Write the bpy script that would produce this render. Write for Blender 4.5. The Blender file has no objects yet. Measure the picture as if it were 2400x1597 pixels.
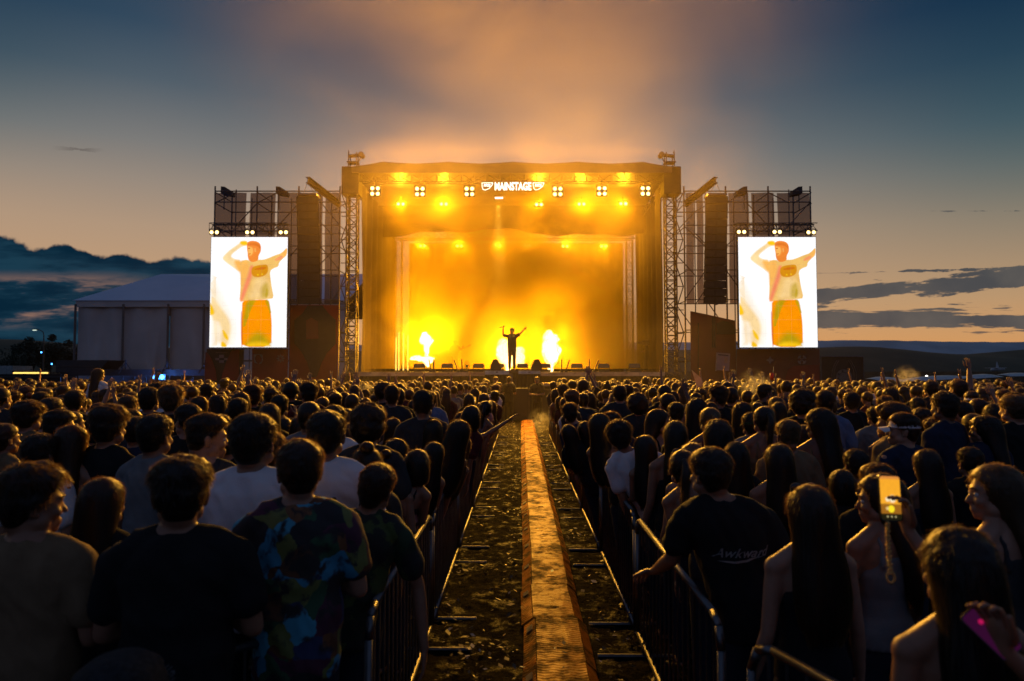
import bpy, math, random
import numpy as np
from mathutils import Vector, Matrix, noise
from mathutils.bvhtree import BVHTree
R = math.radians
random.seed(7)
sc = bpy.context.scene
COL = sc.collection

# ------------------------------------------------------------------ camera
F = 1600.0                      # focal length in pixels of the 2400 px wide photograph (24 mm lens)
TILT = R(2.487)
CAMZ = 2.05
cam = bpy.data.cameras.new('camera')
cam.lens = 24; cam.sensor_width = 36; cam.sensor_fit = 'HORIZONTAL'
cam.clip_start = 0.05; cam.clip_end = 30000
cam.dof.use_dof = True; cam.dof.focus_distance = 9.0; cam.dof.aperture_fstop = 2.2
camo = bpy.data.objects.new('camera', cam); COL.objects.link(camo)
camo.location = (0, 0, CAMZ); camo.rotation_euler = (R(90) + TILT, 0, 0)
sc.camera = camo
sc.view_settings.view_transform = 'Standard'; sc.view_settings.look = 'None'
sc.view_settings.exposure = 0; sc.view_settings.gamma = 1
sc.render.engine = 'CYCLES'
cy = sc.cycles
cy.use_denoising = True
cy.max_bounces = 5; cy.diffuse_bounces = 2; cy.glossy_bounces = 2; cy.transmission_bounces = 3
cy.volume_bounces = 0; cy.transparent_max_bounces = 8
cy.sample_clamp_indirect = 4.0; cy.sample_clamp_direct = 0
cy.volume_step_rate = 1.0; cy.volume_max_steps = 64
cy.caustics_reflective = False; cy.caustics_refractive = False

S = 2400 / 2356.0
def at(px, py, Y):
    """measured picture position (2356 px wide view of the photograph) at depth Y -> point in the world"""
    u = (px * S - 1200) / F; v = (798.5 - py * S) / F
    k = Y / (math.cos(TILT) - v * math.sin(TILT))
    return Vector((u * k, Y, CAMZ + (math.sin(TILT) + v * math.cos(TILT)) * k))

# ------------------------------------------------------------------ node helper
class NT:
    def __init__(s, tree): s.t = tree; s.n = tree.nodes; s.l = tree.links
    def new(s, kind, **kw):
        n = s.n.new(kind)
        for k, v in kw.items(): setattr(n, k, v)
        return n
    def put(s, sock, v):
        if hasattr(v, 'links'): s.l.new(v, sock)
        elif v is not None: sock.default_value = v
    def m(s, op, a, b=None, c=None, clamp=False):
        n = s.n.new('ShaderNodeMath'); n.operation = op; n.use_clamp = clamp
        s.put(n.inputs[0], a)
        if b is not None: s.put(n.inputs[1], b)
        if c is not None: s.put(n.inputs[2], c)
        return n.outputs[0]
    def ss(s, v, a, b, lo=0.0, hi=1.0, kind='SMOOTHSTEP'):
        n = s.n.new('ShaderNodeMapRange'); n.interpolation_type = kind
        s.put(n.inputs['Value'], v); s.put(n.inputs['From Min'], a); s.put(n.inputs['From Max'], b)
        n.inputs['To Min'].default_value = lo; n.inputs['To Max'].default_value = hi
        return n.outputs[0]
    def mix(s, f, a, b, kind='RGBA', blend='MIX'):
        n = s.n.new('ShaderNodeMix'); n.data_type = kind
        i = {'FLOAT': 0, 'VECTOR': 4, 'RGBA': 6}[kind]
        if kind == 'RGBA': n.blend_type = blend
        s.put(n.inputs[0], f); s.put(n.inputs[i], a); s.put(n.inputs[i + 1], b)
        return n.outputs[{'FLOAT': 0, 'VECTOR': 1, 'RGBA': 2}[kind]]
    def noise(s, vec, scale, detail=3, rough=0.5, dist=0.0):
        n = s.n.new('ShaderNodeTexNoise'); s.put(n.inputs['Vector'], vec)
        n.inputs['Scale'].default_value = scale; n.inputs['Detail'].default_value = detail
        n.inputs['Roughness'].default_value = rough; n.inputs['Distortion'].default_value = dist
        return n.outputs[0]
    def ramp(s, f, pts, interp='LINEAR'):
        n = s.n.new('ShaderNodeValToRGB'); e = n.color_ramp.elements; n.color_ramp.interpolation = interp
        while len(e) < len(pts): e.new(0.5)
        for q, (p, c) in zip(e, pts):
            q.position = p; q.color = (*c, 1) if len(c) == 3 else c
        s.put(n.inputs[0], f); return n.outputs[0]
    def xyz(s, v):
        n = s.n.new('ShaderNodeSeparateXYZ'); s.put(n.inputs[0], v); return n.outputs
    def comb(s, x, y, z):
        n = s.n.new('ShaderNodeCombineXYZ'); s.put(n.inputs[0], x); s.put(n.inputs[1], y); s.put(n.inputs[2], z); return n.outputs[0]
def lin(*c):
    """sRGB 0..255 -> linear"""
    return tuple((x / 255 / 12.92) if x <= 10 else ((x / 255 + .055) / 1.055) ** 2.4 for x in c)

# ------------------------------------------------------------------ sky: dusk, the sun just gone down behind the stage
w = bpy.data.worlds.new('World'); sc.world = w; w.use_nodes = True
t = NT(w.node_tree); t.n.clear()
d = t.new('ShaderNodeTexCoord').outputs['Generated']
x, y, z = t.xyz(d)
yp = t.m('MAXIMUM', y, 0.05)
u = t.m('DIVIDE', x, yp); v = t.m('DIVIDE', z, yp)
front = t.ss(y, -0.1, 0.35)
clear = t.ramp(t.ss(z, -0.02, 0.52, kind='LINEAR'), [
    (0.0, lin(226, 144, 70)), (0.05, lin(224, 149, 80)), (0.11, lin(212, 155, 100)), (0.20, lin(198, 156, 114)), (0.29, lin(188, 153, 120)), (0.38, lin(176, 149, 124)), (0.48, lin(152, 138, 125)),
    (0.57, lin(124, 123, 121)), (0.70, lin(82, 95, 106)), (0.81, lin(52, 74, 94)), (0.92, lin(40, 63, 86)), (1.0, lin(34, 57, 80))])
# it darkens and goes teal away from the sunset, to the right
dk = t.m('MULTIPLY', t.ss(u, 0.12, 0.78), t.ss(v, 0.03, 0.42, 0.10, 1.0))
clear = t.mix(dk, clear, t.mix(1.0, clear, (0.24, 0.47, 0.62, 1), blend='MULTIPLY'))
dl = t.m('MULTIPLY', t.ss(u, -0.5, -0.82), t.ss(v, 0.25, 0.5))
clear = t.mix(dl, clear, t.mix(1.0, clear, (0.55, 0.72, 0.80, 1), blend='MULTIPLY'))
# left cloud bank
uv = t.comb(u, v, 0.0)
n1 = t.noise(uv, 11.0, 5, 0.5); n2 = t.noise(t.comb(t.m('MULTIPLY', u, 5.0), t.m('MULTIPLY', v, 26.0), 2.0), 1.0, 5, 0.6)
n3 = t.noise(uv, 38.0, 4, 0.6)
top = t.m('ADD', t.ss(u, -0.75, -0.42, 0.192, 0.148, kind='LINEAR'), t.m('MULTIPLY', t.m('SUBTRACT', n1, 0.5), 0.085))
top = t.m('ADD', top, t.m('MULTIPLY', t.m('SUBTRACT', n3, 0.5), 0.006))
bank = t.m('MULTIPLY', t.ss(t.m('SUBTRACT', top, v), -0.002, 0.005), t.ss(u, -0.27, -0.38))
gap = t.m('MULTIPLY', t.m('MULTIPLY', t.ss(n2, 0.50, 0.64), t.ss(u, -0.50, -0.64)), t.m('MULTIPLY', t.ss(v, 0.055, 0.085), t.ss(v, 0.15, 0.12)))
bankc = t.mix(t.ss(n2, 0.4, 0.62), (*lin(8, 36, 54), 1), (*lin(26, 58, 76), 1))
bankc = t.mix(t.m('MULTIPLY', gap, 0.9), bankc, (*lin(150, 112, 94), 1))
sky = t.mix(bank, clear, bankc)
# right streaks
def streak(v0, slope, half, u0, u1, f1, f2, thr, seed):
    vv = t.m('SUBTRACT', v, t.m('ADD', v0, t.m('MULTIPLY', t.m('SUBTRACT', u, 0.55), slope)))
    prof = t.m('SUBTRACT', 1.0, t.m('DIVIDE', t.m('ABSOLUTE', vv), half))
    nn = t.noise(t.comb(t.m('MULTIPLY', u, f1), t.m('MULTIPLY', vv, f2), seed), 1.0, 5, 0.62)
    s_ = t.m('ADD', prof, t.m('MULTIPLY', t.m('SUBTRACT', nn, 0.5), 3.4))
    return t.m('MULTIPLY', t.ss(s_, thr, thr + 0.22), t.m('MULTIPLY', t.ss(u, u0, u0 + 0.06), t.ss(u, u1, u1 - 0.05)))
cl = t.m('MAXIMUM', streak(0.116, 0.11, 0.020, 0.36, 1.2, 9, 55, 0.32, 3.0), streak(0.075, 0.0, 0.020, 0.34, 1.3, 7, 75, 0.30, 9.0))
cl = t.m('MAXIMUM', cl, streak(0.145, 0.03, 0.006, 0.42, 0.9, 14, 60, 0.75, 5.0))
cl = t.m('MAXIMUM', cl, streak(0.235, 0.0, 0.004, 0.60, 0.82, 16, 60, 0.85, 12.0))
sky = t.mix(t.m('MULTIPLY', cl, 0.93), sky, t.mix(t.ss(n1, .35, .7), (*lin(58, 66, 74), 1), (*lin(84, 84, 84), 1)))
wisp = t.m('MULTIPLY', streak(0.268, -0.05, 0.006, -0.69, -0.6, 20, 60, 0.55, 21.0), 0.7)
sky = t.mix(wisp, sky, (*lin(92, 84, 80), 1))
# eastern half of the sky and the zenith: deep blue dusk
back = t.ramp(t.ss(z, 0, 1, kind='LINEAR'), [(0.0, (0.052, 0.064, 0.105)), (0.35, (0.078, 0.108, 0.20)), (1.0, (0.048, 0.074, 0.145))])
sky = t.mix(t.m('MULTIPLY', front, t.ss(z, 0.75, 0.45)), back, sky)
sky = t.mix(t.ss(z, 0.0, -0.02), sky, (0.01, 0.01, 0.012, 1))
bg = t.new('ShaderNodeBackground'); t.l.new(sky, bg.inputs[0]); bg.inputs[1].default_value = 1.0
t.l.new(bg.outputs[0], t.new('ShaderNodeOutputWorld').inputs[0])

# ------------------------------------------------------------------ materials
MATS = {}
def mat(name, col=(.5, .5, .5), rough=.6, metal=0.0, col2=None, vs=6.0, bump=0.0, bs=60.0, transl=None, emit=None, es=1.0, spec=0.5, coat=0.0, stretch=None, sheen=None):
    if name in MATS: return MATS[name]
    m = bpy.data.materials.new(name); m.use_nodes = True; MATS[name] = m
    T = NT(m.node_tree); T.n.clear()
    out = T.new('ShaderNodeOutputMaterial')
    if emit is not None:
        e = T.new('ShaderNodeEmission'); e.inputs[0].default_value = (*emit, 1); e.inputs[1].default_value = es
        T.l.new(e.outputs[0], out.inputs[0]); return m
    b = T.new('ShaderNodeBsdfPrincipled')
    co = T.new('ShaderNodeTexCoord').outputs['Object']
    if stretch:
        mp = T.new('ShaderNodeMapping'); mp.inputs['Scale'].default_value = stretch; T.l.new(co, mp.inputs[0]); co = mp.outputs[0]
    c2 = col2 or tuple(c * .72 for c in col)
    T.l.new(T.mix(T.ss(T.noise(co, vs, 4), .35, .65), (*col, 1), (*c2, 1)), b.inputs['Base Color'])
    b.inputs['Roughness'].default_value = rough; b.inputs['Metallic'].default_value = metal
    b.inputs['Specular IOR Level'].default_value = spec; b.inputs['Coat Weight'].default_value = coat
    if sheen: b.inputs['Sheen Weight'].default_value = sheen[1]; b.inputs['Sheen Tint'].default_value = (*sheen[0], 1); b.inputs['Sheen Roughness'].default_value = .35
    if bump:
        bp = T.new('ShaderNodeBump'); bp.inputs['Strength'].default_value = bump; bp.inputs['Distance'].default_value = .02
        T.l.new(T.noise(co, bs, 3), bp.inputs['Height']); T.l.new(bp.outputs[0], b.inputs['Normal'])
    sh = b.outputs[0]
    if transl:
        tr = T.new('ShaderNodeBsdfTranslucent'); tr.inputs[0].default_value = (*transl[0], 1)
        mx = T.new('ShaderNodeMixShader'); mx.inputs[0].default_value = transl[1]
        T.l.new(sh, mx.inputs[1]); T.l.new(tr.outputs[0], mx.inputs[2]); sh = mx.outputs[0]
    T.l.new(sh, out.inputs[0]); return m
steel = mat('galvanised steel', (.15, .15, .155), .45, 1.0, bump=.1)
alu = mat('truss aluminium', (.11, .10, .09), .5, .8)
scaf = mat('scaffold steel', (.14, .13, .13), .5, .8)
black = mat('black paint', (.012, .012, .013), .55)
blackcloth = mat('black stage cloth', (.010, .009, .008), .9, bump=.3, bs=4, stretch=(3, 3, .2))

# ------------------------------------------------------------------ mesh builder
class MB:
    def __init__(s): s.v = []; s.f = []; s.m = []
    def add(s, vs, fs, mi=0):
        o = len(s.v); s.v += [tuple(p) for p in vs]; s.f += [tuple(i + o for i in f) for f in fs]; s.m += [mi] * len(fs); return s
    def box(s, c, size, rot=None, mi=0):
        a, b, e = (q / 2 for q in size)
        vs = [Vector((i * a, j * b, k * e)) for k in (-1, 1) for j in (-1, 1) for i in (-1, 1)]
        if rot is not None: vs = [rot @ p for p in vs]
        c = Vector(c)
        return s.add([p + c for p in vs], [(0, 2, 3, 1), (4, 5, 7, 6), (0, 1, 5, 4), (2, 6, 7, 3), (0, 4, 6, 2), (1, 3, 7, 5)], mi)
    def bar(s, p0, p1, r, n=6, r2=None, mi=0):
        p0 = Vector(p0); p1 = Vector(p1); q = (p1 - p0).to_track_quat('Z', 'Y').to_matrix(); r2 = r if r2 is None else r2
        vs = [p + q @ Vector((math.cos(a) * rr, math.sin(a) * rr, 0)) for p, rr in ((p0, r), (p1, r2)) for a in [2 * math.pi * i / n for i in range(n)]]
        fs = [(i, (i + 1) % n, n + (i + 1) % n, n + i) for i in range(n)] + [tuple(range(n - 1, -1, -1)), tuple(range(n, 2 * n))]
        return s.add(vs, fs, mi)
    def ell(s, c, r, rot=None, nu=14, nv=9, mi=0):
        c = Vector(c); vs = [(0, 0, -1)]; fs = []
        for j in range(1, nv):
            a = -math.pi / 2 + math.pi * j / nv
            vs += [(math.cos(a) * math.cos(2 * math.pi * i / nu), math.cos(a) * math.sin(2 * math.pi * i / nu), math.sin(a)) for i in range(nu)]
        vs.append((0, 0, 1)); T_ = len(vs) - 1
        vs = [Vector((p[0] * r[0], p[1] * r[1], p[2] * r[2])) for p in vs]
        if rot is not None: vs = [rot @ p for p in vs]
        for i in range(nu):
            k = (i + 1) % nu
            fs.append((0, 1 + k, 1 + i)); fs.append((T_, T_ - nu + i, T_ - nu + k))
            for j in range(nv - 2): fs.append((1 + j * nu + i, 1 + j * nu + k, 1 + (j + 1) * nu + k, 1 + (j + 1) * nu + i))
        return s.add([p + c for p in vs], fs, mi)
    def chain(s, pts, rad, n=10, mi=0):
        """tapered limb through pts with rounded ends"""
        pts = [Vector(p) for p in pts]; rings = []
        d0 = (pts[1] - pts[0]).normalized(); d1 = (pts[-1] - pts[-2]).normalized()
        path = [(pts[0] - d0 * rad[0] * .9, rad[0] * .35), (pts[0] - d0 * rad[0] * .55, rad[0] * .8)]
        path += list(zip(pts, rad)) + [(pts[-1] + d1 * rad[-1] * .55, rad[-1] * .8), (pts[-1] + d1 * rad[-1] * .9, rad[-1] * .35)]
        up = Vector((0.13, 0.9, 0.21)); vs = []
        for i, (p, r) in enumerate(path):
            a = path[max(i - 1, 0)][0]; b = path[min(i + 1, len(path) - 1)][0]
            dd = (b - a).normalized(); e1 = dd.cross(up)
            if e1.length < .2: e1 = dd.cross(Vector((1, 0, 0)))
            e1.normalize(); e2 = dd.cross(e1)
            vs += [p + (e1 * math.cos(2 * math.pi * k / n) + e2 * math.sin(2 * math.pi * k / n)) * r for k in range(n)]
        L = len(path)
        fs = [(j * n + k, j * n + (k + 1) % n, (j + 1) * n + (k + 1) % n, (j + 1) * n + k) for j in range(L - 1) for k in range(n)]
        fs += [tuple(range(n - 1, -1, -1)), tuple(range((L - 1) * n, L * n))]
        return s.add(vs, fs, mi)
    def rings(s, rs, n=20, mi=0, sq=1.0):
        """loft of horizontal ellipses (z, rx, ry, yc[, xc])"""
        vs = []
        for q in rs:
            z_, rx, ry, yc = q[:4]; xc = q[4] if len(q) > 4 else 0
            for k in range(n):
                a = 2 * math.pi * k / n; ca = math.cos(a); sa = math.sin(a)
                vs.append((xc + rx * math.copysign(abs(ca) ** sq, ca), yc + ry * math.copysign(abs(sa) ** sq, sa), z_))
        L = len(rs); fl = rs[-1][0] > rs[0][0]
        fs = [(j * n + k, j * n + (k + 1) % n, (j + 1) * n + (k + 1) % n, (j + 1) * n + k) for j in range(L - 1) for k in range(n)]
        fs += [tuple(range(n - 1, -1, -1)), tuple(range((L - 1) * n, L * n))]
        if not fl: fs = [f[::-1] for f in fs]
        return s.add(vs, fs, mi)
    def sheet(s, fn, nu, nv, mi=0):
        vs = [fn(i / nu, j / nv) for j in range(nv + 1) for i in range(nu + 1)]
        return s.add(vs, [(j * (nu + 1) + i, j * (nu + 1) + i + 1, (j + 1) * (nu + 1) + i + 1, (j + 1) * (nu + 1) + i) for j in range(nv) for i in range(nu)], mi)
    def poly(s, pts, thick, mi=0):
        """flat outline in the XZ plane (list of points, counter-clockwise from the front), given a thickness towards +Y"""
        n = len(pts); vs = [Vector(p) for p in pts] + [Vector(p) + Vector((0, thick, 0)) for p in pts]
        return s.add(vs, [tuple(range(n)), tuple(range(2 * n - 1, n - 1, -1))] + [(i, n + i, n + (i + 1) % n, (i + 1) % n) for i in range(n)], mi)
    def truss(s, p0, p1, w_, h_, n, r, axis=None, mi=0, lace=.6):
        """box truss: four chords and zigzag lacing"""
        p0 = Vector(p0); p1 = Vector(p1); dd = (p1 - p0).normalized()
        a = Vector(axis) if axis else (Vector((0, 1, 0)) if abs(dd.y) < .9 else Vector((1, 0, 0)))
        b = dd.cross(a).normalized()
        cs = [a * (w_ / 2 * i) + b * (h_ / 2 * j) for i, j in ((-1, -1), (1, -1), (1, 1), (-1, 1))]
        for c in cs: s.bar(p0 + c, p1 + c, r, 6, mi=mi)
        for k in range(n):
            q0 = p0.lerp(p1, k / n); q1 = p0.lerp(p1, (k + 1) / n)
            for i in range(4):
                c, e = cs[i], cs[(i + 1) % 4]
                if (k + i) % 2: c, e = e, c
                s.bar(q0 + c, q1 + e, r * lace, 4, mi=mi)
                s.bar(q0 + cs[i], q0 + cs[(i + 1) % 4], r * lace, 4, mi=mi)
        return s
    def mesh(s, name, smooth=False):
        me = bpy.data.meshes.new(name); me.from_pydata(s.v, [], s.f)
        if any(s.m): me.polygons.foreach_set('material_index', s.m)
        if smooth: me.polygons.foreach_set('use_smooth', [True] * len(s.f))
        me.update(); return me
def link(name, me, mats, parent=None, smooth=None):
    o = bpy.data.objects.new(name, me); COL.objects.link(o)
    mats = mats if isinstance(mats, (list, tuple)) else [mats]
    if len(me.materials) == 0:
        for m in mats: me.materials.append(m)
    if parent is not None:
        o.parent = parent; o.location = -Vector(parent.location)
    return o
def obj(name, mb, mats, parent=None, smooth=False): return link(name, mb.mesh(name, smooth), mats, parent)
def tag(o, label=None, cat=None, group=None, kind=None):
    if label: o['label'] = label
    if cat: o['category'] = cat
    if group: o['group'] = group
    if kind: o['kind'] = kind
    return o
def empty(name, loc, label, cat, group=None):
    o = bpy.data.objects.new(name, None); COL.objects.link(o); o.location = loc; o.empty_display_size = .2
    return tag(o, label, cat, group)
def textmesh(s, size, bold=.0, shear=0.0, extr=.01, align='CENTER'):
    c = bpy.data.curves.new('lettering', 'FONT'); c.body = s; c.size = size; c.align_x = align; c.align_y = 'CENTER'
    c.offset = bold; c.shear = shear; c.extrude = extr; c.resolution_u = 3
    o = bpy.data.objects.new('lettering', c); COL.objects.link(o)
    me = bpy.data.meshes.new_from_object(o.evaluated_get(bpy.context.evaluated_depsgraph_get()))
    bpy.data.objects.remove(o); bpy.data.curves.remove(c); me.name = 'lettering'
    return me
ORANGE = (1.0, .41, .012)
def lamp(kind, name, loc, power, col=ORANGE, radius=.1, target=None, angle=120, blend=.6):
    l = bpy.data.lights.new(name, kind); l.energy = power; l.color = col; l.shadow_soft_size = radius
    o = bpy.data.objects.new(name, l); COL.objects.link(o); o.location = loc
    if kind == 'SPOT':
        l.spot_size = R(angle); l.spot_blend = blend
    if target is not None:
        o.rotation_euler = (Vector(target) - Vector(loc)).to_track_quat('-Z', 'Y').to_euler()
    return o
# ------------------------------------------------------------------ ground, hills
def ground_mat(name, near):
    m = bpy.data.materials.new(name); m.use_nodes = True; T = NT(m.node_tree); b = T.n['Principled BSDF']; b.inputs['Specular IOR Level'].default_value = .04
    co = T.new('ShaderNodeTexCoord').outputs['Object']
    a = T.noise(co, 1.3, 5, .6); f = T.noise(co, 26, 5, .65); g = T.noise(co, 90, 3, .6)
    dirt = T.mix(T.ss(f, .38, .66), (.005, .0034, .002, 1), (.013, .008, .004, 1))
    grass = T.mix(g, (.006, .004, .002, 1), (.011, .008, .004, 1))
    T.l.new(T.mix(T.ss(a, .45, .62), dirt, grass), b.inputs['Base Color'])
    wet = T.ss(T.noise(co, 5.2, 5, .7), .52, .62)
    T.l.new(T.mix(wet, (1.0,) * 3 + (1,), (.45,) * 3 + (1,)), b.inputs['Roughness'])
    bp = T.new('ShaderNodeBump'); bp.inputs['Strength'].default_value = .9 if near else .6; bp.inputs['Distance'].default_value = .03
    T.l.new(T.m('ADD', f, T.m('MULTIPLY', g, .5)), bp.inputs['Height']); T.l.new(bp.outputs[0], b.inputs['Normal'])
    return m
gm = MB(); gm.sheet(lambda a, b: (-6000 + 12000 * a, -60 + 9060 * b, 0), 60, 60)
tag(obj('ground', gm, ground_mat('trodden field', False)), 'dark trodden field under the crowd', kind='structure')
AX = lambda y_: .0125 * y_            # the aisle runs slightly to the right
def aisle_pt(a, b):
    yy = 2.2 + 26.0 * b ** 1.5; xx = -1.0 + 2.35 * a
    p = Vector((xx * 3.1, yy * 3.1, 0))
    h = .022 * noise.noise(p) + .016 * noise.noise(p * 2.9) + .012 * noise.noise(p * 7.3) + .008 * abs(noise.noise(p * 15))
    e = min(1, min(a, 1 - a) * 8); e *= min(1, max(.0, abs(xx - .29) - .22) * 8)
    return (xx + AX(yy), yy, .02 + max(-.012, h) * e)
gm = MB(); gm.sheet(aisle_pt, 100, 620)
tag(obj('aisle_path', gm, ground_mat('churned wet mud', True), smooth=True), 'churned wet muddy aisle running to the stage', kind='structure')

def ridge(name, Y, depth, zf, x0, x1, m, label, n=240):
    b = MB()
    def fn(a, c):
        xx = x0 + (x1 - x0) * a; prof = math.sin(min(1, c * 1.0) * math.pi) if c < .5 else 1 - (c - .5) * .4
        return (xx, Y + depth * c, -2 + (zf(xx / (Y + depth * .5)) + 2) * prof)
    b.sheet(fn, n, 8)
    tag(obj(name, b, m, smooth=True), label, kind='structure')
def hz(pts, amp, fr, sd):
    """height profile from tan(azimuth) -> elevation, with small bumps"""
    xs = [p[0] for p in pts]; ys = [p[1] for p in pts]
    return lambda u_: float(np.interp(u_, xs, ys)) + amp * (noise.noise((u_ * fr, sd, 0)) + .5 * noise.noise((u_ * fr * 2.7, sd, 3)))
nearp = hz([(-1.2, .042), (-.76, .046), (-.72, .045), (-.6, .035), (-.3, .028), (.3, .03), (.43, .0325), (.51, .035), (.60, .025), (.68, .0215), (.76, .031), (1.2, .04)], .0010, 14, 1)
farp = hz([(-1.2, .03), (-.5, .035), (.4, .0425), (.51, .0445), (.62, .0425), (.78, .041), (1.2, .045)], .0011, 26, 8)
ridge('hills', 900, 500, lambda u_: nearp(u_) * 1150 + 2, -1500, 1500, mat('wooded hillside', (.05, .042, .016), .95, col2=(.07, .055, .022), vs=.02), 'dark wooded hills beyond the field')
ridge('mountains', 5200, 1500, lambda u_: farp(u_) * 5950, -7500, 7500, mat('hazed mountain', (.42, .46, .47), .95, vs=.002), 'pale blue mountain range on the horizon', 400)  # far haze is put into the base colour, pale and bluish

# ------------------------------------------------------------------ the stage
DECK = 1.96
stage = empty('concert_stage', (0, 34, 0), 'wide open-air concert stage with roof canopy, truss towers and dark curtains', 'stage')
fx = lambda px, Y: at(px, 860, Y).x
fz = lambda py, Y: at(1178, py, Y).z
XL, XR = fx(799, 34), fx(1556, 34)
deckm = mat('stage plywood', (.05, .045, .04), .5, vs=2)
edgem = mat('pale deck edge', (.42, .36, .28), .5, col2=(.25, .2, .16), vs=1.5)
b = MB(); b.box((0, 39.5, DECK - .06), (XR - XL, 12.6, .12)); obj('deck', b, deckm, stage)
for x0, x1, yy, zz, hh in ((fx(822, 33.1), -1.2, 33.15, DECK - .1, .19), (1.2, fx(1530, 33.1), 33.15, DECK - .1, .19)):
    b = MB()
    n = 5
    for i in range(n):
        a0 = x0 + (x1 - x0) * i / n; a1 = x0 + (x1 - x0) * (i + 1) / n
        b.box(((a0 + a1) / 2, yy, zz), (a1 - a0 - .015, .06, hh)); b.box(((a0 + a1) / 2, yy - .034, zz + .05), (.12, .01, .025), mi=1)
    obj('deck_edge', b, [edgem, black], stage)
b = MB(); b.sheet(lambda a, c: (XL + (XR - XL) * a, 33.25 + .05 * math.sin(a * 150), .02 + (DECK - .22) * c), 260, 1); obj('stage_skirt', b, blackcloth, stage)
b = MB()
for x0, x1 in ((XL + .6, -1.3), (1.35, XR - .3)): b.box(((x0 + x1) / 2, 31.6, fz(885, 31.6)), (x1 - x0, .7, .14)); b.box(((x0 + x1) / 2, 31.6, fz(885, 31.6) / 2 - .1), (x1 - x0 - .05, .6, fz(885, 31.6) - .3), mi=1)
obj('pit_step', b, [edgem, black], stage)
# roof
zr = fz(386, 33.6)
peaks = [fx(p, 33.6) for p in (880, 1030, 1180, 1330, 1484)]
vinyl = mat('grey roof vinyl', (.05, .044, .04), .45, vs=.8, bump=.1, bs=3, transl=((.2, .17, .13), .15))
def roof(a, c):
    xx = XL + .25 + (XR - XL - .5) * a; yy = 33.4 + 12.8 * c
    sag = min(abs(xx - p) for p in peaks) / 1.6
    up = fz(375, 33.6) - zr
    edge = min(1, min(a, 1 - a) * 11)
    return (xx, yy, zr + edge * up * (1 - .42 * min(1, sag) ** .7) + .25 * math.sin(c * math.pi) - c * .5)
b = MB(); b.sheet(roof, 120, 14)
b.sheet(lambda a, c: (roof(a, 0)[0], 33.4, zr - .32 + (roof(a, 0)[2] - zr + .32) * c), 120, 2)
b.sheet(lambda a, c: (roof(a, 1)[0], 33.4 + 12.8 * c, zr - .3), 6, 6)
obj('roof_canopy', b, vinyl, stage, smooth=True)
b = MB(); b.truss((XL, 34, zr - .45), (XR, 34, zr - .45), .4, .4, 26, .025); obj('front_truss', b, alu, stage)
b = MB(); b.truss((fx(905, 43.5), 43.5, fz(540, 43.5)), (fx(1462, 43.5), 43.5, fz(540, 43.5)), .6, .62, 18, .035); obj('rear_truss', b, alu, stage)
for xs in (XL + .25, XR - .25):
    b = MB(); b.truss((xs, 34.4, zr - .65), (xs, 46, zr - .95), .4, .4, 18, .025, axis=(1, 0, 0)); obj('side_truss', b, alu, stage)
for px in (808, 1545):
    xs = fx(px, 34)
    tw = MB(); tw.truss((xs, 34, .1), (xs, 34, fz(395, 34)), .5, .5, 26, .04, axis=(0, 1, 0)); tw.box((xs, 34, .06), (1.3, 1.3, .1))
    for zz in (2.75, 3.0, 3.4): tw.box((xs, 33.72, zz), (.62, .06, .05))
    tw = obj('roof_tower', tw, alu, stage)
    h = MB(); sg = -1 if px < 1000 else 1
    hz0, hz1 = fz(398, 34), fz(353, 34)
    for i in (-1, 1):
        for j in (-1, 1): h.bar((xs + i * .2, 34 + j * .2, hz0), (xs + i * .2, 34 + j * .2, hz1), .03)
    h.box((xs, 34, hz0 + .5), (.55, .5, .06)); h.box((xs - sg * .1, 34, hz1 - .12), (.7, .3, .08), Matrix.Rotation(.12 * sg, 3, 'Y')); h.bar((xs - sg * .42, 33.8, hz1 - .1), (xs - sg * .42, 34.2, hz1 - .1), .13, 12)
    h.bar((xs - sg * .42, 34, hz1 - .1), (xs - sg * .2, 34, hz0 + .4), .025); h.bar((xs + sg * .2, 34, hz1), (xs + sg * .25, 34, hz1 + .16), .02)
    h = obj('winch_head', h, scaf, None); h.parent = tw; h.location = (0, 0, 0)
    sl = MB(); sl.box((xs + sg * .05, 34, fz(420, 34)), (.85, .85, fz(388, 34) - fz(450, 34))); sl = obj('tower_sleeve', sl, mat('dark tower cover', (.022, .018, .014), .8), None); sl.parent = tw
for px in (916, 1450):
    b = MB(); b.truss((fx(px, 43.6), 43.6, DECK), (fx(px, 43.6), 43.6, fz(555, 43.6)), .4, .4, 18, .03, axis=(0, 1, 0)); obj('rear_leg', b, alu, stage)
sidem = mat('dark side drape', (.026, .016, .010), .9, bump=.3, bs=3, stretch=(2, 2, .2))
for xa, xb in ((XL + .55, fx(905, 44)), (XR - .55, fx(1464, 44))):
    b = MB(); b.sheet(lambda a, c: (xa + (xb - xa) * a + .10 * math.sin(a * 40 + .5 * math.sin(c * 5)), 34.6 + 9.4 * a, DECK + (zr - .6 - DECK) * c), 90, 10); obj('side_curtain', b, sidem, stage, smooth=True)
def back(a, c):
    return (fx(940, 44.6) + (fx(1435, 44.6) - fx(940, 44.6)) * a, 44.6 + .07 * math.sin(a * 130 + math.sin(c * 4)), DECK + (fz(560, 44.6) - DECK) * c)
b = MB(); b.sheet(back, 220, 8); obj('back_curtain', b, mat('rear drape', (.03, .02, .012), .9), stage, smooth=True)
def head(a, c):
    xx = fx(835, 40) + (fx(1525, 40) - fx(835, 40)) * a
    bot = fz(536 + 7 * math.sin(a * 9 + 1) + 4 * math.sin(a * 23), 40)
    return (xx, 40 + .15 * math.sin(a * 60) * (1 - c), bot + (zr - .35 - bot) * c)
b = MB(); b.sheet(head, 140, 8); obj('header_cloth', b, mat('header drape', (.03, .02, .012), .9), stage, smooth=True)
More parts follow.
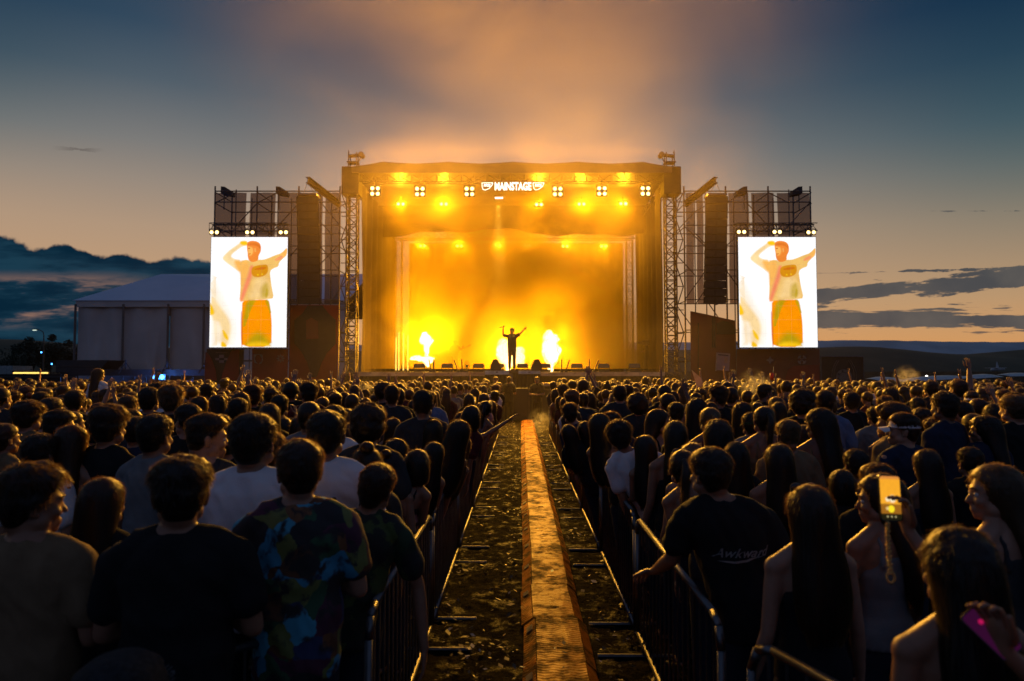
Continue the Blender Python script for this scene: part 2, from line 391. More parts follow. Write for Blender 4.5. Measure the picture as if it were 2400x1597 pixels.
# thin metal bars added in place of the seams of light on the back curtain
for px, y1 in ((1005, 690), (1085, 640), (1155, 640), (1235, 700), (1395, 780)):
    b = MB(); p = at(px, 558, 44.3); q = at(px, y1, 44.3); b.bar(p, q, .045); obj('light_seam_bar', b, alu, stage)

# thrust
th = empty('thrust_stage', (0, 30, 0), 'black thrust platform in front of the stage on which the singer stands', 'platform')
b = MB(); b.box((.02, 30.7, 2.0), (2.3, 4.8, .08)); obj('deck', b, deckm, th)
b = MB(); b.box((-.62, 28.27, 1.95), (1.0, .06, .16)); b.box((.72, 28.27, 1.96), (.9, .06, .13)); b.box((-.62, 28.23, 1.97), (.1, .01, .03), mi=1); b.box((.72, 28.23, 1.97), (.1, .01, .03), mi=1)
obj('deck_edge', b, [mat('pale aluminium edge', (.5, .6, .58), .35, .3), black], th)
b = MB()
for (xa, ya, xb, yb) in ((-1.12, 28.3, 1.16, 28.3), (-1.12, 33.0, -1.12, 28.3), (1.16, 28.3, 1.16, 33.0)):
    b.sheet(lambda a, c: (xa + (xb - xa) * a + .02 * math.sin(a * 90), ya + (yb - ya) * a + .02 * math.sin(a * 90), .02 + 1.9 * c), 90, 1)
obj('skirt', b, blackcloth, th)
def wedge(px, Y, sg, label):
    c = at(px, 860, Y); o = empty('floor_monitor', (c.x, Y, 2.04), label, 'speaker')
    b = MB(); pts = [(-.28, 0), (.28, 0), (.28, .14), (.05, .46), (-.12, .46), (-.28, .2)]
    b.poly([(c.x + sg * p[0] * .8, Y - .3, 2.04 + p[1]) for p in (pts if sg > 0 else pts[::-1])], .55); obj('cabinet', b, black, o)
    b = MB(); b.box((c.x + sg * .155, Y, 2.04 + .32), (.02, .5, .3), Matrix.Rotation(-.62 * sg, 3, 'Y')); obj('grille', b, mat('speaker grille', (.03, .03, .03), .7, bump=.5, bs=300), o)
wedge(1141, 28.5, 1, 'black wedge monitor at the left corner of the thrust platform'); wedge(1234, 28.5, -1, 'black wedge monitor at the right corner of the thrust platform')
c = at(1175, 880, 28.05); o = empty('moving_head_lamp', (c.x, 28.05, 1.2), 'grey moving-head lamp with round lens hung on the front of the thrust', 'stage lamp')
b = MB(); b.ell((c.x, 28.05, c.z - .16), (.17, .14, .2)); b.box((c.x, 28.1, c.z + .2), (.16, .12, .3)); obj('body', b, mat('lamp housing', (.16, .13, .10), .4), o)
b = MB(); b.bar((c.x, 27.9, c.z - .18), (c.x, 27.94, c.z - .18), .11, 18); obj('lens', b, mat('lens glass', (.5, .45, .35), .1), o)
b = MB(); b.box((c.x - .2, 28.08, c.z - .12), (.05, .1, .5)); b.box((c.x + .2, 28.08, c.z - .12), (.05, .1, .5)); b.box((c.x, 28.12, c.z + .08), (.42, .08, .06)); obj('yoke', b, black, o)
# flight cases and a stand in the pit in front of the thrust
for px, py, wd, hh, lab in ((1140, 960, .8, 1.15, 'black flight case in the pit at the thrust, left of the ramp'), (1196, 955, .75, 1.25, 'tall black flight case in the pit at the end of the cable ramp')):
    c = at(px, py, 27.3); o = empty('flight_case', (c.x, 27.3, 0), lab, 'flight case')
    b = MB(); b.box((c.x, 27.3, hh / 2 + .08), (wd, .6, hh)); obj('body', b, black, o)
    b = MB()
    for i in (-1, 1):
        for z_ in (.1, hh + .06): b.box((c.x + i * (wd / 2 - .03), 26.99, z_), (.07, .02, .07))
        b.box((c.x + i * (wd / 2 - .01), 26.995, hh / 2 + .08), (.03, .02, hh - .1))
    obj('trim', b, alu, o)
    for i in (-1, 1): b = MB(); b.bar((c.x + i * wd * .35 - .02, 27.05, .06), (c.x + i * wd * .35 + .02, 27.05, .06), .055, 12); obj('caster', b, black, o)

# strobe bars along the stage edge, jets, fan, light tubes
def zx(a): return (830 + a / 3.367) / S
bars_lab = {515: 'strobe bar lamp at the foot of the left flame', 735: 'strobe bar lamp below the guitarist', 982: 'strobe bar lamp just left of the thrust platform', 1143: 'strobe bar lamp at the singer\'s left in the photo', 1328: 'strobe bar lamp right beside the singer\'s legs', 1507: 'strobe bar lamp at the foot of the big right flame', 1757: 'strobe bar lamp between the two pairs of jets on the right', 1970: 'strobe bar lamp right of the last pair of jets', 2212: 'strobe bar lamp nearest the right tower'}
for q, lab in bars_lab.items():
    c = at(zx(q), 852, 33.4); o = empty('strobe_bar', (c.x, 33.4, DECK), lab, 'stage lamp', 'strobe bars along the stage edge')
    b = MB(); b.box((c.x, 33.4, DECK + .06), (.52, .2, .11)); obj('base', b, black, o)
    b = MB(); b.box((c.x, 33.4, DECK + .30), (.50, .12, .20), Matrix.Rotation(-.25, 3, 'X')); obj('lamp_panel', b, mat('strobe panel', (.06, .055, .04), .35), o)
    b = MB()
    for i in (-1, 1): b.box((c.x + i * .27, 33.4, DECK + .2), (.025, .06, .32))
    obj('bracket', b, black, o)
jets = [(605, 33.7, -.18, 'left of the fan, leaning'), (628, 33.7, 0, 'beside the left flame, upright'), (818, 33.7, -.35, 'next to the guitarist, leaning'), (852, 33.7, -.05, 'beside the round fan, upright'), (1638, 33.7, 0, 'right of the big flame, upright'), (1672, 33.7, .33, 'right of the big flame, leaning'), (1857, 33.7, 0, 'far right, upright'), (1895, 33.7, .42, 'far right, leaning')]
for q, Y, tl, lab in jets:
    c = at(zx(q), 865, Y); o = empty('jet_tube', (c.x, Y, DECK), 'thin dark effects jet on the stage edge ' + lab, 'effects jet', 'effects jets along the stage edge')
    b = MB(); b.box((c.x, Y, DECK + .05), (.16, .16, .1)); obj('base', b, black, o)
    b = MB(); b.bar((c.x, Y, DECK + .08), (c.x + math.sin(tl) * .55, Y, DECK + .08 + .55 * math.cos(tl)), .03, 8); obj('barrel', b, black, o)
c = at(zx(890), 852, 33.9); o = empty('stage_fan', (c.x, 33.9, DECK), 'round floor fan on the stage edge near the guitarist', 'fan')
b = MB()
for r_ in (.27, .2, .13, .06):
    for k in range(20): a0, a1 = 2 * math.pi * k / 20, 2 * math.pi * (k + 1) / 20; b.bar((c.x + math.cos(a0) * r_ * .5, 33.9 - math.cos(a0) * r_ * .6, DECK + .3 + math.sin(a0) * r_), (c.x + math.cos(a1) * r_ * .5, 33.9 - math.cos(a1) * r_ * .6, DECK + .3 + math.sin(a1) * r_), .009, 4)
b.ell((c.x, 33.9, DECK + .3), (.07, .07, .07)); obj('cage', b, black, o)
b = MB(); b.bar((c.x, 33.9, DECK), (c.x, 33.9, DECK + .3), .025); b.box((c.x, 33.9, DECK + .02), (.3, .25, .04)); obj('stand', b, black, o)
for q, y0, y1 in ((330, 240, 495), (352, 200, 485), (388, 205, 490), (423, 225, 490)):
    c = at(zx(q), 860, 37); z0 = at(1178, (720 + y0 / 3.367) / S, 37).z
    o = empty('light_tube', (c.x, 37, DECK), {330: 'leftmost of four glowing vertical light tubes left of the left flame', 352: 'second from left of four glowing vertical light tubes by the left flame', 388: 'third from left of four glowing vertical light tubes by the left flame', 423: 'glowing vertical light tube nearest the left flame'}[q], 'light tube', 'light tubes on the left of the stage')
    b = MB(); b.bar((c.x, 37, DECK + .08), (c.x, 37, z0), .035, 8); obj('tube', b, mat('tube light', emit=(1, .58, .12), es=1.7), o)
    b = MB(); b.box((c.x, 37, DECK + .04), (.2, .2, .08)); obj('foot', b, black, o)

# sign
hdY = 32.95
sg = empty('stage_sign', at(1180, 430, hdY), 'lit white MAINSTAGE lettering with two badges above the stage', 'sign')
white_lit = mat('lit white lettering', emit=(1, .93, .80), es=2.2)
me = textmesh('MAINSTAGE', .74, .018, 0, .02); c = at(1180, 430, hdY)
def placetext(me, c, sx, sz, rz=0):
    vs = np.empty(len(me.vertices) * 3); me.vertices.foreach_get('co', vs); vs = vs.reshape(-1, 3)
    o_ = np.stack([vs[:, 0] * sx + c.x, -vs[:, 2] + c.y, vs[:, 1] * sz + c.z], 1)
    me.vertices.foreach_set('co', o_.ravel()); me.update(); return me
wd = max(v_.co.x for v_ in me.vertices) - min(v_.co.x for v_ in me.vertices)
link('lettering', placetext(me, c, (fx(1222, hdY) - fx(1137, hdY)) / wd, .72), white_lit, sg)
for px in (1121, 1239):
    c = at(px, 429, hdY); b = MB()
    s_ = 1 if px < 1180 else 1
    pts = [(-.26, .17), (.27, .17), (.24, .06), (.10, -.1), (-.08, -.19), (-.2, -.16), (-.25, -.02)]
    if px > 1180: pts = [(-.27, .17), (.27, .17), (.2, -.0), (.02, -.14), (-.14, -.19), (-.22, -.12), (-.25, .02)]
    for i in range(len(pts)):
        p, q = pts[i], pts[(i + 1) % len(pts)]; b.bar((c.x + p[0], hdY, c.z + p[1]), (c.x + q[0], hdY, c.z + q[1]), .016, 5)
    bd = obj('badge', b, white_lit, sg)
    me = textmesh('MOL', .17, .006, .15, .01); tx = link('badge_lettering', placetext(me, Vector((c.x, hdY, c.z + .04)), 1, 1), white_lit, None); tx.parent = bd

# ------------------------------------------------------------------ stage lights (lit lamps)
lens_on = mat('lit lamp lens', emit=(1, .66, .22), es=5.0); lens_on.cycles.emission_sampling = 'NONE'
def stage_light(px, py, Y, four, label, power, group, sc_=1.0, col=ORANGE, spot=True):
    c = at(px, py, Y); o = empty('stage_light', c, label, 'stage light', group)
    k = .135 * sc_
    b = MB(); hh = 4 * k if four else 2 * k
    b.box((c.x, Y + .06, c.z), (3.5 * k, .08, hh * .9)); b.box((c.x - 1.9 * k, Y + .06, c.z + .05), (.025, .05, hh)); b.box((c.x + 1.9 * k, Y + .06, c.z + .05), (.025, .05, hh)); b.box((c.x, Y + .08, c.z + hh / 2 + .05), (3.9 * k, .05, .025)); b.bar((c.x, Y + .08, c.z + hh / 2 + .08), (c.x, Y + .1, c.z + hh / 2 + .3), .02)
    obj('housing', b, black, o)
    for i in (-1, 1):
        for j in ((-1, 1) if four else (0,)):
            b = MB(); q = Vector((c.x + i * k, Y - .01, c.z + j * k)); b.ell(q, (k * .66, .03, k * .66), nu=12, nv=8); obj('lens', b, lens_on, o)
    lamp('SPOT' if spot else 'POINT', 'stage_light_beam', (c.x, Y - .14, c.z), power, col, .12, target=(c.x * .8, Y - 20, c.z - (0 if four else 2)), angle=178, blend=.2)
names6 = ['first', 'second', 'third', 'fourth', 'fifth', 'sixth']
for i, (px, py) in enumerate(((863, 440), (966, 441), (1080, 441), (1283, 441), (1385, 440), (1485, 440))):
    stage_light(px, py, 33.05, True, f'four-bulb blinder on the front roof truss, {names6[i]} from the left', 9500 if i else 7000, 'four-bulb blinders on the front truss', col=(1, .47, .05))
for i, (px, py) in enumerate(((922, 470), (1021, 470), (1240, 471), (1338, 470), (1434, 469))):
    stage_light(px, py, 36.5, False, f'two-bulb lamp in the lower row under the front truss, {names6[i]} from the left', 620, 'two-bulb lamps under the front truss', .95)
for i, (px, py) in enumerate(((972, 566), (1057, 566), (1145, 565), (1214, 565), (1300, 567), (1389, 567))):
    stage_light(px, py, 43.1, False, f'small two-bulb lamp along the top of the back curtain, {names6[i]} from the left', 900, 'two-bulb lamps above the back curtain', .95)
c = at(1148, 456, 37); o = empty('down_light', c, 'white downlight panel under the MAINSTAGE sign', 'stage light')
b = MB(); b.box((c.x, 37, c.z + .06), (.5, .4, .1)); obj('housing', b, black, o)
b = MB(); b.box((c.x, 37, c.z), (.44, .34, .012)); obj('lens', b, mat('white lamp lens', emit=(1, .9, .85), es=4), o)
lamp('SPOT', 'down_light_beam', (c.x, 37, c.z - .03), 2500, (1, .8, .68), .1, target=(c.x, 36.9, 0), angle=16, blend=.5)

# ------------------------------------------------------------------ flames
def flame_volume(name, c, r, label, power, lobes):
    """burning gas: one rounded body of emitting volume"""
    b = MB(); b.ell((0, 0, 0), r, nu=24, nv=16)
    for q, rr in lobes: b.ell(q, rr, nu=16, nv=10)
    me = b.mesh(name)
    o0 = bpy.data.objects.new('tmp', me); COL.objects.link(o0)
    md = o0.modifiers.new('r', 'REMESH'); md.mode = 'VOXEL'; md.voxel_size = .07
    md = o0.modifiers.new('s', 'SMOOTH'); md.iterations = 6
    bpy.context.view_layer.update()
    me2 = bpy.data.meshes.new_from_object(o0.evaluated_get(bpy.context.evaluated_depsgraph_get())); bpy.data.objects.remove(o0)
    vs = [v_.co + Vector((noise.noise(v_.co * 2.2), noise.noise(v_.co * 2.2 + Vector((9, 0, 0))), noise.noise(v_.co * 2.2 + Vector((0, 9, 0))))) * .14 + Vector((noise.noise(v_.co * 5), 0, noise.noise(v_.co * 5 + Vector((4, 4, 4))))) * .07 for v_ in me2.vertices]
    me2.vertices.foreach_set('co', [q for p in vs for q in p])
    if 'burning gas' not in MATS:
        m = bpy.data.materials.new('burning gas'); m.use_nodes = True; T = NT(m.node_tree); T.n.clear(); MATS['burning gas'] = m; m.cycles.emission_sampling = 'NONE'
        out = T.new('ShaderNodeOutputMaterial'); e = T.new('ShaderNodeEmission'); tp = T.new('ShaderNodeBsdfTransparent'); mx = T.new('ShaderNodeMixShader'); lw = T.new('ShaderNodeLayerWeight'); lw.inputs[0].default_value = .5
        f_ = lw.outputs['Facing']; T.l.new(T.mix(T.ss(f_, .2, .65), (1, .80, .40, 1), (1, .46, .02, 1)), e.inputs[0]); e.inputs[1].default_value = 3.4
        nz = T.noise(T.new('ShaderNodeTexCoord').outputs['Object'], 3.2, 5, .65, 1.2); T.l.new(T.m('MULTIPLY', T.m('POWER', T.ss(f_, .97, .12), 1.5), T.ss(T.m('ADD', nz, T.m('MULTIPLY', T.m('SUBTRACT', .75, f_), .9)), .28, .62)), mx.inputs[0]); T.l.new(tp.outputs[0], mx.inputs[1]); T.l.new(e.outputs[0], mx.inputs[2]); T.l.new(mx.outputs[0], out.inputs[0])
    o = link(name, me2, MATS['burning gas']); o.location = c
    tag(o, label, 'flame', 'flame jets on the stage')
    return o
def flame_at(px, py, Y): return at(px, py, Y)
FLAMES = []
c = at(1268, 800, 35.6); flame_volume('flame', c, (.50, .45, .92), 'big white-hot oval flame right of the singer', 0, [((0, 0, -.95), (.2, .2, .35)), ((.03, 0, -1.15), (.12, .12, .2))]); FLAMES.append((c, 6600))
c = at(982, 782, 35.6); flame_volume('flame', c, (.36, .34, .42), 'flame with a round head and a flat side jet at the left of the stage', 0, [((0, 0, -.5), (.18, .18, .35)), ((-.25, -.1, -.98), (.62, .3, .16)), ((.1, -.1, -1.1), (.42, .25, .2)), ((-.6, 0, -.86), (.3, .2, .06)), ((.03, -.1, -1.3), (.13, .13, .2))]); FLAMES.append((c, 5800))
c = at(1163, 808, 36.4); flame_volume('flame', c, (.52, .42, .72), 'flame burning right behind the singer', 0, [((.15, 0, -.7), (.25, .25, .5)), ((.75, .1, -.3), (.3, .3, .6))]); FLAMES.append((c, 6600))
for c, p in FLAMES:
    lamp('POINT', 'flame_glow', c + Vector((0, -.1, .1)), p, (1, .42, .015), .5)

# ------------------------------------------------------------------ smoke drifting through and above the stage
def smoke_box(name, lo, hi, dens_fn, label, col=(.88, .62, .24), aniso=.25, step=1.0):
    b = MB(); lo = Vector(lo); hi = Vector(hi); b.box((lo + hi) / 2, hi - lo)
    m = bpy.data.materials.new(name); m.use_nodes = True; T = NT(m.node_tree); T.n.clear()
    out = T.new('ShaderNodeOutputMaterial'); pv = T.new('ShaderNodeVolumePrincipled')
    pv.inputs['Color'].default_value = (*col, 1); pv.inputs['Anisotropy'].default_value = aniso
    co = T.new('ShaderNodeTexCoord').outputs['Object']
    T.l.new(dens_fn(T, co), pv.inputs['Density']); T.l.new(pv.outputs[0], out.inputs['Volume'])
    m.cycles.volume_step_rate = step
    o = obj(name, b, m); tag(o, label, kind='stuff'); return o
def dens(T, co):
    x_, y_, z_ = T.xyz(co)
    ax = T.m('ABSOLUTE', x_)
    inside = T.m('MULTIPLY', T.m('MULTIPLY', T.ss(ax, 8.3, 3.2), T.ss(z_, 12.6, 10.2)), T.m('MULTIPLY', T.ss(y_, 32.9, 37.2), T.ss(y_, 47.0, 44.0)))
    n_ = T.noise(co, .26, 5, .58, .8)
    core = T.m('MULTIPLY', inside, T.ss(n_, .38, .62, .08, 1.9))
    return T.m('MULTIPLY', T.m('MULTIPLY', core, T.ss(z_, 2.0, 12.0, 1.25, .75)), .48)
smoke_box('smoke', (-9.2, 31.1, 2.12), (9.2, 48, 12.1), dens, 'orange-lit smoke filling the stage', col=(.93, .68, .07))
def dens_up(T, co):
    x_, y_, z_ = T.xyz(co)
    n_ = T.noise(co, .13, 5, .58, .6)
    wdt = T.m('ADD', 9.5, T.m('MULTIPLY', T.m('SUBTRACT', z_, 12.0), .26))
    side_ = T.ss(T.m('DIVIDE', T.m('ABSOLUTE', T.m('SUBTRACT', x_, T.m('MULTIPLY', T.m('SUBTRACT', z_, 12.0), .03))), wdt), 1.55, .0)
    up = T.m('MULTIPLY', T.ss(z_, 12.2, 22.0, .30, 1.0), T.ss(z_, 45.0, 22.0))
    dp = T.m('MULTIPLY', T.ss(y_, 18.0, 28.0), T.ss(y_, 36.5, 31.5))
    return T.m('MULTIPLY', T.m('MULTIPLY', T.m('MULTIPLY', side_, up), T.m('MULTIPLY', dp, T.ss(n_, .36, .66, .15, 1.6))), .021)
smoke_box('smoke', (-24, 17.5, 12.2), (24, 37, 45), dens_up, 'orange-tinged smoke drifting up above the stage roof', col=(.95, .76, .52))

def dens_front(T, co):
    x_, y_, z_ = T.xyz(co)
    n_ = T.noise(co, .2, 4, .58, .6)
    f_ = T.m('MULTIPLY', T.m('MULTIPLY', T.ss(T.m('ABSOLUTE', x_), 12.5, 5.0), T.ss(z_, 4.0, 10.0)), T.ss(y_, 23.0, 30.0))
    return T.m('MULTIPLY', T.m('MULTIPLY', f_, T.ss(n_, .34, .66, .3, 1.5)), .0085)
smoke_box('smoke', (-13, 22.5, 4.0), (13, 31.05, 12.15), dens_front, 'thin amber smoke veiling the front of the stage roof', col=(.95, .70, .40))
# thin haze hanging over the front rows
b = MB(); b.box((.2, 20.0, 1.95), (15, 20.0, 3.7)); m = bpy.data.materials.new('front haze'); m.use_nodes = True; T = NT(m.node_tree); T.n.clear(); out = T.new('ShaderNodeOutputMaterial'); pv = T.new('ShaderNodeVolumePrincipled')
pv.inputs['Color'].default_value = (.95, .8, .6, 1); pv.inputs['Density'].default_value = .0012; pv.inputs['Anisotropy'].default_value = .3; T.l.new(pv.outputs[0], out.inputs['Volume'])
tag(obj('smoke', b, m), 'thin amber haze over the front rows', kind='stuff')
# ------------------------------------------------------------------ scaffold wings, banners, screens, speaker arrays
meshm = mat('grey banner mesh', (.11, .082, .078), .85, vs=1.5)
T = NT(meshm.node_tree); bs_ = T.n['Principled BSDF']; mx = T.new('ShaderNodeMixShader'); tp = T.new('ShaderNodeBsdfTransparent'); tp.inputs[0].default_value = (.9, .78, .74, 1)
mx.inputs[0].default_value = .50; T.l.new(bs_.outputs[0], mx.inputs[1]); T.l.new(tp.outputs[0], mx.inputs[2]); T.l.new(mx.outputs[0], [n for n in T.n if n.type == 'OUTPUT_MATERIAL'][0].inputs[0])
redm = mat('red printed banner', (.30, .022, .014), .7, col2=(.22, .016, .010), vs=1.0, bump=.1, bs=2, transl=((.3, .05, .02), .15))
darkp = mat('dark banner print', (.022, .018, .015), .75)
brownp = mat('brown banner print', (.17, .034, .020), .75, col2=(.13, .028, .016), vs=.8)
greyp = mat('grey logo print', (.27, .20, .18), .7)
Y0, Y1 = 34.3, 36.4
ups = {'left': (487, 536, 585, 634, 682, 733, 778), 'right': (1578, 1628, 1675, 1725, 1774, 1822, 1872)}
for side_ in ('left', 'right'):
    px = ups[side_]
    root = empty('scaffold_tower', (fx(px[3], 35), 35.3, 0), f'wide dark scaffold wing holding a screen, {side_} of the stage', 'scaffold', 'scaffold wings beside the stage')
    xs = [fx(p, Y0) for p in px]
    ztop = fz(441, Y0)
    for i, x_ in enumerate(xs):
        for Y in (Y0, Y1):
            b = MB(); b.bar((x_, Y, 0), (x_, Y, (fz(429, Y0) if i % 2 == 0 else ztop + .1) + (Y - Y0) * .04), .042 if i % 2 == 0 else .03); b.box((x_, Y, .03), (.2, .2, .05))
            obj('upright', b, scaf, root)
    levels = [fz(p, Y0) for p in (441, 466, 519, 567, 622, 690, 760, 830)]
    for k, z_ in enumerate(levels):
        for Y in (Y0 - .06, Y1 + .06):
            b = MB(); b.bar((xs[0], Y, z_), (xs[-1], Y, z_), .032 if k < 2 else .026)
            obj('ledger', b, scaf, root)
        for x_ in xs[::2]: b = MB(); b.bar((x_ + .05, Y0, z_ - .06), (x_ + .05, Y1, z_ - .06), .025); obj('transom', b, scaf, root)
    rr = random.Random(4 if side_ == 'left' else 9)
    for k in range(len(levels) - 1):
        for i in range(0, len(xs) - 1):
            if (k + i) % 2 == 0 or i in ((4, 5) if side_ == 'left' else (0, 1)):
                up = rr.random() < .5
                z0_, z1_ = levels[k], levels[k + 1]
                if up: z0_, z1_ = z1_, z0_
                Y = Y0 + .08 if (k + i) % 2 == 0 else Y1 - .08
                b = MB(); b.bar((xs[i], Y, z0_), (xs[i + 1], Y, z1_), .026); obj('brace', b, scaf, root)
    # ladder frame between the wing and the roof tower
    xa, xb = (xs[-1], fx(797, 34.3)) if side_ == 'left' else (xs[0], fx(1560, 34.3))
    for k in range(9):
        z0_ = .3 + k * (ztop - .3) / 9; z1_ = z0_ + (ztop - .3) / 9
        b = MB(); b.bar((xa, Y0 + .3, z0_ if k % 2 else z1_), (xb, Y0 + .3, z1_ if k % 2 else z0_), .028); b.bar((xa, Y0 + .3, z1_), (xb, Y0 + .3, z1_), .024); obj('brace', b, scaf, root)
    # small dark wedge-shaped boxes on top; they hold no lamp
    for p in ((516, 642) if side_ == 'left' else (1712, 1838)):
        c = at(p, 441, 35.2); o = empty('wedge_box', c, f'dark wedge box on top of the {side_} scaffold wing, ' + ('farther from the stage' if p in (516, 1838) else 'nearer the stage'), 'wedge box')
        s_ = 1 if side_ == 'left' else -1
        b = MB(); b.poly([(c.x + s_ * a_, 35.0, c.z + z_) for a_, z_ in ([(-.1, -.15), (.45, -.25), (.45, -.02), (.1, .2), (-.1, .22)] if s_ > 0 else [(-.1, -.15), (-.1, .22), (.1, .2), (.45, -.02), (.45, -.25)])], .5); obj('housing', b, black, o)
        b = MB(); b.bar((c.x, 35.2, c.z - .15), (c.x, 35.2, c.z - .95), .03); obj('bracket', b, scaf, o)
    # grey mesh panels
    spans = ((488, 560), (569, 628), (636, 688), (694, 738), (744, 777)) if side_ == 'left' else ((1582, 1600), (1607, 1622), (1682, 1728), (1735, 1787), (1795, 1870))
    for n_, (a_, b_) in enumerate(spans):
        lowpx = 700
        x0_, x1_ = fx(a_, 36.7), fx(b_, 36.7)
        b = MB(); b.sheet(lambda a, c: (x0_ + (x1_ - x0_) * a, 36.7 + .06 * math.sin(a * 6 + c * 7), fz(lowpx, 36.7) + (fz(444, 36.7) - fz(lowpx, 36.7)) * c), 12, 16); b.sheet(lambda a, c: (x0_ + (x1_ - x0_) * a, 36.708 + .06 * math.sin(a * 6 + c * 7), fz(lowpx, 36.7) + (fz(444, 36.7) - fz(lowpx, 36.7)) * c), 12, 16)
        tag(obj('mesh_banner', b, meshm, smooth=True), f'grey see-through mesh panel on the {side_} scaffold wing, {names6[n_]} of five from the left', 'banner', f'grey mesh panels on the {side_} scaffold wing')
    # hoist beam and speaker array
    if side_ == 'left': p0, p1 = at(708, 414, 32.6), at(780, 470, 35.4)
    else: p0, p1 = at(1647, 414, 32.6), at(1577, 470, 35.4)
    b = MB(); dd = (p1 - p0); q = dd.to_track_quat('Y', 'Z').to_matrix()
    for z_, wd_ in ((.13, .22), (-.13, .22)): b.box((p0 + p1) / 2 + Vector((0, 0, z_)), (wd_, dd.length, .03), q)
    b.box((p0 + p1) / 2, (.03, dd.length, .26), q)
    tag(obj('hoist_beam', b, scaf), f'slanting steel beam over the {side_} speaker array', 'beam')
    pxs = (711, 455, 719, 700) if side_ == 'left' else (1646, 455, 1637, 700)
    n = 14; ta = at(pxs[0], pxs[1], 32.4); tb = at(pxs[2], pxs[3], 32.4)
    arr = empty('speaker_array', ta, f'tall hanging column of black loudspeakers {side_} of the stage', 'speakers', 'hanging speaker arrays')
    spk = mat('speaker cabinet', (.008, .007, .007), .75, spec=.15); grl = mat('speaker grille', rough=.7)
    ch = (ta.z - tb.z) / n
    for k in range(n):
        f_ = (k + .5) / n; c = ta.lerp(tb, f_); c.y += -.25 * f_ * f_
        rot = Matrix.Rotation(.22 * f_ * f_, 3, 'X')
        b = MB(); hh_ = ch * .4825; b.add([c + rot @ Vector(q) for q in ((-.53, -.275, -hh_), (.53, -.275, -hh_), (.22, .275, -hh_), (-.22, .275, -hh_), (-.53, -.275, hh_), (.53, -.275, hh_), (.22, .275, hh_), (-.22, .275, hh_))], [(0, 3, 2, 1), (4, 5, 6, 7), (0, 1, 5, 4), (1, 2, 6, 5), (2, 3, 7, 6), (3, 0, 4, 7)])
        cb = obj('cabinet', b, spk, arr)
        b = MB(); b.box(c + rot @ Vector((0, -.283, 0)), (.98, .014, ch * .86), rot); b.box(c + rot @ Vector((0, -.292, 0)), (.10, .006, ch * .7), rot, mi=1)
        g = obj('grille', b, [grl, black], None); g.parent = cb
    b = MB(); b.box(ta + Vector((0, 0, .08)), (.9, .7, .1)); b.bar(ta + Vector((-.3, 0, .1)), (p0 + Vector((0, 0, -.1))), .012); b.bar(ta + Vector((.3, 0, .1)), (p0 + Vector((0, 0, -.1))), .012); obj('flying_frame', b, scaf, arr)
    # lit truss over the screen
    xs_ = (485, 663) if side_ == 'left' else (1692, 1877)
    b = MB(); b.truss(at(xs_[0], 524, 33.2), at(xs_[1], 524, 33.2), .35, .38, 12, .022)
    tag(obj('lighting_truss', b, scaf), f'dark horizontal truss above the {side_} video screen', 'truss')
    for i, (p, q) in enumerate(((493, 535), (575, 535), (652, 535)) if side_ == 'left' else ((1706, 534), (1788, 534), (1866, 535))):
        stage_light(p, q, 32.85, False, f'lit two-bulb lamp above the {side_} video screen, {names6[i]} of three from the left', 900, 'two-bulb lamps above the video screens', .95, col=(1, .5, .08))
    # video screen
    SY = 33.0
    cl, cr = (at(487, 546, SY), at(662, 546, SY)) if side_ == 'left' else (at(1698, 546, SY), at(1876, 546, SY))
    x0s, x1s = (at(484, 672, SY).x, at(660.5, 672, SY).x) if side_ == 'left' else (at(1700, 672, SY).x, at(1879, 672, SY).x)
    zt, zb = fz(546, SY), fz(799.5, SY)
    scr = empty('video_screen', ((x0s + x1s) / 2, SY, zb), f'tall bright video screen showing the singer, {side_} of the stage', 'screen', 'video screens')
    b = MB(); b.box(((x0s + x1s) / 2, SY + .12, (zt + zb) / 2), (x1s - x0s + .05, .2, zt - zb + .05)); obj('cabinet', b, black, scr)
    def SC(p, lay=0):
        q = (p[1] - 430) / 808; xl = 85 - 25 * q
        return (x0s + (x1s - x0s) * (p[0] - xl) / 561, SY - .004 - .002 * lay, zt - (zt - zb) * q)
    SCOL = [(1.08, 1.08, 1.10), lin(255, 190, 96), lin(244, 198, 110), lin(252, 146, 104), lin(222, 148, 22), lin(255, 152, 0), lin(190, 160, 12), lin(255, 226, 168), lin(255, 204, 24), lin(246, 142, 56), lin(208, 92, 18), lin(255, 236, 200)]
    if 'screen picture' not in MATS:
        m = bpy.data.materials.new('screen picture'); m.use_nodes = True; T = NT(m.node_tree); T.n.clear(); MATS['screen picture'] = m
        out = T.new('ShaderNodeOutputMaterial'); e = T.new('ShaderNodeEmission'); at_ = T.new('ShaderNodeVertexColor'); at_.layer_name = 'pic'; co = T.new('ShaderNodeTexCoord').outputs['Object']
        n_ = T.noise(co, 1.6, 5, .6, .8); T.l.new(T.mix(1.0, at_.outputs['Color'], T.ramp(n_, [(.3, (.90, .84, .78)), (.7, (1.06, 1.04, 1.0))]), blend='MULTIPLY'), e.inputs[0])
        tp = T.new('ShaderNodeBsdfTransparent'); mx = T.new('ShaderNodeMixShader'); T.l.new(at_.outputs['Alpha'], mx.inputs[0]); T.l.new(tp.outputs[0], mx.inputs[1]); T.l.new(e.outputs[0], mx.inputs[2]); T.l.new(mx.outputs[0], out.inputs[0])
        mat('screen white', emit=(.98, .98, 1.0), es=1.1)
    b = MB(); b.add([SC((85, 430)), SC((85 + 561, 430)), SC((60 + 561, 1238)), SC((60, 1238))], [(3, 2, 1, 0)])
    dsp = obj('display', b, MATS['screen white'], scr)
    b = MB(); VC = []
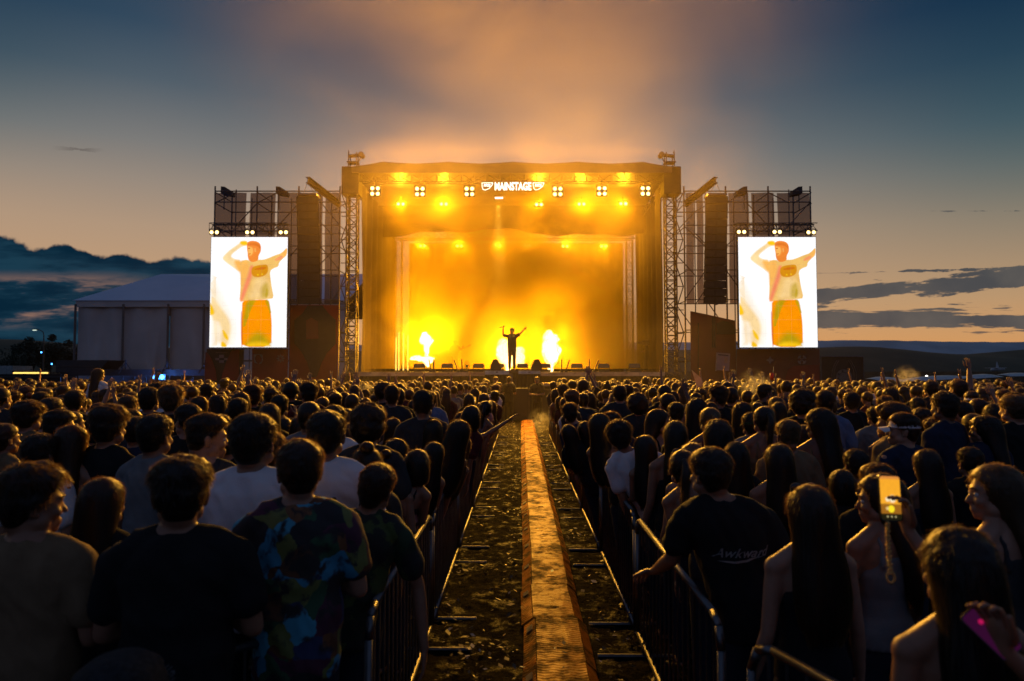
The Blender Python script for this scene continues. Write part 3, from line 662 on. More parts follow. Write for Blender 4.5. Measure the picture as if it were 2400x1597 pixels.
    def shp(pts, mi, lay, soft=7.0, alpha=1.0):
        n = len(pts); ar = sum(pts[i][0] * pts[(i + 1) % n][1] - pts[(i + 1) % n][0] * pts[i][1] for i in range(n))
        if ar > 0: pts = pts[::-1]
        # smooth the outline a little, then feather it
        P = []
        for i in range(n):
            a, c = Vector(pts[i]), Vector(pts[(i + 1) % n]); P += [a.lerp(c, .25), a.lerp(c, .75)]
        n = len(P); inn = []; outr = []
        for i in range(n):
            t_ = (P[(i + 1) % n] - P[i - 1]); nn = Vector((t_.y, -t_.x)); nn = nn.normalized() if nn.length > 1e-6 else Vector((0, 0))
            q_ = (P[i].y - 430) / 808; xl = 85 - 25 * q_
            cl_ = lambda p: (min(xl + 560, max(xl + 1, p.x)), min(1237, max(431, p.y)))
            inn.append(cl_(P[i] + nn * soft * .5)); outr.append(cl_(P[i] - nn * soft * .5))
        k0 = len(b.v); b.add([SC(p, lay) for p in inn] + [SC(p, lay) for p in outr], [tuple(range(n))] + [(i, n + i, n + (i + 1) % n, (i + 1) % n) for i in range(n)])
        VC.extend([(*SCOL[mi], alpha)] * n + [(*SCOL[mi], 0.0)] * n)
    shp([(62, 700), (100, 760), (160, 900), (230, 1040), (245, 1120), (215, 1238), (120, 1238), (60, 1238)], 11, 1, 90, .8)
    shp([(76, 860), (110, 900), (160, 965), (205, 1030), (222, 1100), (190, 1238), (143, 1238), (155, 1060), (72, 1030)], 7, 1.5, 26)
    shp([(66, 900), (95, 955), (102, 990), (88, 1003), (62, 1003)], 8, 2, 14); shp([(155, 1100), (190, 1140), (203, 1178), (192, 1188), (165, 1160)], 8, 2, 12); shp([(150, 1190), (185, 1215), (186, 1238), (143, 1238)], 8, 2, 12)
    shp([(300, 600), (300, 690), (262, 668), (225, 640), (190, 615), (163, 588), (180, 562), (225, 520), (292, 476), (300, 462), (340, 458), (352, 472), (350, 492), (312, 496), (262, 532), (235, 556), (226, 575), (256, 594)], 7, 1.2, 12)
    shp([(246, 600), (300, 604), (318, 620), (318, 700), (300, 696), (270, 670)], 1, 2, 24)
    shp([(292, 476), (300, 460), (335, 457), (352, 470), (350, 490), (315, 492)], 8, 2, 12)
    shp([(296, 606), (350, 596), (372, 612), (425, 596), (462, 598), (505, 584), (545, 566), (600, 548), (640, 505), (640, 556), (605, 590), (578, 618), (574, 648), (540, 658), (510, 680), (515, 740), (522, 800), (537, 880), (498, 884), (440, 892), (400, 890), (360, 894), (306, 904), (287, 900), (292, 830), (298, 740), (296, 680)], 2, 3, 6)
    shp([(400, 730), (480, 726), (505, 790), (520, 872), (440, 886), (350, 888), (380, 800)], 7, 3.3, 50, .55)
    shp([(592, 556), (622, 530), (640, 505), (640, 556), (610, 588)], 1, 4, 10)
    shp([(560, 585), (600, 563), (612, 580), (585, 600), (545, 606)], 3, 4, 14, .8)
    shp([(368, 640), (392, 640), (388, 690), (372, 740), (345, 810), (318, 880), (306, 904), (287, 900), (300, 840), (330, 760), (352, 700)], 3, 4, 22)
    shp([(298, 610), (345, 604), (362, 640), (350, 700), (325, 760), (299, 800), (297, 690)], 1, 3.6, 26)
    shp([(455, 780), (490, 760), (505, 810), (496, 866), (448, 880), (440, 830)], 6, 4, 30, .7); shp([(486, 800), (498, 830), (490, 872), (470, 876)], 6, 4.3, 12, .8)
    shp([(372, 690), (382, 652), (412, 640), (450, 634), (485, 632), (498, 645), (497, 690), (470, 716), (430, 727), (388, 722)], 4, 5, 7)
    shp([(390, 668), (440, 650), (486, 652), (480, 664), (430, 674)], 10, 5.3, 10, .6); shp([(415, 702), (428, 700), (430, 714), (418, 716)], 8, 5.4, 6, .8); shp([(446, 700), (458, 696), (462, 708), (450, 712)], 8, 5.4, 6, .8)
    shp([(346, 470), (375, 457), (410, 459), (435, 470), (448, 492), (448, 535), (435, 556), (428, 575), (428, 598), (405, 612), (378, 614), (358, 602), (350, 575), (350, 545), (345, 515)], 9, 5, 4)
    shp([(352, 496), (372, 504), (388, 506), (392, 544), (372, 570), (357, 562), (351, 530)], 1, 6, 12)
    shp([(352, 512), (366, 509), (370, 516), (356, 519)], 10, 6.4, 5); shp([(355, 552), (372, 549), (374, 556), (358, 560)], 10, 6.4, 5, .8); shp([(400, 512), (410, 510), (412, 540), (402, 542)], 1, 6.4, 7, .8); shp([(352, 478), (380, 470), (425, 476), (446, 498), (446, 520), (428, 500), (390, 490), (352, 492)], 10, 6.2, 12, .45)
    shp([(306, 899), (360, 893), (440, 891), (497, 889), (508, 940), (517, 1020), (519, 1100), (513, 1238), (298, 1238), (294, 1160), (298, 1060), (303, 960)], 5, 6.6, 6)
    shp([(340, 896), (412, 892), (380, 930), (350, 985), (330, 1040), (318, 1095), (312, 1060), (322, 980)], 6, 7, 22); shp([(470, 892), (496, 890), (505, 930), (513, 1000), (500, 960)], 6, 7, 16)
    shp([(335, 1200), (370, 1150), (420, 1125), (470, 1150), (505, 1200), (508, 1238), (328, 1238)], 6, 7, 50); shp([(335, 1238), (350, 1208), (420, 1196), (490, 1208), (505, 1238)], 8, 8, 30)
    shp([(292, 1000), (304, 960), (306, 1100), (304, 1230), (294, 1238)], 10, 7.4, 9, .7)
    for i in range(1, 8): q_ = 430 + 808 * i / 8; k0 = len(b.v); b.add([SC((85 - 25 * (q_ - 430) / 808 + 1, q_), 9), SC((85 - 25 * (q_ - 430) / 808 + 560, q_), 9), SC((85 - 25 * (q_ - 430) / 808 + 560, q_ + 1.6), 9), SC((85 - 25 * (q_ - 430) / 808 + 1, q_ + 1.6), 9)], [(3, 2, 1, 0)]); VC.extend([(.5, .42, .36, .22)] * 4)
    for i in range(1, 6): a_ = 561 * i / 6; b.add([SC((85 + a_, 431), 9), SC((86.6 + a_, 431), 9), SC((61.6 + a_, 1237), 9), SC((60 + a_, 1237), 9)], [(3, 2, 1, 0)]); VC.extend([(.5, .42, .36, .18)] * 4)
    me_ = b.mesh('screen_picture'); ca = me_.color_attributes.new('pic', 'FLOAT_COLOR', 'POINT'); ca.data.foreach_set('color', [q for c_ in VC for q in c_])
    pic = link('screen_picture', me_, MATS['screen picture'], None); pic.parent = dsp
    # printed banners at the base
    def banner(lab, pxa, pxb, pya, pyb, Y, m, pyar=None):
        x0_, x1_ = fx(pxa, Y), fx(pxb, Y); za, zb_ = fz(pya, Y), fz(pyb, Y); zr_ = fz(pyar, Y) if pyar else za
        o = empty('banner', ((x0_ + x1_) / 2, Y, zb_), lab, 'banner', 'printed banners on the scaffold wings')
        b = MB(); b.sheet(lambda a, c: (x0_ + (x1_ - x0_) * a, Y + .03 * math.sin(a * 5 + c * 3), zb_ + (za + (zr_ - za) * a - zb_) * c), 14, 10); b.sheet(lambda a, c: (x0_ + (x1_ - x0_) * a, Y + .01 + .03 * math.sin(a * 5 + c * 3), zb_ + (za + (zr_ - za) * a - zb_) * c), 14, 10)
        obj('cloth', b, m, o, smooth=True); return o
    def art(o, name, m, polys, Y):
        b = MB()
        for pts in polys:
            c = [at(p[0], p[1], Y) for p in pts]
            ar = sum(c[i].x * c[(i + 1) % len(c)].z - c[(i + 1) % len(c)].x * c[i].z for i in range(len(c)))
            if ar < 0: c = c[::-1]
            b.poly(c, .004)
        obj(name, b, m, o)
    BY = 33.75
    def Z3(p): return ((470 + p[0] / 6.547) / S, (690 + p[1] / 6.547) / S)      # measured in the left enlargement
    def Z4(p): return ((1560 + p[0] / 6.37) / S, (690 + p[1] / 6.37) / S)
    if side_ == 'left':
        o = banner('dark and red banner with a checkered diamond logo at the foot of the left wing', 474, 560, 803, 884, BY, darkp)
        art(o, 'red_print', redm, [[Z3(p) for p in ((75, 880), (140, 940), (195, 1050), (235, 1180), (250, 1330), (60, 1330))], [Z3(p) for p in ((475, 870), (590, 850), (590, 1330), (310, 1330), (350, 1180), (400, 1020))]], BY - .05)
        art(o, 'logo', greyp, [[Z3(p) for p in q] for q in (((285, 930), (360, 930), (360, 978), (285, 978)), ((228, 978), (285, 978), (285, 1012), (228, 1012)), ((360, 978), (412, 978), (412, 1012), (360, 1012)), ((285, 1012), (360, 1012), (360, 1055), (285, 1055)))] + [[Z3(p) for p in q] for q in (((235, 893), (410, 893), (410, 898), (235, 898)),)], BY - .07)
        o = banner('red banner with a leaf logo and a flower logo under the left screen', 579, 662, 803, 884, BY, redm)
        def leaf(): return [[Z3(p) for p in ((815, 925), (925, 915), (860, 935), (830, 985), (850, 1040), (880, 1062), (830, 1055), (818, 1000))], [Z3(p) for p in ((900, 922), (950, 925), (958, 1010), (930, 1065), (893, 1068), (935, 1030), (942, 985))]]
        art(o, 'leaf_logo', greyp, leaf(), BY - .07)
        fl = []
        for k in range(8):
            a = k * math.pi / 4; ca, sa = math.cos(a), math.sin(a)
            fl.append([Z3((1228 + ca * r_ - sa * s_, 985 + sa * r_ + ca * s_)) for r_, s_ in ((14, 0), (40, -13), (66, 0), (40, 13))])
        art(o, 'flower_logo', greyp, fl, BY - .07)
        o = banner('tall red banner with a black diamond print left of the stage', 664, 776, 702, 882, BY + .1, redm)
        art(o, 'diamond_print', darkp, [[Z3(p) for p in ((1640, 175), (1870, 175), (1960, 290), (2075, 395), (2075, 760), (1940, 900), (1860, 1050), (1780, 1270), (1700, 1270), (1640, 1050), (1560, 900), (1440, 750), (1440, 400), (1570, 290))]], BY + .04)
        art(o, 'inner_print', brownp, [[Z3(p) for p in ((1620, 400), (1700, 360), (1800, 420), (1810, 680), (1620, 690))]], BY + .02)
    else:
        o = banner('tall red-brown banner with dark seams right of the stage, under the speaker array', 1590, 1694, 716, 884, BY + .1, brownp, pyar=738)
        art(o, 'dark_print', darkp, [[Z4(p) for p in ((760, 600), (760, 430), (860, 400), (960, 420), (1040, 500), (1050, 600))], [Z4(p) for p in ((690, 330), (745, 340), (745, 800), (690, 800))], [Z4(p) for p in ((480, 430), (495, 430), (495, 1200), (480, 1200))]], BY + .04)
        o = banner('red-brown banner with a star logo and a knot logo under the right screen', 1696, 1887, 803, 886, BY, brownp)
        art(o, 'red_print', redm, [[Z4(p) for p in ((1790, 1250), (1830, 1120), (1920, 1070), (2290, 1050), (2300, 1330), (1790, 1330))]], BY - .05)
        art(o, 'star_logo', greyp, [[Z4((1560 + math.cos(k * math.pi / 4) * r_, 985 + math.sin(k * math.pi / 4) * r_)) for k, r_ in enumerate((60, 30, 60, 30, 60, 30, 60, 30))]], BY - .07)
        kn = []
        for k in range(4):
            a = math.pi / 4 + k * math.pi / 2; ca, sa = math.cos(a), math.sin(a)
            kn.append([Z4((2035 + ca * r_ - sa * s_, 978 + sa * r_ + ca * s_)) for r_, s_ in ((8, -6), (40, -8), (48, -34), (62, -30), (72, 0), (62, 30), (48, 34), (40, 8), (8, 6))])
        art(o, 'knot_logo', greyp, kn, BY - .07)
# poster leaning out on the right
c = at(1664, 833, 33.4); ps = empty('poster_board', (c.x, 33.4, c.z - .6), 'small pale printed poster board standing under the right speaker array', 'poster')
rot = Matrix.Rotation(.08, 3, 'Y')
b = MB(); b.box(c, (.62, .03, .86), rot); obj('board', b, mat('pale poster', (.30, .19, .19), .6, col2=(.24, .15, .17), vs=2), ps)
b = MB(); b.box(c + Vector((-.335, -.01, .0)), (.05, .05, .9), rot); obj('frame_edge', b, greyp, ps)
b = MB(); b.box(c + Vector((.13, -.02, .08)), (.16, .01, .28), rot, 0); b.box(c + Vector((0, -.02, .33)), (.5, .01, .05), rot, 1); obj('print', b, [mat('poster print', (.38, .2, .12), .6), darkp], ps)

# ------------------------------------------------------------------ far left: tent, side stage, trees, lamp
TY = 60.0
tent = empty('marquee_tent', (fx(330, TY), TY, 0), 'big white marquee tent with drooping side walls behind the left screen', 'tent')
canv = mat('tent wall canvas', (.56, .49, .46), .75, col2=(.48, .42, .40), vs=.4)
roofm = mat('tent roof canvas', (.46, .52, .64), .35, col2=(.40, .47, .60), vs=.3)  # blue light on the white roof is put into its colour
xl, xm, xr = fx(175, TY), fx(388, TY), fx(800, TY)
ze = fz(693, TY); zw = fz(706, TY)
for xa, xb in ((xl, xm), (xm, xr)):
    def wall(a, c):
        dr = 0
        for (a0, z0_, wd_) in ((.28, .5, .05), (.45, .35, .07), (.75, .55, .05), (.62, .2, .06), (.12, .6, .04), (.9, .4, .04)):
            ctr = a0 + .10 * (1 - c) * math.sin(a0 * 20); dr += .22 * math.exp(-((a - ctr) / wd_) ** 2) * math.sin(math.pi * min(1, c + z0_ * .3))
        return (xa + (xb - xa) * a, TY - dr + .12 * math.sin(a * 22 + c * 2.5), zw * c)
    b = MB(); b.sheet(wall, 90, 24); obj('side_wall', b, canv, tent, smooth=True)
    b = MB(); b.box(((xa + xb) / 2, TY - .25, (ze + zw) / 2), (xb - xa, .12, ze - zw + .1)); obj('eave', b, canv, tent)
for x_ in (xl, fx(285, TY), xm, fx(470, TY)):
    b = MB(); b.bar((x_, TY - .32, 0), (x_, TY - .32, zw + .2), .1, 8); obj('pole', b, mat('tent pole', (.12, .11, .11), .5), tent)
pk = fz(631, TY + 9); xp = fx(366, TY + 9)
b = MB(); b.add([(xl - .3, TY - .4, ze), (xm, TY - .4, ze), (xr, TY - .4, ze), (xr, TY + 9, pk), (xp, TY + 9, pk), (fx(505, TY + 6), TY + 6, fz(640, TY + 6)), (xl - .3, TY + 22, ze), (xr, TY + 22, ze)],
      [(0, 1, 4), (1, 5, 4), (1, 2, 3, 5), (5, 3, 4), (0, 4, 6), (4, 3, 7, 6)]); obj('roof', b, roofm, tent)
ss_ = empty('side_stage', (fx(330, 46), 46, 0), 'low dark side platform with thin legs in front of the tent', 'platform')
SSY = 46
b = MB(); b.box(((fx(160, SSY) + fx(478, SSY)) / 2, SSY + 1.5, fz(866, SSY) + .25), (fx(478, SSY) - fx(160, SSY), 3.2, .42)); obj('deck', b, black, ss_)
for i in range(12):
    x_ = fx(175 + i * 27, SSY); b = MB(); b.bar((x_, SSY, 0), (x_, SSY, fz(866, SSY)), .035)
    if i % 2: b.bar((x_, SSY, .2), (fx(175 + i * 27 + 27, SSY), SSY, fz(866, SSY)), .02)
    obj('leg', b, scaf, ss_)
b = MB(); b.box((fx(330, 49.5), 49.5, .9), (fx(478, 49.5) - fx(180, 49.5), .06, 1.5)); tag(obj('white_hoarding', b, mat('grey hoarding', (.30, .29, .30), .7, vs=.6)), 'low grey hoarding under the side platform in front of the tent', 'hoarding')
for px in (287, 383, 470):
    c = at(px, 850, SSY - .1); o = empty('light_stand', (c.x, SSY, fz(860, SSY)), 'thin tripod stand on the side platform, ' + {287: 'left one of three', 383: 'middle one of three', 470: 'right one, beside the screen'}[px], 'stand', 'tripod stands on the side platform')
    zt_ = fz(828, SSY); z0_ = fz(860, SSY)
    b = MB(); b.bar((c.x, SSY, z0_ + .3), (c.x, SSY, zt_), .04); obj('pole', b, black, o)
    for a in (0, 2.1, 4.2): b = MB(); b.bar((c.x, SSY, z0_ + .75), (c.x + .55 * math.cos(a), SSY + .4 * math.sin(a), z0_), .03); obj('leg', b, black, o)
blue = mat('lit blue lens', emit=(.05, .30, 1), es=10); blue.cycles.emission_sampling = 'NONE'
for px, py, big in ((351, 868, .11), (373, 868, .16), (365, 871, .06), (95, 811, .06), (119, 838, .06)):
    Y = 45 if px > 200 else 60; c = at(px, py, Y); o = empty('blue_lamp', c, 'lit blue stage lamp ' + {351: 'under the side platform, left of the pair', 373: 'under the side platform, brightest of all', 365: 'under the side platform, tiny one between the pair', 95: 'high among the dark trees at the left', 119: 'above the dark truck at the left'}[px], 'stage lamp', 'blue lamps at the left')
    b = MB(); b.ell(c, (big, .04, big)); obj('lens', b, blue, o)
    b = MB(); b.box(c + Vector((0, .12, 0)), (big * 2.4, .16, big * 2.4)); obj('housing', b, black, o)
    if big > .09: lamp('POINT', 'blue_lamp_glow', c + Vector((0, -.15, 0)), 260 if px > 200 else 8, (.06, .25, 1), .1)
for px in (192, 424, 432, 476, 441): 
    c = at(px, 885, 45.4); o = empty('blue_strip', c, f'thin glowing blue strip under the side platform, ' + {192: 'leftmost, beside the girl on shoulders', 424: 'first of four beside the screen', 432: 'second of four beside the screen', 441: 'third of four beside the screen', 476: 'last of four, at the banner'}[px], 'stage lamp', 'blue lamps at the left')
    b = MB(); b.bar(c + Vector((0, 0, -.22)), c + Vector((0, 0, .25)), .025); obj('tube', b, mat('blue strip', emit=(.03, .12, 1), es=1.2), o); b = MB(); b.box(c + Vector((0, .04, 0)), (.07, .03, .55)); obj('backing', b, black, o)
# dark truck with open side, lit strip, container, fence
c = at(190, 870, 56); o = empty('dark_truck', (c.x, 56, 0), 'dark stage trailer with a flared side left of the tent', 'trailer')
b = MB(); xa, xb = fx(128, 56), fx(248, 56); z0_, z1_ = fz(857, 56), fz(829, 56)
b.add([(xa, 56, z0_), (xb - .8, 56, z0_), (xb, 56, z1_), (xa, 56, z1_), (xa, 58.5, z0_), (xb - .8, 58.5, z0_), (xb, 58.5, z1_), (xa, 58.5, z1_)], [(0, 1, 2, 3), (5, 4, 7, 6), (3, 2, 6, 7), (0, 4, 5, 1), (0, 3, 7, 4), (1, 5, 6, 2)]); obj('body', b, mat('dark teal paint', (.02, .026, .03), .5), o)
for f_ in (.15, .3, .75, .88): b = MB(); b.bar((xa + (xb - xa) * f_, 56.1, .45), (xa + (xb - xa) * f_, 56.4, .45), .45, 16); obj('wheel', b, black, o)
b = MB(); b.box(((xa + xb) / 2, 57, z0_ / 2 + .35), (xb - xa - .6, 1.8, z0_ - .5)); b.box(((xa + xb) / 2 - .4, 55.96, z0_ + .5), (xb - xa - 1, .04, .05), mi=1); obj('chassis', b, [black, alu], o)
c = at(72, 861, 50); o = empty('tube_sign', c, 'pair of long yellow light tubes glowing above the crowd at the far left', 'light')
for k, py in enumerate((858.5, 864)):
    b = MB(); b.bar(at(31, py, 50), at(110, py, 50), .055, 8); obj('tube', b, mat('yellow tube', emit=(1, .60, .13), es=1.9), o)
b = MB(); b.bar(at(112, 862, 50), at(124, 862.5, 50), .035, 6); obj('tube', b, MATS['yellow tube'], o)
b = MB(); b.box(at(72, 861, 50.15), (2.8, .1, .5)); b.bar(at(72, 850, 50.2), (at(72, 850, 50.2).x, 50.2, 0), .04); obj('backing', b, black, o)
c = at(14, 880, 58); o = empty('site_container', (c.x, 58, 0), 'pale grey site container at the far left edge', 'container')
b = MB(); zz = fz(842, 58); xa, xb = fx(-30, 58), fx(29, 58); b.box(((xa + xb) / 2, 59.2, zz / 2 + .1), (xb - xa, 2.4, zz - .2)); obj('body', b, mat('pale container paint', (.30, .34, .34), .5), o)
b = MB()
for k in range(6): b.box((xa + (k + .5) * (xb - xa) / 6, 57.98, zz / 2 + .1), (.06, .03, zz - .5))
b.box((fx(14, 58), 57.97, zz * .6), (.12, .02, .12), mi=1); obj('rib', b, [MATS['pale container paint'], black], o)
o = empty('site_fence', (fx(70, 44), 44, 0), 'dark screened site fence behind the crowd at the far left', 'fence')
b = MB(); b.box((fx(40, 44), 44, .95), (fx(140, 44) - fx(-60, 44), .04, 1.7)); obj('screen', b, mat('fence screen', (.018, .018, .018), .9), o)
for k in range(5): x_ = fx(-60 + 50 * k, 43.95); b = MB(); b.bar((x_, 43.93, 0), (x_, 43.93, fz(867, 44)), .03); obj('post', b, scaf, o)
b = MB(); b.bar((fx(-60, 43.95), 43.93, fz(868, 44)), (fx(175, 43.95), 43.93, fz(868, 44)), .025); obj('rail', b, alu, o)

leafm = mat('dark leaves', (.018, .026, .012), .8, col2=(.03, .036, .016), vs=3)
bark = mat('bark', (.05, .04, .03), .9, bump=.5, bs=30)
def tree(px, Y, top_py, wpx, label, seed, n=2600):
    rr = random.Random(seed); c = at(px, 868, Y); ht = fz(top_py, Y); wd_ = wpx * S / 1600 * Y / 2
    o = empty('tree', (c.x, Y, 0), label, 'tree', 'trees at the far left')
    b = MB(); b.chain([(c.x, Y, 0), (c.x + .1, Y, ht * .3), (c.x - .1, Y, ht * .65)], [.28, .2, .1]); 
    for k in range(5): a = k * 1.3; b.chain([(c.x, Y, ht * (.3 + .06 * k)), (c.x + math.cos(a) * wd_ * .5, Y + math.sin(a) * wd_ * .5, ht * (.5 + .07 * k))], [.09, .03], 6)
    obj('trunk', b, bark, o, smooth=True)
    b = MB(); cl_ = [(Vector((c.x + rr.uniform(-.75, .75) * wd_, Y + rr.uniform(-.7, .7) * wd_, ht * rr.uniform(.32, .78))), rr.uniform(.34, .55) * wd_) for _ in range(14)]
    cl_ += [(Vector((c.x + rr.uniform(-.25, .25) * wd_, Y, ht * .86)), wd_ * .34)]
    for i in range(n):
        cc, r_ = rr.choice(cl_); dv = Vector((rr.gauss(0, 1), rr.gauss(0, 1), rr.gauss(0, 1))).normalized() * r_ * rr.random() ** .4
        p = cc + dv; s_ = rr.uniform(.10, .2); e1 = Vector((rr.gauss(0, 1), rr.gauss(0, 1), rr.gauss(0, 1))).normalized(); e2 = e1.orthogonal().normalized()
        b.add([p - e1 * s_, p + e2 * s_ * .5, p + e1 * s_, p - e2 * s_ * .5], [(0, 1, 2, 3)])
    obj('crown', b, leafm, o)
tree(72, 88, 768, 62, 'dark bushy tree beside the street lamp at the far left', 1)
tree(112, 92, 760, 54, 'tallest dark tree with a ragged top at the far left', 2)
tree(150, 96, 776, 60, 'dark rounded tree touching the tent', 3)
tree(30, 110, 795, 60, 'low dark tree at the left edge', 5, 1600)
tree(186, 100, 780, 50, 'dark tree half behind the tent corner', 6, 1600)
c = at(100, 840, 78); o = empty('street_lamp', (c.x, 78, 0), 'lit street lamp with a curved arm in front of the dark trees', 'street lamp')
b = MB(); b.bar((c.x, 78, 0), at(101, 772, 78), .09, 8, .06); p = [at(101, 772, 78), at(99, 764, 78), at(92, 760, 78), at(84, 758.5, 78)]
for i in range(3): b.bar(p[i], p[i + 1], .05)
obj('pole', b, alu, o)
b = MB(); b.ell(at(81, 758.5, 78), (.38, .14, .1)); obj('head', b, alu, o)
b = MB(); b.ell(at(80.5, 759, 78) + Vector((0, -.06, -.05)), (.26, .1, .07)); obj('lens', b, mat('street lamp lens', emit=(.85, 1, .85), es=.9), o)

# ------------------------------------------------------------------ far right: dial banner, canopies, plane
BY = 39.0
x0_, x1_, z1_ = fx(1889, BY), fx(1986, BY), fz(821, BY)
o = empty('fence_banner', ((x0_ + x1_) / 2, BY, 0), 'dark banner with a round dial emblem right of the right screen', 'banner')
b = MB(); b.box(((x0_ + x1_) / 2, BY, z1_ / 2 + .1), (x1_ - x0_, .05, z1_ - .2)); obj('panel', b, darkp, o)
b = MB()
for p, q in (((x0_, z1_), (x1_, z1_)), ((x0_, 0), (x0_, z1_)), ((x1_, 0), (x1_, z1_))): b.bar((p[0], BY - .04, p[1]), (q[0], BY - .04, q[1]), .035)
obj('frame', b, scaf, o)
emb = mat('dial print', (.17, .15, .13), .8)
cx_, cz_ = fx(1941, BY), fz(869, BY); ro = .47
b = MB(); n = 28
for k in range(n):
    a0, a1 = 2 * math.pi * k / n, 2 * math.pi * (k + 1) / n
    b.poly([(cx_ + math.cos(a0) * ro * .66, BY - .035, cz_ + math.sin(a0) * ro * .66), (cx_ + math.cos(a0) * ro, BY - .035, cz_ + math.sin(a0) * ro), (cx_ + math.cos(a1) * ro, BY - .035, cz_ + math.sin(a1) * ro), (cx_ + math.cos(a1) * ro * .66, BY - .035, cz_ + math.sin(a1) * ro * .66)][::-1], .006)
b.poly([(cx_ + math.cos(2 * math.pi * k / 24) * ro * .60, BY - .035, cz_ + math.sin(2 * math.pi * k / 24) * ro * .60) for k in range(24)], .006)
for k in range(8):
    a = k * math.pi / 4 + .2; b.poly([(cx_ + math.cos(a) * ro * .78 + math.cos(2 * math.pi * j / 10) * .05, BY - .045, cz_ + math.sin(a) * ro * .78 + math.sin(2 * math.pi * j / 10) * .05) for j in range(10)], .006, mi=1)
for sgn in (-1, 1):
    for off in (0, .12): 
        pr = None
        for k in range(8):
            f_ = k / 7; p = (cx_ + sgn * (.52 + off + .12 * math.sin(f_ * 2.6) - .32 * f_ * f_), BY - .035, cz_ - .3 + f_ * 1.28)
            if pr: b.bar(pr, p, .022, 4)
            pr = p
obj('emblem', b, [emb, darkp], o)
wht = mat('white vehicle paint', (.52, .52, .52), .3)
def canopy(pxa, pxb, pya, pyb, Y, label):
    p, q = at(pxa, pya, Y), at(pxb, pyb, Y); o = empty('white_canopy', ((p.x + q.x) / 2, Y, 0), label, 'canopy', 'white canopies far right')
    b = MB(); n = 10
    b.sheet(lambda a, c: (p.x + (q.x - p.x) * a, Y + 3 * c, p.z + (q.z - p.z) * a - .18 + .32 * math.sin(math.pi * min(1, c * 1.1)) * (1 - .6 * abs(2 * a - 1) ** 3)), 16, 6); obj('roof', b, wht, o, smooth=True)
    for a in (.03, .35, .65, .97):
        b = MB(); x_ = p.x + (q.x - p.x) * a; b.bar((x_, Y + .1, 0), (x_, Y + .1, p.z + (q.z - p.z) * a - .2), .05); obj('post', b, alu, o)
canopy(2022, 2092, 871, 873, 52, 'low white canopy just right of the dial banner'); canopy(2096, 2238, 874, 865, 58, 'long white canopy behind the crowd at the right, left of the plane'); canopy(2244, 2310, 867, 863, 64, 'white canopy behind the crowd below the plane'); canopy(2325, 2400, 862, 861, 66, 'white canopy at the right edge of the field')
PY = 210; c = at(2292, 857, PY); o = empty('small_plane', (c.x, PY, 0), 'small pale aircraft parked on the field at the far right', 'aircraft')
b = MB(); b.chain([(c.x - 1.2, PY, 2.2), (c.x, PY, 2.3), (c.x + 2.6, PY, 2.4)], [.5, .6, .15]); obj('fuselage', b, wht, o, smooth=True)
b = MB(); b.box((c.x - .2, PY, 2.75), (1.2, 8, .1)); obj('wing', b, wht, o)
b = MB(); b.poly([(c.x + .0, PY, 2.7), (c.x + .9, PY, 2.7), (c.x + .45, PY, 4.6), (c.x + .25, PY, 4.6)], .1); b.box((c.x + .4, PY, 2.6), (3.4, .8, .08)); obj('tail', b, wht, o)
for i in (-1, 1): b = MB(); b.bar((c.x + i * .8, PY - .5, .25), (c.x + i * .8, PY - .4, .25), .25, 12); b.bar((c.x + i * .8, PY - .4, .25), (c.x + i * .3, PY, 2), .05); obj('wheel', b, black, o)
c = at(2132, 867, 62); o = empty('field_lamp', c, 'single bright white lamp on the horizon at the right', 'lamp')
b = MB(); b.ell(c, (.13, .05, .13)); obj('lens', b, mat('white field lamp', emit=(1, .93, .8), es=5), o); b = MB(); b.bar((c.x, 62.1, 0), c + Vector((0, .1, 0)), .04); obj('post', b, alu, o)

# ------------------------------------------------------------------ crowd barriers along the aisle
def make_barrier(name_, p, q, label, group='steel crowd barriers along the aisle', feet_side=1, n=18):
    p = Vector((*p, 0)); q = Vector((*q, 0)); d_ = (q - p); L = d_.length; d_.normalize(); nn = Vector((-d_.y, d_.x, 0))
    o = empty('crowd_barrier', p.lerp(q, .5), label, 'barrier', group)
    b = MB(); h = .95; r = .019
    P = lambda a, z_: p + d_ * a + Vector((0, 0, z_))
    pts = [P(.03, .10), P(.03, h - .12), P(.07, h - .03), P(.16, h), P(L - .16, h), P(L - .07, h - .03), P(L - .03, h - .12), P(L - .03, .10)]
    for i in range(len(pts) - 1): b.bar(pts[i], pts[i + 1], r, 8)
    b.bar(pts[-1], pts[0], r, 8); obj('frame', b, steel, o, smooth=True)
    b = MB()
    for k in range(1, n): a = .03 + (L - .06) * k / n; b.bar(P(a, .10), P(a, h), .007, 5)
    obj('bars', b, steel, o)
    for a in (.28, L - .28):
        b = MB(); b.bar(P(a, .03) - nn * .33, P(a, .03) + nn * .33, .016, 6); b.bar(P(a, .03), P(a, .12), .016, 6); obj('foot', b, steel, o)
    return o
rl = lambda y_: -.69 + AX(y_); rrt = lambda y_: .875 + AX(y_)
ordn = ['nearest', 'second', 'third', 'fourth', 'fifth', 'sixth', 'seventh', 'eighth', 'ninth', 'tenth']
make_barrier('b', (-2.0, 1.95), (-.78, 3.02), 'steel barrier angled across the bottom left corner, bluish top rail')
make_barrier('b', (.97, 2.88), (1.62, 1.1), 'steel barrier angled across the bottom right corner, pale top rail')
ya = 3.12
for k in range(8):
    make_barrier('b', (rl(ya), ya), (rl(ya + 2.2), ya + 2.2), f'steel crowd barrier on the left of the aisle, {ordn[k]} one counted from the front'); ya += 2.25
ya = 3.0
for k in range(8):
    make_barrier('b', (rrt(ya), ya), (rrt(ya + 2.2), ya + 2.2), f'steel crowd barrier on the right of the aisle, {ordn[k]} one counted from the front'); ya += 2.25
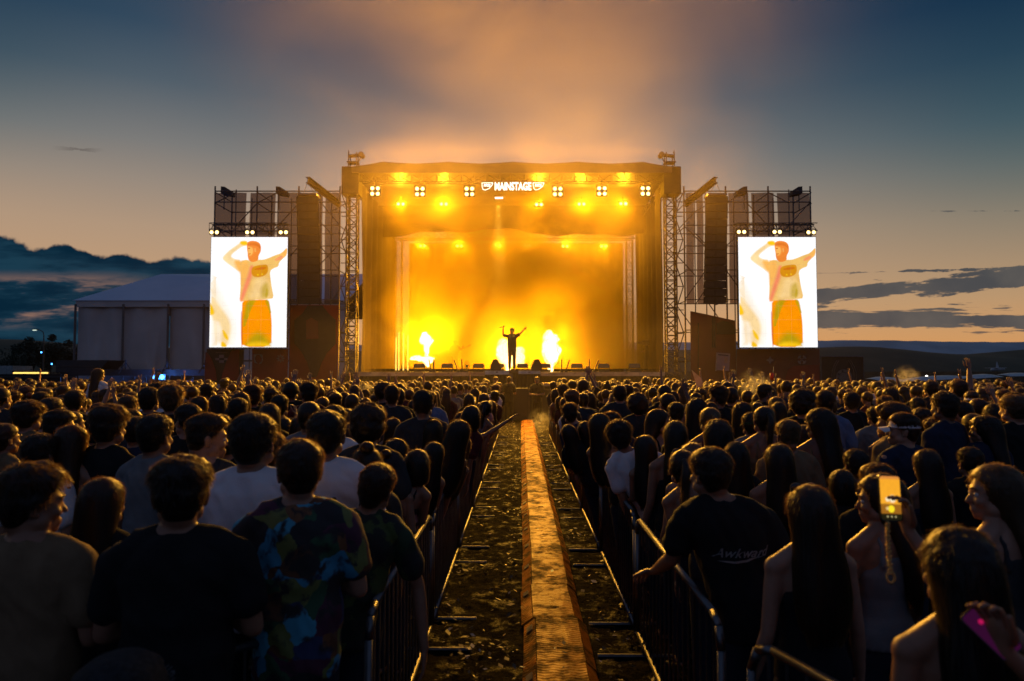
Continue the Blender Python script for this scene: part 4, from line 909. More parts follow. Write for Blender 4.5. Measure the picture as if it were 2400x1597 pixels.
# ------------------------------------------------------------------ cable ramp down the aisle
def rubber(name, chev):
    m = bpy.data.materials.new(name); m.use_nodes = True; T = NT(m.node_tree); b = T.n['Principled BSDF']
    co = T.new('ShaderNodeTexCoord').outputs['Object']; x_, y_, z_ = T.xyz(co)
    sp = T.noise(T.new('ShaderNodeNewGeometry').outputs['Position'], 5, 6, .68); dirt = T.ss(sp, .40, .62)
    T.l.new(T.mix(dirt, (.46, .15, .008, 1), (.06, .022, .005, 1)), b.inputs['Base Color']); T.l.new(T.mix(dirt, (.42,) * 3 + (1,), (.78,) * 3 + (1,)), b.inputs['Roughness'])  # golden stage reflection put into base colour and specular tint, dirt on top
    tri = T.m('ABSOLUTE', T.m('SUBTRACT', T.m('FRACT', T.m('MULTIPLY', x_, chev)), .5))
    hh = T.m('ABSOLUTE', T.m('SUBTRACT', T.m('FRACT', T.m('ADD', T.m('MULTIPLY', y_, 26.0), tri)), .5))
    b.inputs['Specular IOR Level'].default_value = .11; b.inputs['Specular Tint'].default_value = (1, .62, .22, 1); bp = T.new('ShaderNodeBump'); bp.inputs['Strength'].default_value = .9; bp.inputs['Distance'].default_value = .014
    T.l.new(T.m('ADD', T.ss(hh, .15, .35), T.m('MULTIPLY', T.noise(co, 60, 3), .4)), bp.inputs['Height']); T.l.new(bp.outputs[0], b.inputs['Normal'])
    return m
rub = rubber('ribbed rubber lid', 9.0); rub2 = rubber('ribbed rubber ramp', 14.0)
plate = mat('scuffed plate', (.16, .12, .07), .45, bump=.3, bs=60)
SEG = .82
seg_lids = None
def ramp_proto():
    L = SEG - .012
    def strip(x0_, z0_, x1_, z1_):
        b = MB(); b.add([(x0_, 0, .02), (x1_, 0, .02), (x1_, L, .02), (x0_, L, .02), (x0_, 0, z0_), (x1_, 0, z1_), (x1_, L, z1_), (x0_, L, z0_)], [(0, 3, 2, 1), (4, 5, 6, 7), (0, 1, 5, 4), (1, 2, 6, 5), (2, 3, 7, 6), (3, 0, 4, 7)]); return b
    parts = [('left_ramp', strip(-.255, .026, -.168, .088), rub2), ('lid', strip(-.162, .094, .162, .094), rub), ('right_ramp', strip(.168, .088, .235, .026), rub2)]
    b = MB(); b.box((-.212, L * .78, .064), (.050, .10, .008), Matrix.Rotation(-.62, 3, 'Y')); parts.append(('name_plate', b, plate))
    b = MB()
    b.poly([(.0, 0, 0), (.07, 0, 0), (.07, 0, .30), (.045, 0, .30), (.045, 0, .03), (.025, 0, .03), (.025, 0, .16), (0, 0, .16)], .005)
    b.v = [(p[0] - .02, .2 + p[2], .094 + p[1]) for p in b.v]
    parts.append(('embossing', b, rub))
    return [(n_, b_.mesh(n_), m_) for n_, b_, m_ in parts]
proto = ramp_proto(); rr = random.Random(3)
for k in range(29):
    y_ = 3.0 + k * SEG
    o = empty('cable_ramp', (.27 + AX(y_) + rr.uniform(-.008, .008), y_, .022), f'orange-lit rubber cable ramp segment in the aisle, number {k + 1} from the near end', 'cable ramp', 'cable ramp segments down the aisle')
    o.rotation_euler = (0, 0, -.0125 + rr.uniform(-.012, .012))
    for n_, me, m_ in proto:
        q = link(n_, me, m_, None); q.parent = o
# litter in the aisle
rr = random.Random(5); b = MB()
for i in range(7500):
    yy = 2.4 + 25 * rr.random() ** 1.4; xx = AX(yy) + rr.uniform(-.95, 1.3)
    if abs(xx - .29 - AX(yy)) < .26 and rr.random() < .9: continue
    if noise.noise(Vector((xx * 2.2, yy * 1.6, 0))) < rr.uniform(-.25, .35): continue
    s_ = rr.uniform(.008, .028) * (1.6 if rr.random() < .06 else 1); a = rr.uniform(0, 6.28); e1 = Vector((math.cos(a), math.sin(a), rr.uniform(-.5, .5))) * s_; e2 = Vector((-math.sin(a), math.cos(a), rr.uniform(-.4, .4))) * s_ * rr.uniform(.3, .8)
    zz = .13 if abs(xx - .29 - AX(yy)) < .12 else .05; p = Vector((xx, yy, zz + rr.uniform(-.012, .014)))
    b.add([p - e1 - e2 * .3, p + e2, p + e1 + e2 * .2, p - e2], [(0, 1, 2, 3)], rr.choice((0, 0, 0, 1, 1, 2)))
tag(obj('litter', b, [mat('dead leaves', (.06, .036, .016), .55, vs=40, spec=.3), mat('wet straw', (.12, .075, .03), .45, vs=40, spec=.35), mat('paper scraps', (.35, .32, .28), .5)]), 'scattered leaves, straw and paper scraps on the muddy aisle', kind='stuff')
# ------------------------------------------------------------------ people: one continuous body per pose, hair and clothes as children
def remeshed(mb, name, vox, it, fac=.5):
    me = mb.mesh(name); o = bpy.data.objects.new('tmp', me); COL.objects.link(o)
    md = o.modifiers.new('r', 'REMESH'); md.mode = 'VOXEL'; md.voxel_size = vox; md.use_smooth_shade = True
    md = o.modifiers.new('s', 'SMOOTH'); md.iterations = it; md.factor = fac
    bpy.context.view_layer.update()
    m2 = bpy.data.meshes.new_from_object(o.evaluated_get(bpy.context.evaluated_depsgraph_get()))
    bpy.data.objects.remove(o); bpy.data.meshes.remove(me); m2.name = name
    m2.polygons.foreach_set('use_smooth', [True] * len(m2.polygons)); return m2
def joined(m2, mb, name):
    """append finer pieces (fingers, ears) to a body mesh"""
    n = len(m2.vertices); co = np.empty(n * 3); m2.vertices.foreach_get('co', co)
    fs = [tuple(p.vertices) for p in m2.polygons]
    me = bpy.data.meshes.new(name); me.from_pydata([tuple(p) for p in co.reshape(-1, 3)] + mb.v, [], fs + [tuple(i + n for i in f) for f in mb.f])
    me.polygons.foreach_set('use_smooth', [True] * len(me.polygons)); me.update(); bpy.data.meshes.remove(m2); return me
HC = Vector((0, 0, 1.645)); HSC = 1.06
TORSO = [(.84, .09, .085, 0), (.90, .160, .118, -.005), (.98, .166, .116, -.005), (1.06, .150, .104, .0), (1.15, .150, .104, .005), (1.27, .170, .116, .0), (1.36, .178, .116, -.005), (1.42, .160, .098, -.015), (1.46, .115, .080, -.02), (1.495, .078, .068, -.022), (1.53, .058, .060, -.018)]
SH = .188
def bodyspec(female=False, aL=None, aR=None, yaw=0, pitch=0, roll=0, lean=0, side=0, legs=0.0):
    """arms: (elbow, wrist, hand direction, palm normal, curl) in body space; +x is the right arm, the body faces +y"""
    return dict(female=female, aL=aL, aR=aR, yaw=yaw, pitch=pitch, roll=roll, lean=lean, side=side, legs=legs)
DOWN = lambda s: (Vector((s * .245, -.015, 1.115)), Vector((s * .262, .05, .865)), Vector((s * .02, .10, -1)), Vector((-s, 0, 0)), .35)
FOLD = lambda s: (Vector((s * .255, .02, 1.125)), Vector((s * .10, .235, 1.12)), Vector((-s * .9, .2, .1)), Vector((0, -.3, -1)), .4)
HOLD = lambda s: (Vector((s * .25, -.01, 1.12)), Vector((s * .17, .24, 1.19)), Vector((-s * .3, .9, .2)), Vector((-s, 0, 0)), .8)
def HIGH(s, ex=.10, fw=.05): return (Vector((s * (.22 + ex * .5), .02 + fw, 1.68)), Vector((s * (.22 + ex), .08 + fw, 1.93)), Vector((s * .1, .1, 1)), Vector((0, 1, 0)), .25)
PHONE = lambda s: (Vector((s * .235, .20, 1.33)), Vector((s * .09, .36, 1.52)), Vector((-s * .1, .25, 1)), Vector((-s, .2, 0)), .7)
RAIL = lambda s: (Vector((s * .26, .12, 1.16)), Vector((s * .22, .38, 1.10)), Vector((-s * .2, 1, -.3)), Vector((0, 0, -1)), .7)
HANGY = HIGH
VARS = {}
def fingers(mb, W, d_, nrm, curl, s):
    d_ = Vector(d_).normalized(); nrm = Vector(nrm); nrm = (nrm - d_ * nrm.dot(d_)).normalized(); l = d_.cross(nrm).normalized()
    if s < 0: pass
    for k, (off, ln, r) in enumerate(((-.030, .066, .0078), (-.010, .080, .0085), (.011, .084, .0088), (.031, .074, .0085))):
        p = W + d_ * .088 + l * off; pts = [W + d_ * .055 + l * off * .8, p]; a = 0
        for j, f_ in enumerate((.45, .32, .23)):
            a += curl * (.5 if j == 0 else .75) * (1 + .06 * k); dv = d_ * math.cos(a) + nrm * math.sin(a) + l * off * 2.2; pts.append(pts[-1] + dv.normalized() * ln * f_)
        mb.chain(pts, [r * 1.1, r * 1.05, r, r * .92, r * .8], 7)
    tb = W + d_ * .028 + l * .030; td = (d_ * .75 + l * .62 + nrm * (.25 + .3 * curl)).normalized(); t2 = (d_ * .95 + l * .25 + nrm * .4 * curl).normalized()
    mb.chain([tb, tb + td * .036, tb + td * .036 + t2 * .034, tb + td * .036 + t2 * .058], [.0135, .0115, .0098, .0078], 7)
def make_variant(key, sp, vox=.0105):
    fem = sp['female']; w_ = .87 if fem else 1.0
    lean, side = sp['lean'], sp['side']
    def bend(p):
        p = Vector(p); h = max(0, p.z - .95); return Vector((p.x + side * h, p.y + lean * h, p.z - .35 * (lean ** 2 + side ** 2) * h))
    Hm = Matrix.Translation(bend(HC)) @ Matrix.Rotation(-R(sp['yaw']), 4, 'Z') @ Matrix.Rotation(R(sp['pitch']), 4, 'X') @ Matrix.Rotation(R(sp['roll']), 4, 'Y') @ Matrix.Scale(HSC, 4)
    arms = []
    for s, a in ((-1, sp['aL'] or DOWN(-1)), (1, sp['aR'] or DOWN(1))):
        E, W, dd, nn, cu = a; sh = Vector((s * (SH + .008) * w_, -.005, 1.405))
        E = Vector((E.x * (w_ if abs(E.x) > .15 else 1), E.y, E.z))
        up = max(0, min(1, (E.z - 1.25) / .3)); sh = sh + Vector((-s * .012, 0, .035)) * up
        arms.append((s, bend(sh), bend(E), bend(W), dd, nn, cu))
    def tor(k, inflate=0.0, z0=None, z1=None, waist=0.0):
        out = []
        for (z_, rx, ry, yc) in TORSO:
            if z0 is not None and z_ < z0: continue
            if z1 is not None and z_ > z1: continue
            f_ = w_ * (1.07 if fem and z_ < 1.0 else 1.0) * (.93 if fem and 1.03 < z_ < 1.2 else 1)
            out.append((z_, rx * f_ + inflate + (waist if 1.0 < z_ < 1.22 else 0), ry * (f_ * .5 + .5) + inflate + (waist * .6 if 1.0 < z_ < 1.22 else 0), yc))
        return out
    def bent(mb, start):
        for i in range(start, len(mb.v)): mb.v[i] = tuple(bend(mb.v[i]))
    # body
    b = MB(); b.rings(tor(0), 22, sq=.9); bent(b, 0)
    for s in (-1, 1): b.chain([bend((s * .045, -.022, 1.50)), bend((s * .11 * w_, -.022, 1.465)), bend((s * .175 * w_, -.012, 1.42))], [.045, .048, .05], 12)
    nb = bend((0, -.018, 1.49)); nt = Hm @ Vector((0, -.022, -.045)); nr = .050 if fem else .058
    b.chain([nb, nb.lerp(nt, .5), nt], [nr * 1.06, nr * .97, nr], 16)
    for s, sh, E, W, dd, nn, cu in arms:
        k = .86 if fem else 1.0
        b.ell(sh, (.060 * k, .058 * k, .062 * k)); b.chain([sh, sh.lerp(E, .35), E], [.052 * k, .050 * k, .040 * k], 12); b.chain([E, E.lerp(W, .3), W], [.040 * k, .041 * k, .027 * k], 12)
        d1 = Vector(dd).normalized(); n1 = Vector(nn); n1 = (n1 - d1 * n1.dot(d1)).normalized(); l1 = d1.cross(n1)
        rot = Matrix((l1, d1, n1)).transposed()
        b.ell(W + d1 * .050, (.041, .056, .017), rot); b.ell(W + d1 * .02, (.030, .036, .019), rot)
    for s in (-1, 1):
        b.chain([(s * .085, 0, .90), (s * .095, .01, .52), (s * .10, -.01, .09)], [.085, .056, .036], 12); b.ell((s * .105, .06, .04), (.042, .12, .038))
    hr = Hm.to_3x3(); E_ = lambda c, r, rot=None: b.ell(Hm @ Vector(c), r, hr @ rot if rot is not None else hr, 18, 12)
    E_((0, -.014, .030), (.073, .092, .080)); E_((0, .026, -.005), (.063, .064, .098)); E_((0, .034, -.072), (.049, .052, .048)); E_((0, .074, -.098), (.021, .018, .017))
    E_((0, .082, .020), (.046, .014, .010)); E_((0, -.045, -.045), (.052, .05, .07))
    for s in (-1, 1): E_((s * .034, .066, -.032), (.026, .026, .022)); E_((s * .054, .02, -.065), (.02, .035, .03))
    b.chain([Hm @ Vector((0, .087, .004)), Hm @ Vector((0, .103, -.026)), Hm @ Vector((0, .108, -.036))], [.009, .0115, .0125], 10)
    E_((0, .090, -.066), (.021, .011, .008)); E_((0, .088, -.077), (.018, .010, .007))
    me = remeshed(b, 'body', vox, 4)
    b = MB()
    for s, sh, E, W, dd, nn, cu in arms: fingers(b, W, dd, nn, cu, s)
    for s in (-1, 1):
        q = Matrix.Rotation(s * .45, 3, 'Z') @ Matrix.Rotation(-.15, 3, 'X')
        b.ell(Hm @ Vector((s * .076, -.008, -.012)), (.010, .0185, .031), hr @ q, 12, 10); b.ell(Hm @ Vector((s * .081, -.012, -.002)), (.007, .018, .022), hr @ q, 12, 8); b.ell(Hm @ Vector((s * .075, .002, -.034)), (.006, .008, .011), hr, 8, 6)
    me = joined(me, b, 'body')
    # shirts
    def wrinkle(m, amp, seed):
        n = len(m.vertices); co = np.empty(n * 3); m.vertices.foreach_get('co', co); nr_ = np.empty(n * 3); m.vertices.foreach_get('normal', nr_)
        co = co.reshape(-1, 3); nr_ = nr_.reshape(-1, 3); o_ = Vector((seed * 7.3, 0, 0)); dz = np.empty(n)
        for i in range(n):
            p = Vector(co[i]); wv = noise.noise(Vector((p.x * 9, p.y * 9, p.z * 3.2)) + o_)
            dz[i] = amp * (1 - abs(wv) * 2.6) + amp * .8 * noise.noise(Vector((p.x * 5, p.y * 5, p.z * 11)) + o_) + amp * .9 * (1 - 3 * abs(noise.noise(Vector(((p.x + p.z * .5) * 13, p.y * 10, (p.z - p.x * .4) * 5)) + o_)))
        m.vertices.foreach_set('co', (co + nr_ * dz[:, None]).ravel()); m.update(); return m
    sd = len(VARS)
    def tee(long_=False):
        b = MB(); rs = [(.80, (.176 if not fem else .165), .128, -.005)] + tor(0, .016, .85, 1.47, .018)
        rs += [(1.492, .096, .084, -.022), (1.512, .078, .076, -.020)]
        b.rings(rs, 22, sq=.9); bent(b, 0)
        for s in (-1, 1): b.chain([bend((s * .050, -.022, 1.484)), bend((s * .115 * w_, -.022, 1.464)), bend((s * .178 * w_, -.012, 1.418))], [.055, .061, .066], 12)
        for s, sh, E, W, dd, nn, cu in arms:
            f_ = .62; q = sh.lerp(E, f_); b.chain([sh, sh.lerp(E, .3), q], [.066, .068, .071], 14)
            if long_: b.chain([sh.lerp(E, .5), E, E.lerp(W, .5), W], [.062, .054, .05, .04], 12)
        return wrinkle(remeshed(b, 'shirt', .0115, 3), .0068, sd)
    def tank():
        b = MB(); rs = [(.90, .176, .130, -.005)] + tor(0, .017, .97, 1.10) + tor(0, .011, 1.11, 1.33) + [(1.37, .140 * w_, .112, -.006)]
        b.rings(rs, 22, sq=.9)
        for s in (-1, 1): b.chain([(s * .105 * w_, -.105, 1.33), (s * .098 * w_, -.088, 1.43), (s * .092 * w_, -.03, 1.515), (s * .09 * w_, .055, 1.46), (s * .085 * w_, .095, 1.36)], [.014, .0115, .011, .0115, .013], 8)
        bent(b, 0)
        return wrinkle(remeshed(b, 'tank_top', .010, 3), .002, sd)
    def trous():
        b = MB(); b.rings([(.80, .15, .12, 0)] + tor(0, .012, .85, 1.0) + [(1.03, .155 * w_, .112, 0)], 20, sq=.9)
        for s in (-1, 1): b.chain([(s * .085, 0, .86), (s * .096, .008, .50), (s * .10, -.008, .10)], [.098, .074, .060], 12)
        return remeshed(b, 'trousers', .016, 3)
    v_ = dict(body=me, tee=tee(), trousers=trous(), H=Hm, fem=fem)
    v_['tank'] = tank() if fem else None
    v_['arms'] = arms
    VARS[key] = v_; return v_
for m_ in ('shoe',): pass
make_variant('m', bodyspec())
make_variant('m_fold', bodyspec(aL=FOLD(-1), aR=FOLD(1), yaw=-14))
make_variant('m_right', bodyspec(aL=HOLD(-1), aR=HOLD(1), yaw=48, pitch=-4))
make_variant('m_left', bodyspec(aL=FOLD(-1), yaw=-42))
make_variant('m_up', bodyspec(aR=HIGH(1, .12), pitch=6))
make_variant('m_both', bodyspec(aL=HIGH(-1, .16), aR=HIGH(1, .10, .08), pitch=5))
make_variant('m_phone', bodyspec(aL=PHONE(-1), aR=PHONE(1), pitch=4))
make_variant('f', bodyspec(True))
make_variant('f_hold', bodyspec(True, aL=HOLD(-1), aR=FOLD(1), yaw=18))
make_variant('f_left', bodyspec(True, aL=FOLD(-1), aR=DOWN(1), yaw=-50, pitch=-3))
make_variant('f_rail', bodyspec(True, aL=RAIL(-1), aR=RAIL(1), lean=.12, yaw=-8))
make_variant('f_up', bodyspec(True, aL=HIGH(-1, .14, .03), pitch=7))
make_variant('m_leanR', bodyspec(aL=RAIL(-1), aR=RAIL(1), side=.30, lean=.10, yaw=10))
make_variant('m_leanL', bodyspec(aL=(Vector((-.30, .10, 1.17)), Vector((-.36, .34, 1.03)), Vector((-.35, .8, -.35)), Vector((-.2, -.3, -1)), .6), side=-.26, lean=.06, yaw=-22))
make_variant('f_leanR', bodyspec(True, aL=RAIL(-1), aR=RAIL(1), side=.30, lean=.10, yaw=6))
make_variant('f_leanL', bodyspec(True, aL=RAIL(-1), aR=FOLD(1), side=-.26, lean=.10, yaw=-6))
make_variant('m_bendR', bodyspec(side=.30, lean=.05, yaw=4))
make_variant('m_bendL', bodyspec(side=-.30, lean=.05, yaw=-4))
make_variant('f_bendR', bodyspec(True, side=.30, lean=.05, aL=FOLD(-1)))
make_variant('f_bendL', bodyspec(True, side=-.30, lean=.05, aR=FOLD(1)))
make_variant('m_reach', bodyspec(aL=FOLD(-1), aR=(Vector((.36, .05, 1.12)), Vector((.46, .0, .80)), Vector((.1, -.05, -1)), Vector((-1, 0, 0)), .3), side=.16, roll=9, yaw=14))
def film_variant(wr):
    wr = Vector(wr); shd = Vector((.17, -.005, 1.42)); dv = wr - shd; L = min(dv.length, .60); a_ = .31; b_ = .29
    wr = shd + dv.normalized() * L; x = (a_ * a_ - b_ * b_ + L * L) / (2 * L); hh = math.sqrt(max(0, a_ * a_ - x * x)); pole = Vector((.7, 0, -.8)); dn = dv.normalized(); pole = (pole - dn * pole.dot(dn)).normalized()
    make_variant('f_film', bodyspec(True, aL=DOWN(-1), aR=(shd + dn * x + pole * hh, wr, Vector((-.12, .05, 1)), Vector((-1, -.25, 0)), .75), yaw=-6), .009)
film_variant((.225, .50, 1.585))
make_variant('f_point', bodyspec(True, aR=(Vector((.38, .12, 1.56)), Vector((.54, .24, 1.80)), Vector((.5, .4, .75)), Vector((0, -.3, -1)), .15), yaw=20))
make_variant('singer', bodyspec(aL=(Vector((-.33, .06, 1.52)), Vector((-.50, .14, 1.70)), Vector((-.6, .1, .6)), Vector((0, 1, 0)), .5), aR=(Vector((.37, .02, 1.47)), Vector((.37, .10, 1.74)), Vector((-.05, .15, 1)), Vector((-1, .3, 0)), 1.2), yaw=18, pitch=6))
make_variant('guitar', bodyspec(aL=(Vector((-.36, .08, 1.25)), Vector((-.50, .24, 1.36)), Vector((-.3, .5, .6)), Vector((0, -.4, 1)), .8), aR=(Vector((.30, .02, 1.18)), Vector((.10, .24, 1.10)), Vector((-.8, .2, -.2)), Vector((0, -1, 0)), .6), pitch=-10))
make_variant('f_phone', bodyspec(True, aL=HOLD(-1), aR=PHONE(1), pitch=3))

# ------------------------------------------------------------------ hair, in the frame of the head
def hair(style, seed=0, hi=1.0):
    rg = np.random.default_rng(seed); b = MB()
    P = dict(crop=(.010, .022, .008, .005, 44), quiff=(.009, .032, .020, .008, 30), fade=(.003, .026, .008, .006, 44), buzz=(.006, .010, 0, .001, 60), curly=(.028, .046, .012, .012, 30), afro=(.055, .066, .03, .014, 22), messy=(.016, .036, .014, .011, 26),
             long=(.016, .018, 0, .003, 22), longwavy=(.020, .024, 0, .008, 20), bob=(.020, .020, 0, .004, 22), bun=(.008, .012, 0, .002, 30), pony=(.008, .012, 0, .002, 30))[style]
    ts, tt, tf, am, fr = P; fem = style in ('long', 'longwavy', 'bob', 'bun', 'pony')
    c0 = np.array((0, -.014, .030)); rad = np.array((.0745, .0935, .0815)); off = Vector((seed * 3.1, 1, 2))
    def hairline(y_):
        if style in ('long', 'longwavy', 'bob'): return np.interp(y_, [-.11, .02, .045, .075, .1], [-.12, -.12, .03, .068, .085])
        if fem: return np.interp(y_, [-.11, -.05, .0, .04, .075, .1], [-.075, -.06, .0, .03, .066, .08])
        return np.interp(y_, [-.11, -.05, -.01, .03, .06, .09], [-.078, -.07, -.005, .015, .058, .072])
    def surf(d_):
        r0 = 1 / math.sqrt(sum((d_[i] / rad[i]) ** 2 for i in range(3)))
        p = c0 + np.array(d_) * r0
        if d_[2] < -.1 and p[1] < 0: p = p + np.array((0, .004, 0)) * 0 + np.array((d_[0] * .004, d_[1] * .0, -.02 * min(1, (-d_[2] - .1) * 2)))
        cv = min(1, max(0, (p[2] - hairline(p[1])) / .018 + .3)); tp = min(1, max(0, (d_[2] - .05) / .55)); tp = tp * tp * (3 - 2 * tp)
        th_ = ts + (tt - ts) * tp + tf * max(0, d_[1]) * tp + am * noise.noise(Vector(d_) * (fr / 8) + off) + am * .6 * noise.noise(Vector(d_) * (fr / 3) + off)
        return p + np.array(d_) * (th_ * cv - .016 * (1 - cv)), cv
    nu, nv = 56, 40; vs = []
    for j in range(nv + 1):
        ph = -math.pi / 2 + math.pi * j / nv
        for i in range(nu):
            a = 2 * math.pi * i / nu; vs.append(tuple(surf((math.cos(ph) * math.cos(a), math.cos(ph) * math.sin(a), math.sin(ph)))[0]))
    b.add(vs, [(j * nu + i, j * nu + (i + 1) % nu, (j + 1) * nu + (i + 1) % nu, (j + 1) * nu + i) for j in range(nv) for i in range(nu)])
    if style not in ('long', 'longwavy', 'bob'):
        k = .5 if style == 'fade' else 1.0
        b.ell((0, -.042, -.032), (.053 + .008 * k, .052 + .007 * k, .060 + .008 * k), nu=22, nv=14)
    # eyebrows
    for s in (-1, 1): b.chain([(s * .014, .0945, .024), (s * .032, .091, .029), (s * .050, .079, .022)], [.0035, .0042, .0025], 6)
    cap_end = len(b.f)
    def strand(p, d0, ln, w, flow, seg=2):
        p = Vector(p); d0 = Vector(d0); e = d0.cross(Vector(rg.normal(size=3))); 
        if e.length < 1e-4: return
        e.normalize(); pts = []
        for q in range(seg + 1):
            f_ = q / seg; ww = w * (1 - f_ * .9); pts += [p - e * ww, p + e * ww]; d0 = (d0 + flow * .5).normalized(); p = p + d0 * ln / seg
        b.add(pts, [(2 * q, 2 * q + 1, 2 * q + 3, 2 * q + 2) for q in range(seg)])
    def loft(n_rings):
        z_ = [.085, .05, .0, -.06, -.12, -.2, -.32]; rx = [.066, .086, .091, .090, .094, .108, .112]; ry = [.078, .097, .098, .084, .062, .046, .036]; yc = [-.022, -.026, -.032, -.046, -.064, -.084, -.102]
        if style == 'bob': z_ = [.085, .05, 0, -.05, -.10, -.135]; rx = rx[:6]; rx = [.066, .088, .096, .100, .100, .07]; ry = [.078, .1, .102, .094, .08, .055]; yc = [-.022, -.026, -.028, -.032, -.036, -.04]
        else: z_ += [-.43, -.49]; rx += [.098, .06]; ry += [.030, .014]; yc += [-.110, -.112]
        return z_, rx, ry, yc
    if style in ('long', 'longwavy', 'bob'):
        z_, rx, ry, yc = loft(0); n = 40; wv = .010 if style == 'longwavy' else .004; vs = []; zz = np.linspace(z_[0], z_[-1], 26)
        f_ = lambda arr, z: float(np.interp(-z, [-q for q in z_], arr))
        for z in zz:
            for k in range(n):
                a = 2 * math.pi * k / n; w1 = wv * noise.noise(Vector((math.cos(a) * 4 + seed, math.sin(a) * 4, z * (14 if style == 'longwavy' else 3)))) + wv * .7 * math.sin(a * 13 + z * 6 + seed)
                vs.append(((f_(rx, z) + w1) * math.cos(a), f_(yc, z) + (f_(ry, z) + w1) * math.sin(a), z + (.02 * noise.noise(Vector((a * 2, seed, 0))) if z < z_[-1] + .1 else 0)))
        L = len(zz); b.add(vs, [(j * n + k, (j + 1) * n + k, (j + 1) * n + (k + 1) % n, j * n + (k + 1) % n) for j in range(L - 1) for k in range(n)] + [tuple(range(n)), tuple(range(L * n - 1, (L - 1) * n - 1, -1))])
        for q in range(int((420 if style != 'bob' else 260) * (1 if hi == 1 else 3.2))):
            a = rg.uniform(math.radians(150), math.radians(390)) if rg.random() < .75 else rg.uniform(math.radians(-25), math.radians(205)); s0 = rg.uniform(0, .25); s1 = rg.uniform(.75, 1.06); k_ = 8; pts = []; ww = rg.uniform(.0012, .0028) if hi == 1 else rg.uniform(.0006, .0016); bulge = rg.uniform(.002, .011) * (1.8 if style == 'longwavy' else 1); ph = rg.uniform(0, 6)
            for i in range(k_ + 1):
                f2 = s0 + (s1 - s0) * i / k_; z = z_[0] + (z_[-1] - z_[0]) * f2; bl = bulge * (.3 + f2) + .003 * math.sin(ph + f2 * 9) * (2.2 if style == 'longwavy' else 1); aa = a + .06 * math.sin(ph + f2 * 5)
                x_, y_ = (f_(rx, z) + bl) * math.cos(aa), f_(yc, z) + (f_(ry, z) + bl) * math.sin(aa)
                pts += [(x_ - ww * math.sin(aa), y_ + ww * math.cos(aa), z), (x_ + ww * math.sin(aa), y_ - ww * math.cos(aa), z)]
            b.add(pts, [(2 * i, 2 * i + 1, 2 * i + 3, 2 * i + 2) for i in range(k_)])
    if style == 'bun': b.ell((0, -.075, .125), (.042, .042, .038)); b.ell((0, -.07, .112), (.03, .03, .03))
    if style == 'pony':
        b.ell((0, -.115, .06), (.022, .022, .022)); b.chain([(0, -.12, .062), (.005, -.155, .03), (.0, -.155, -.05), (-.004, -.145, -.16), (0, -.13, -.26)], [.016, .024, .028, .022, .008], 12)
        for q in range(160):
            o_ = rg.normal(size=2) * .016; strand((o_[0], -.15 + o_[1], rg.uniform(-.12, .04)), (o_[0] * 6, -.2, -1), rg.uniform(.06, .14), .0015, Vector((0, 0, -.1)), 3)
    if hi > 1: pass
    n_s = dict(crop=2600, quiff=2400, fade=1900, buzz=1800, curly=2600, afro=2800, messy=2600, long=700, longwavy=800, bob=500, bun=500, pony=420)[style]
    ln = dict(crop=.0085, quiff=.015, fade=.011, buzz=.005, curly=.018, afro=.022, messy=.020, long=.03 if hi == 1 else .017, longwavy=.035 if hi == 1 else .020, bob=.03, bun=.022, pony=.022)[style]
    for q in range(int(n_s * hi)):
        d_ = rg.normal(size=3); d_ /= np.linalg.norm(d_)
        if d_[2] < -.45: continue
        p, cv = surf(tuple(d_))
        if cv < .6: continue
        if style in ('curly', 'afro'): dd = Vector(d_) * .5 + Vector(rg.normal(size=3)) * .55; fl = Vector(rg.normal(size=3)) * .8
        elif fem: dd = Vector(d_) * .55 + Vector((0, -.35, -.35)) + Vector(rg.normal(size=3)) * .2; fl = Vector((0, -.15, -.35))
        else: dd = Vector(d_) * .55 + Vector((0, .25, -.1)) + Vector(rg.normal(size=3)) * .35; fl = Vector((0, .1, -.12)) + Vector(rg.normal(size=3)) * .15
        if hi > 1 and not (style in ('curly', 'afro')) and rg.random() < .86:     # lying strands give the surface its grain
            tn = Vector((d_[0] * .6 + .25 * math.sin(seed + d_[1] * 9), d_[1] * .5 - (.35 if d_[2] > .3 and style not in ('quiff', 'messy') else -.25 if d_[2] > .3 else 0), -.8 if d_[2] < .6 else -.1)); tn = tn - Vector(d_) * tn.dot(Vector(d_)); 
            if tn.length > .05: dd = tn.normalized() * .9 + Vector(d_) * (.10 + .14 * rg.random()) + Vector(rg.normal(size=3)) * .10; fl = tn * .2
            strand(p - np.array(d_) * .002, dd.normalized(), (ln + .009) * rg.uniform(.6, 1.5), .0011, fl, 2); continue
        strand(p - np.array(d_) * .003, dd.normalized(), ln * rg.uniform(.5, 1.6) * (1 if hi == 1 else .9), .0015 if hi == 1 else .0009, fl)
    me = b.mesh('hair', True); return me
HAIR = {}
for s_ in ('crop', 'quiff', 'fade', 'buzz', 'curly', 'afro', 'messy', 'long', 'longwavy', 'bob', 'bun', 'pony'):
    HAIR[s_] = [hair(s_, 1)]
for s_ in ('crop', 'quiff', 'messy', 'long', 'longwavy'): HAIR[s_].append(hair(s_, 2))
HAIR_HI = {s_: hair(s_, 3, 3.0) for s_ in ('crop', 'quiff', 'fade', 'messy', 'curly', 'long', 'longwavy', 'bun')}
TT = dict(crop=.020, quiff=.032, fade=.028, buzz=.009, curly=.044, afro=.066, messy=.034, long=.018, longwavy=.024, bob=.02, bun=.05, pony=.012, cap=.022, bucket=.03)
HWID = dict(crop=.208, quiff=.208, fade=.195, buzz=.19, curly=.245, afro=.30, messy=.215, long=.222, longwavy=.230, bob=.236, bun=.20, pony=.20, cap=.21, bucket=.24)
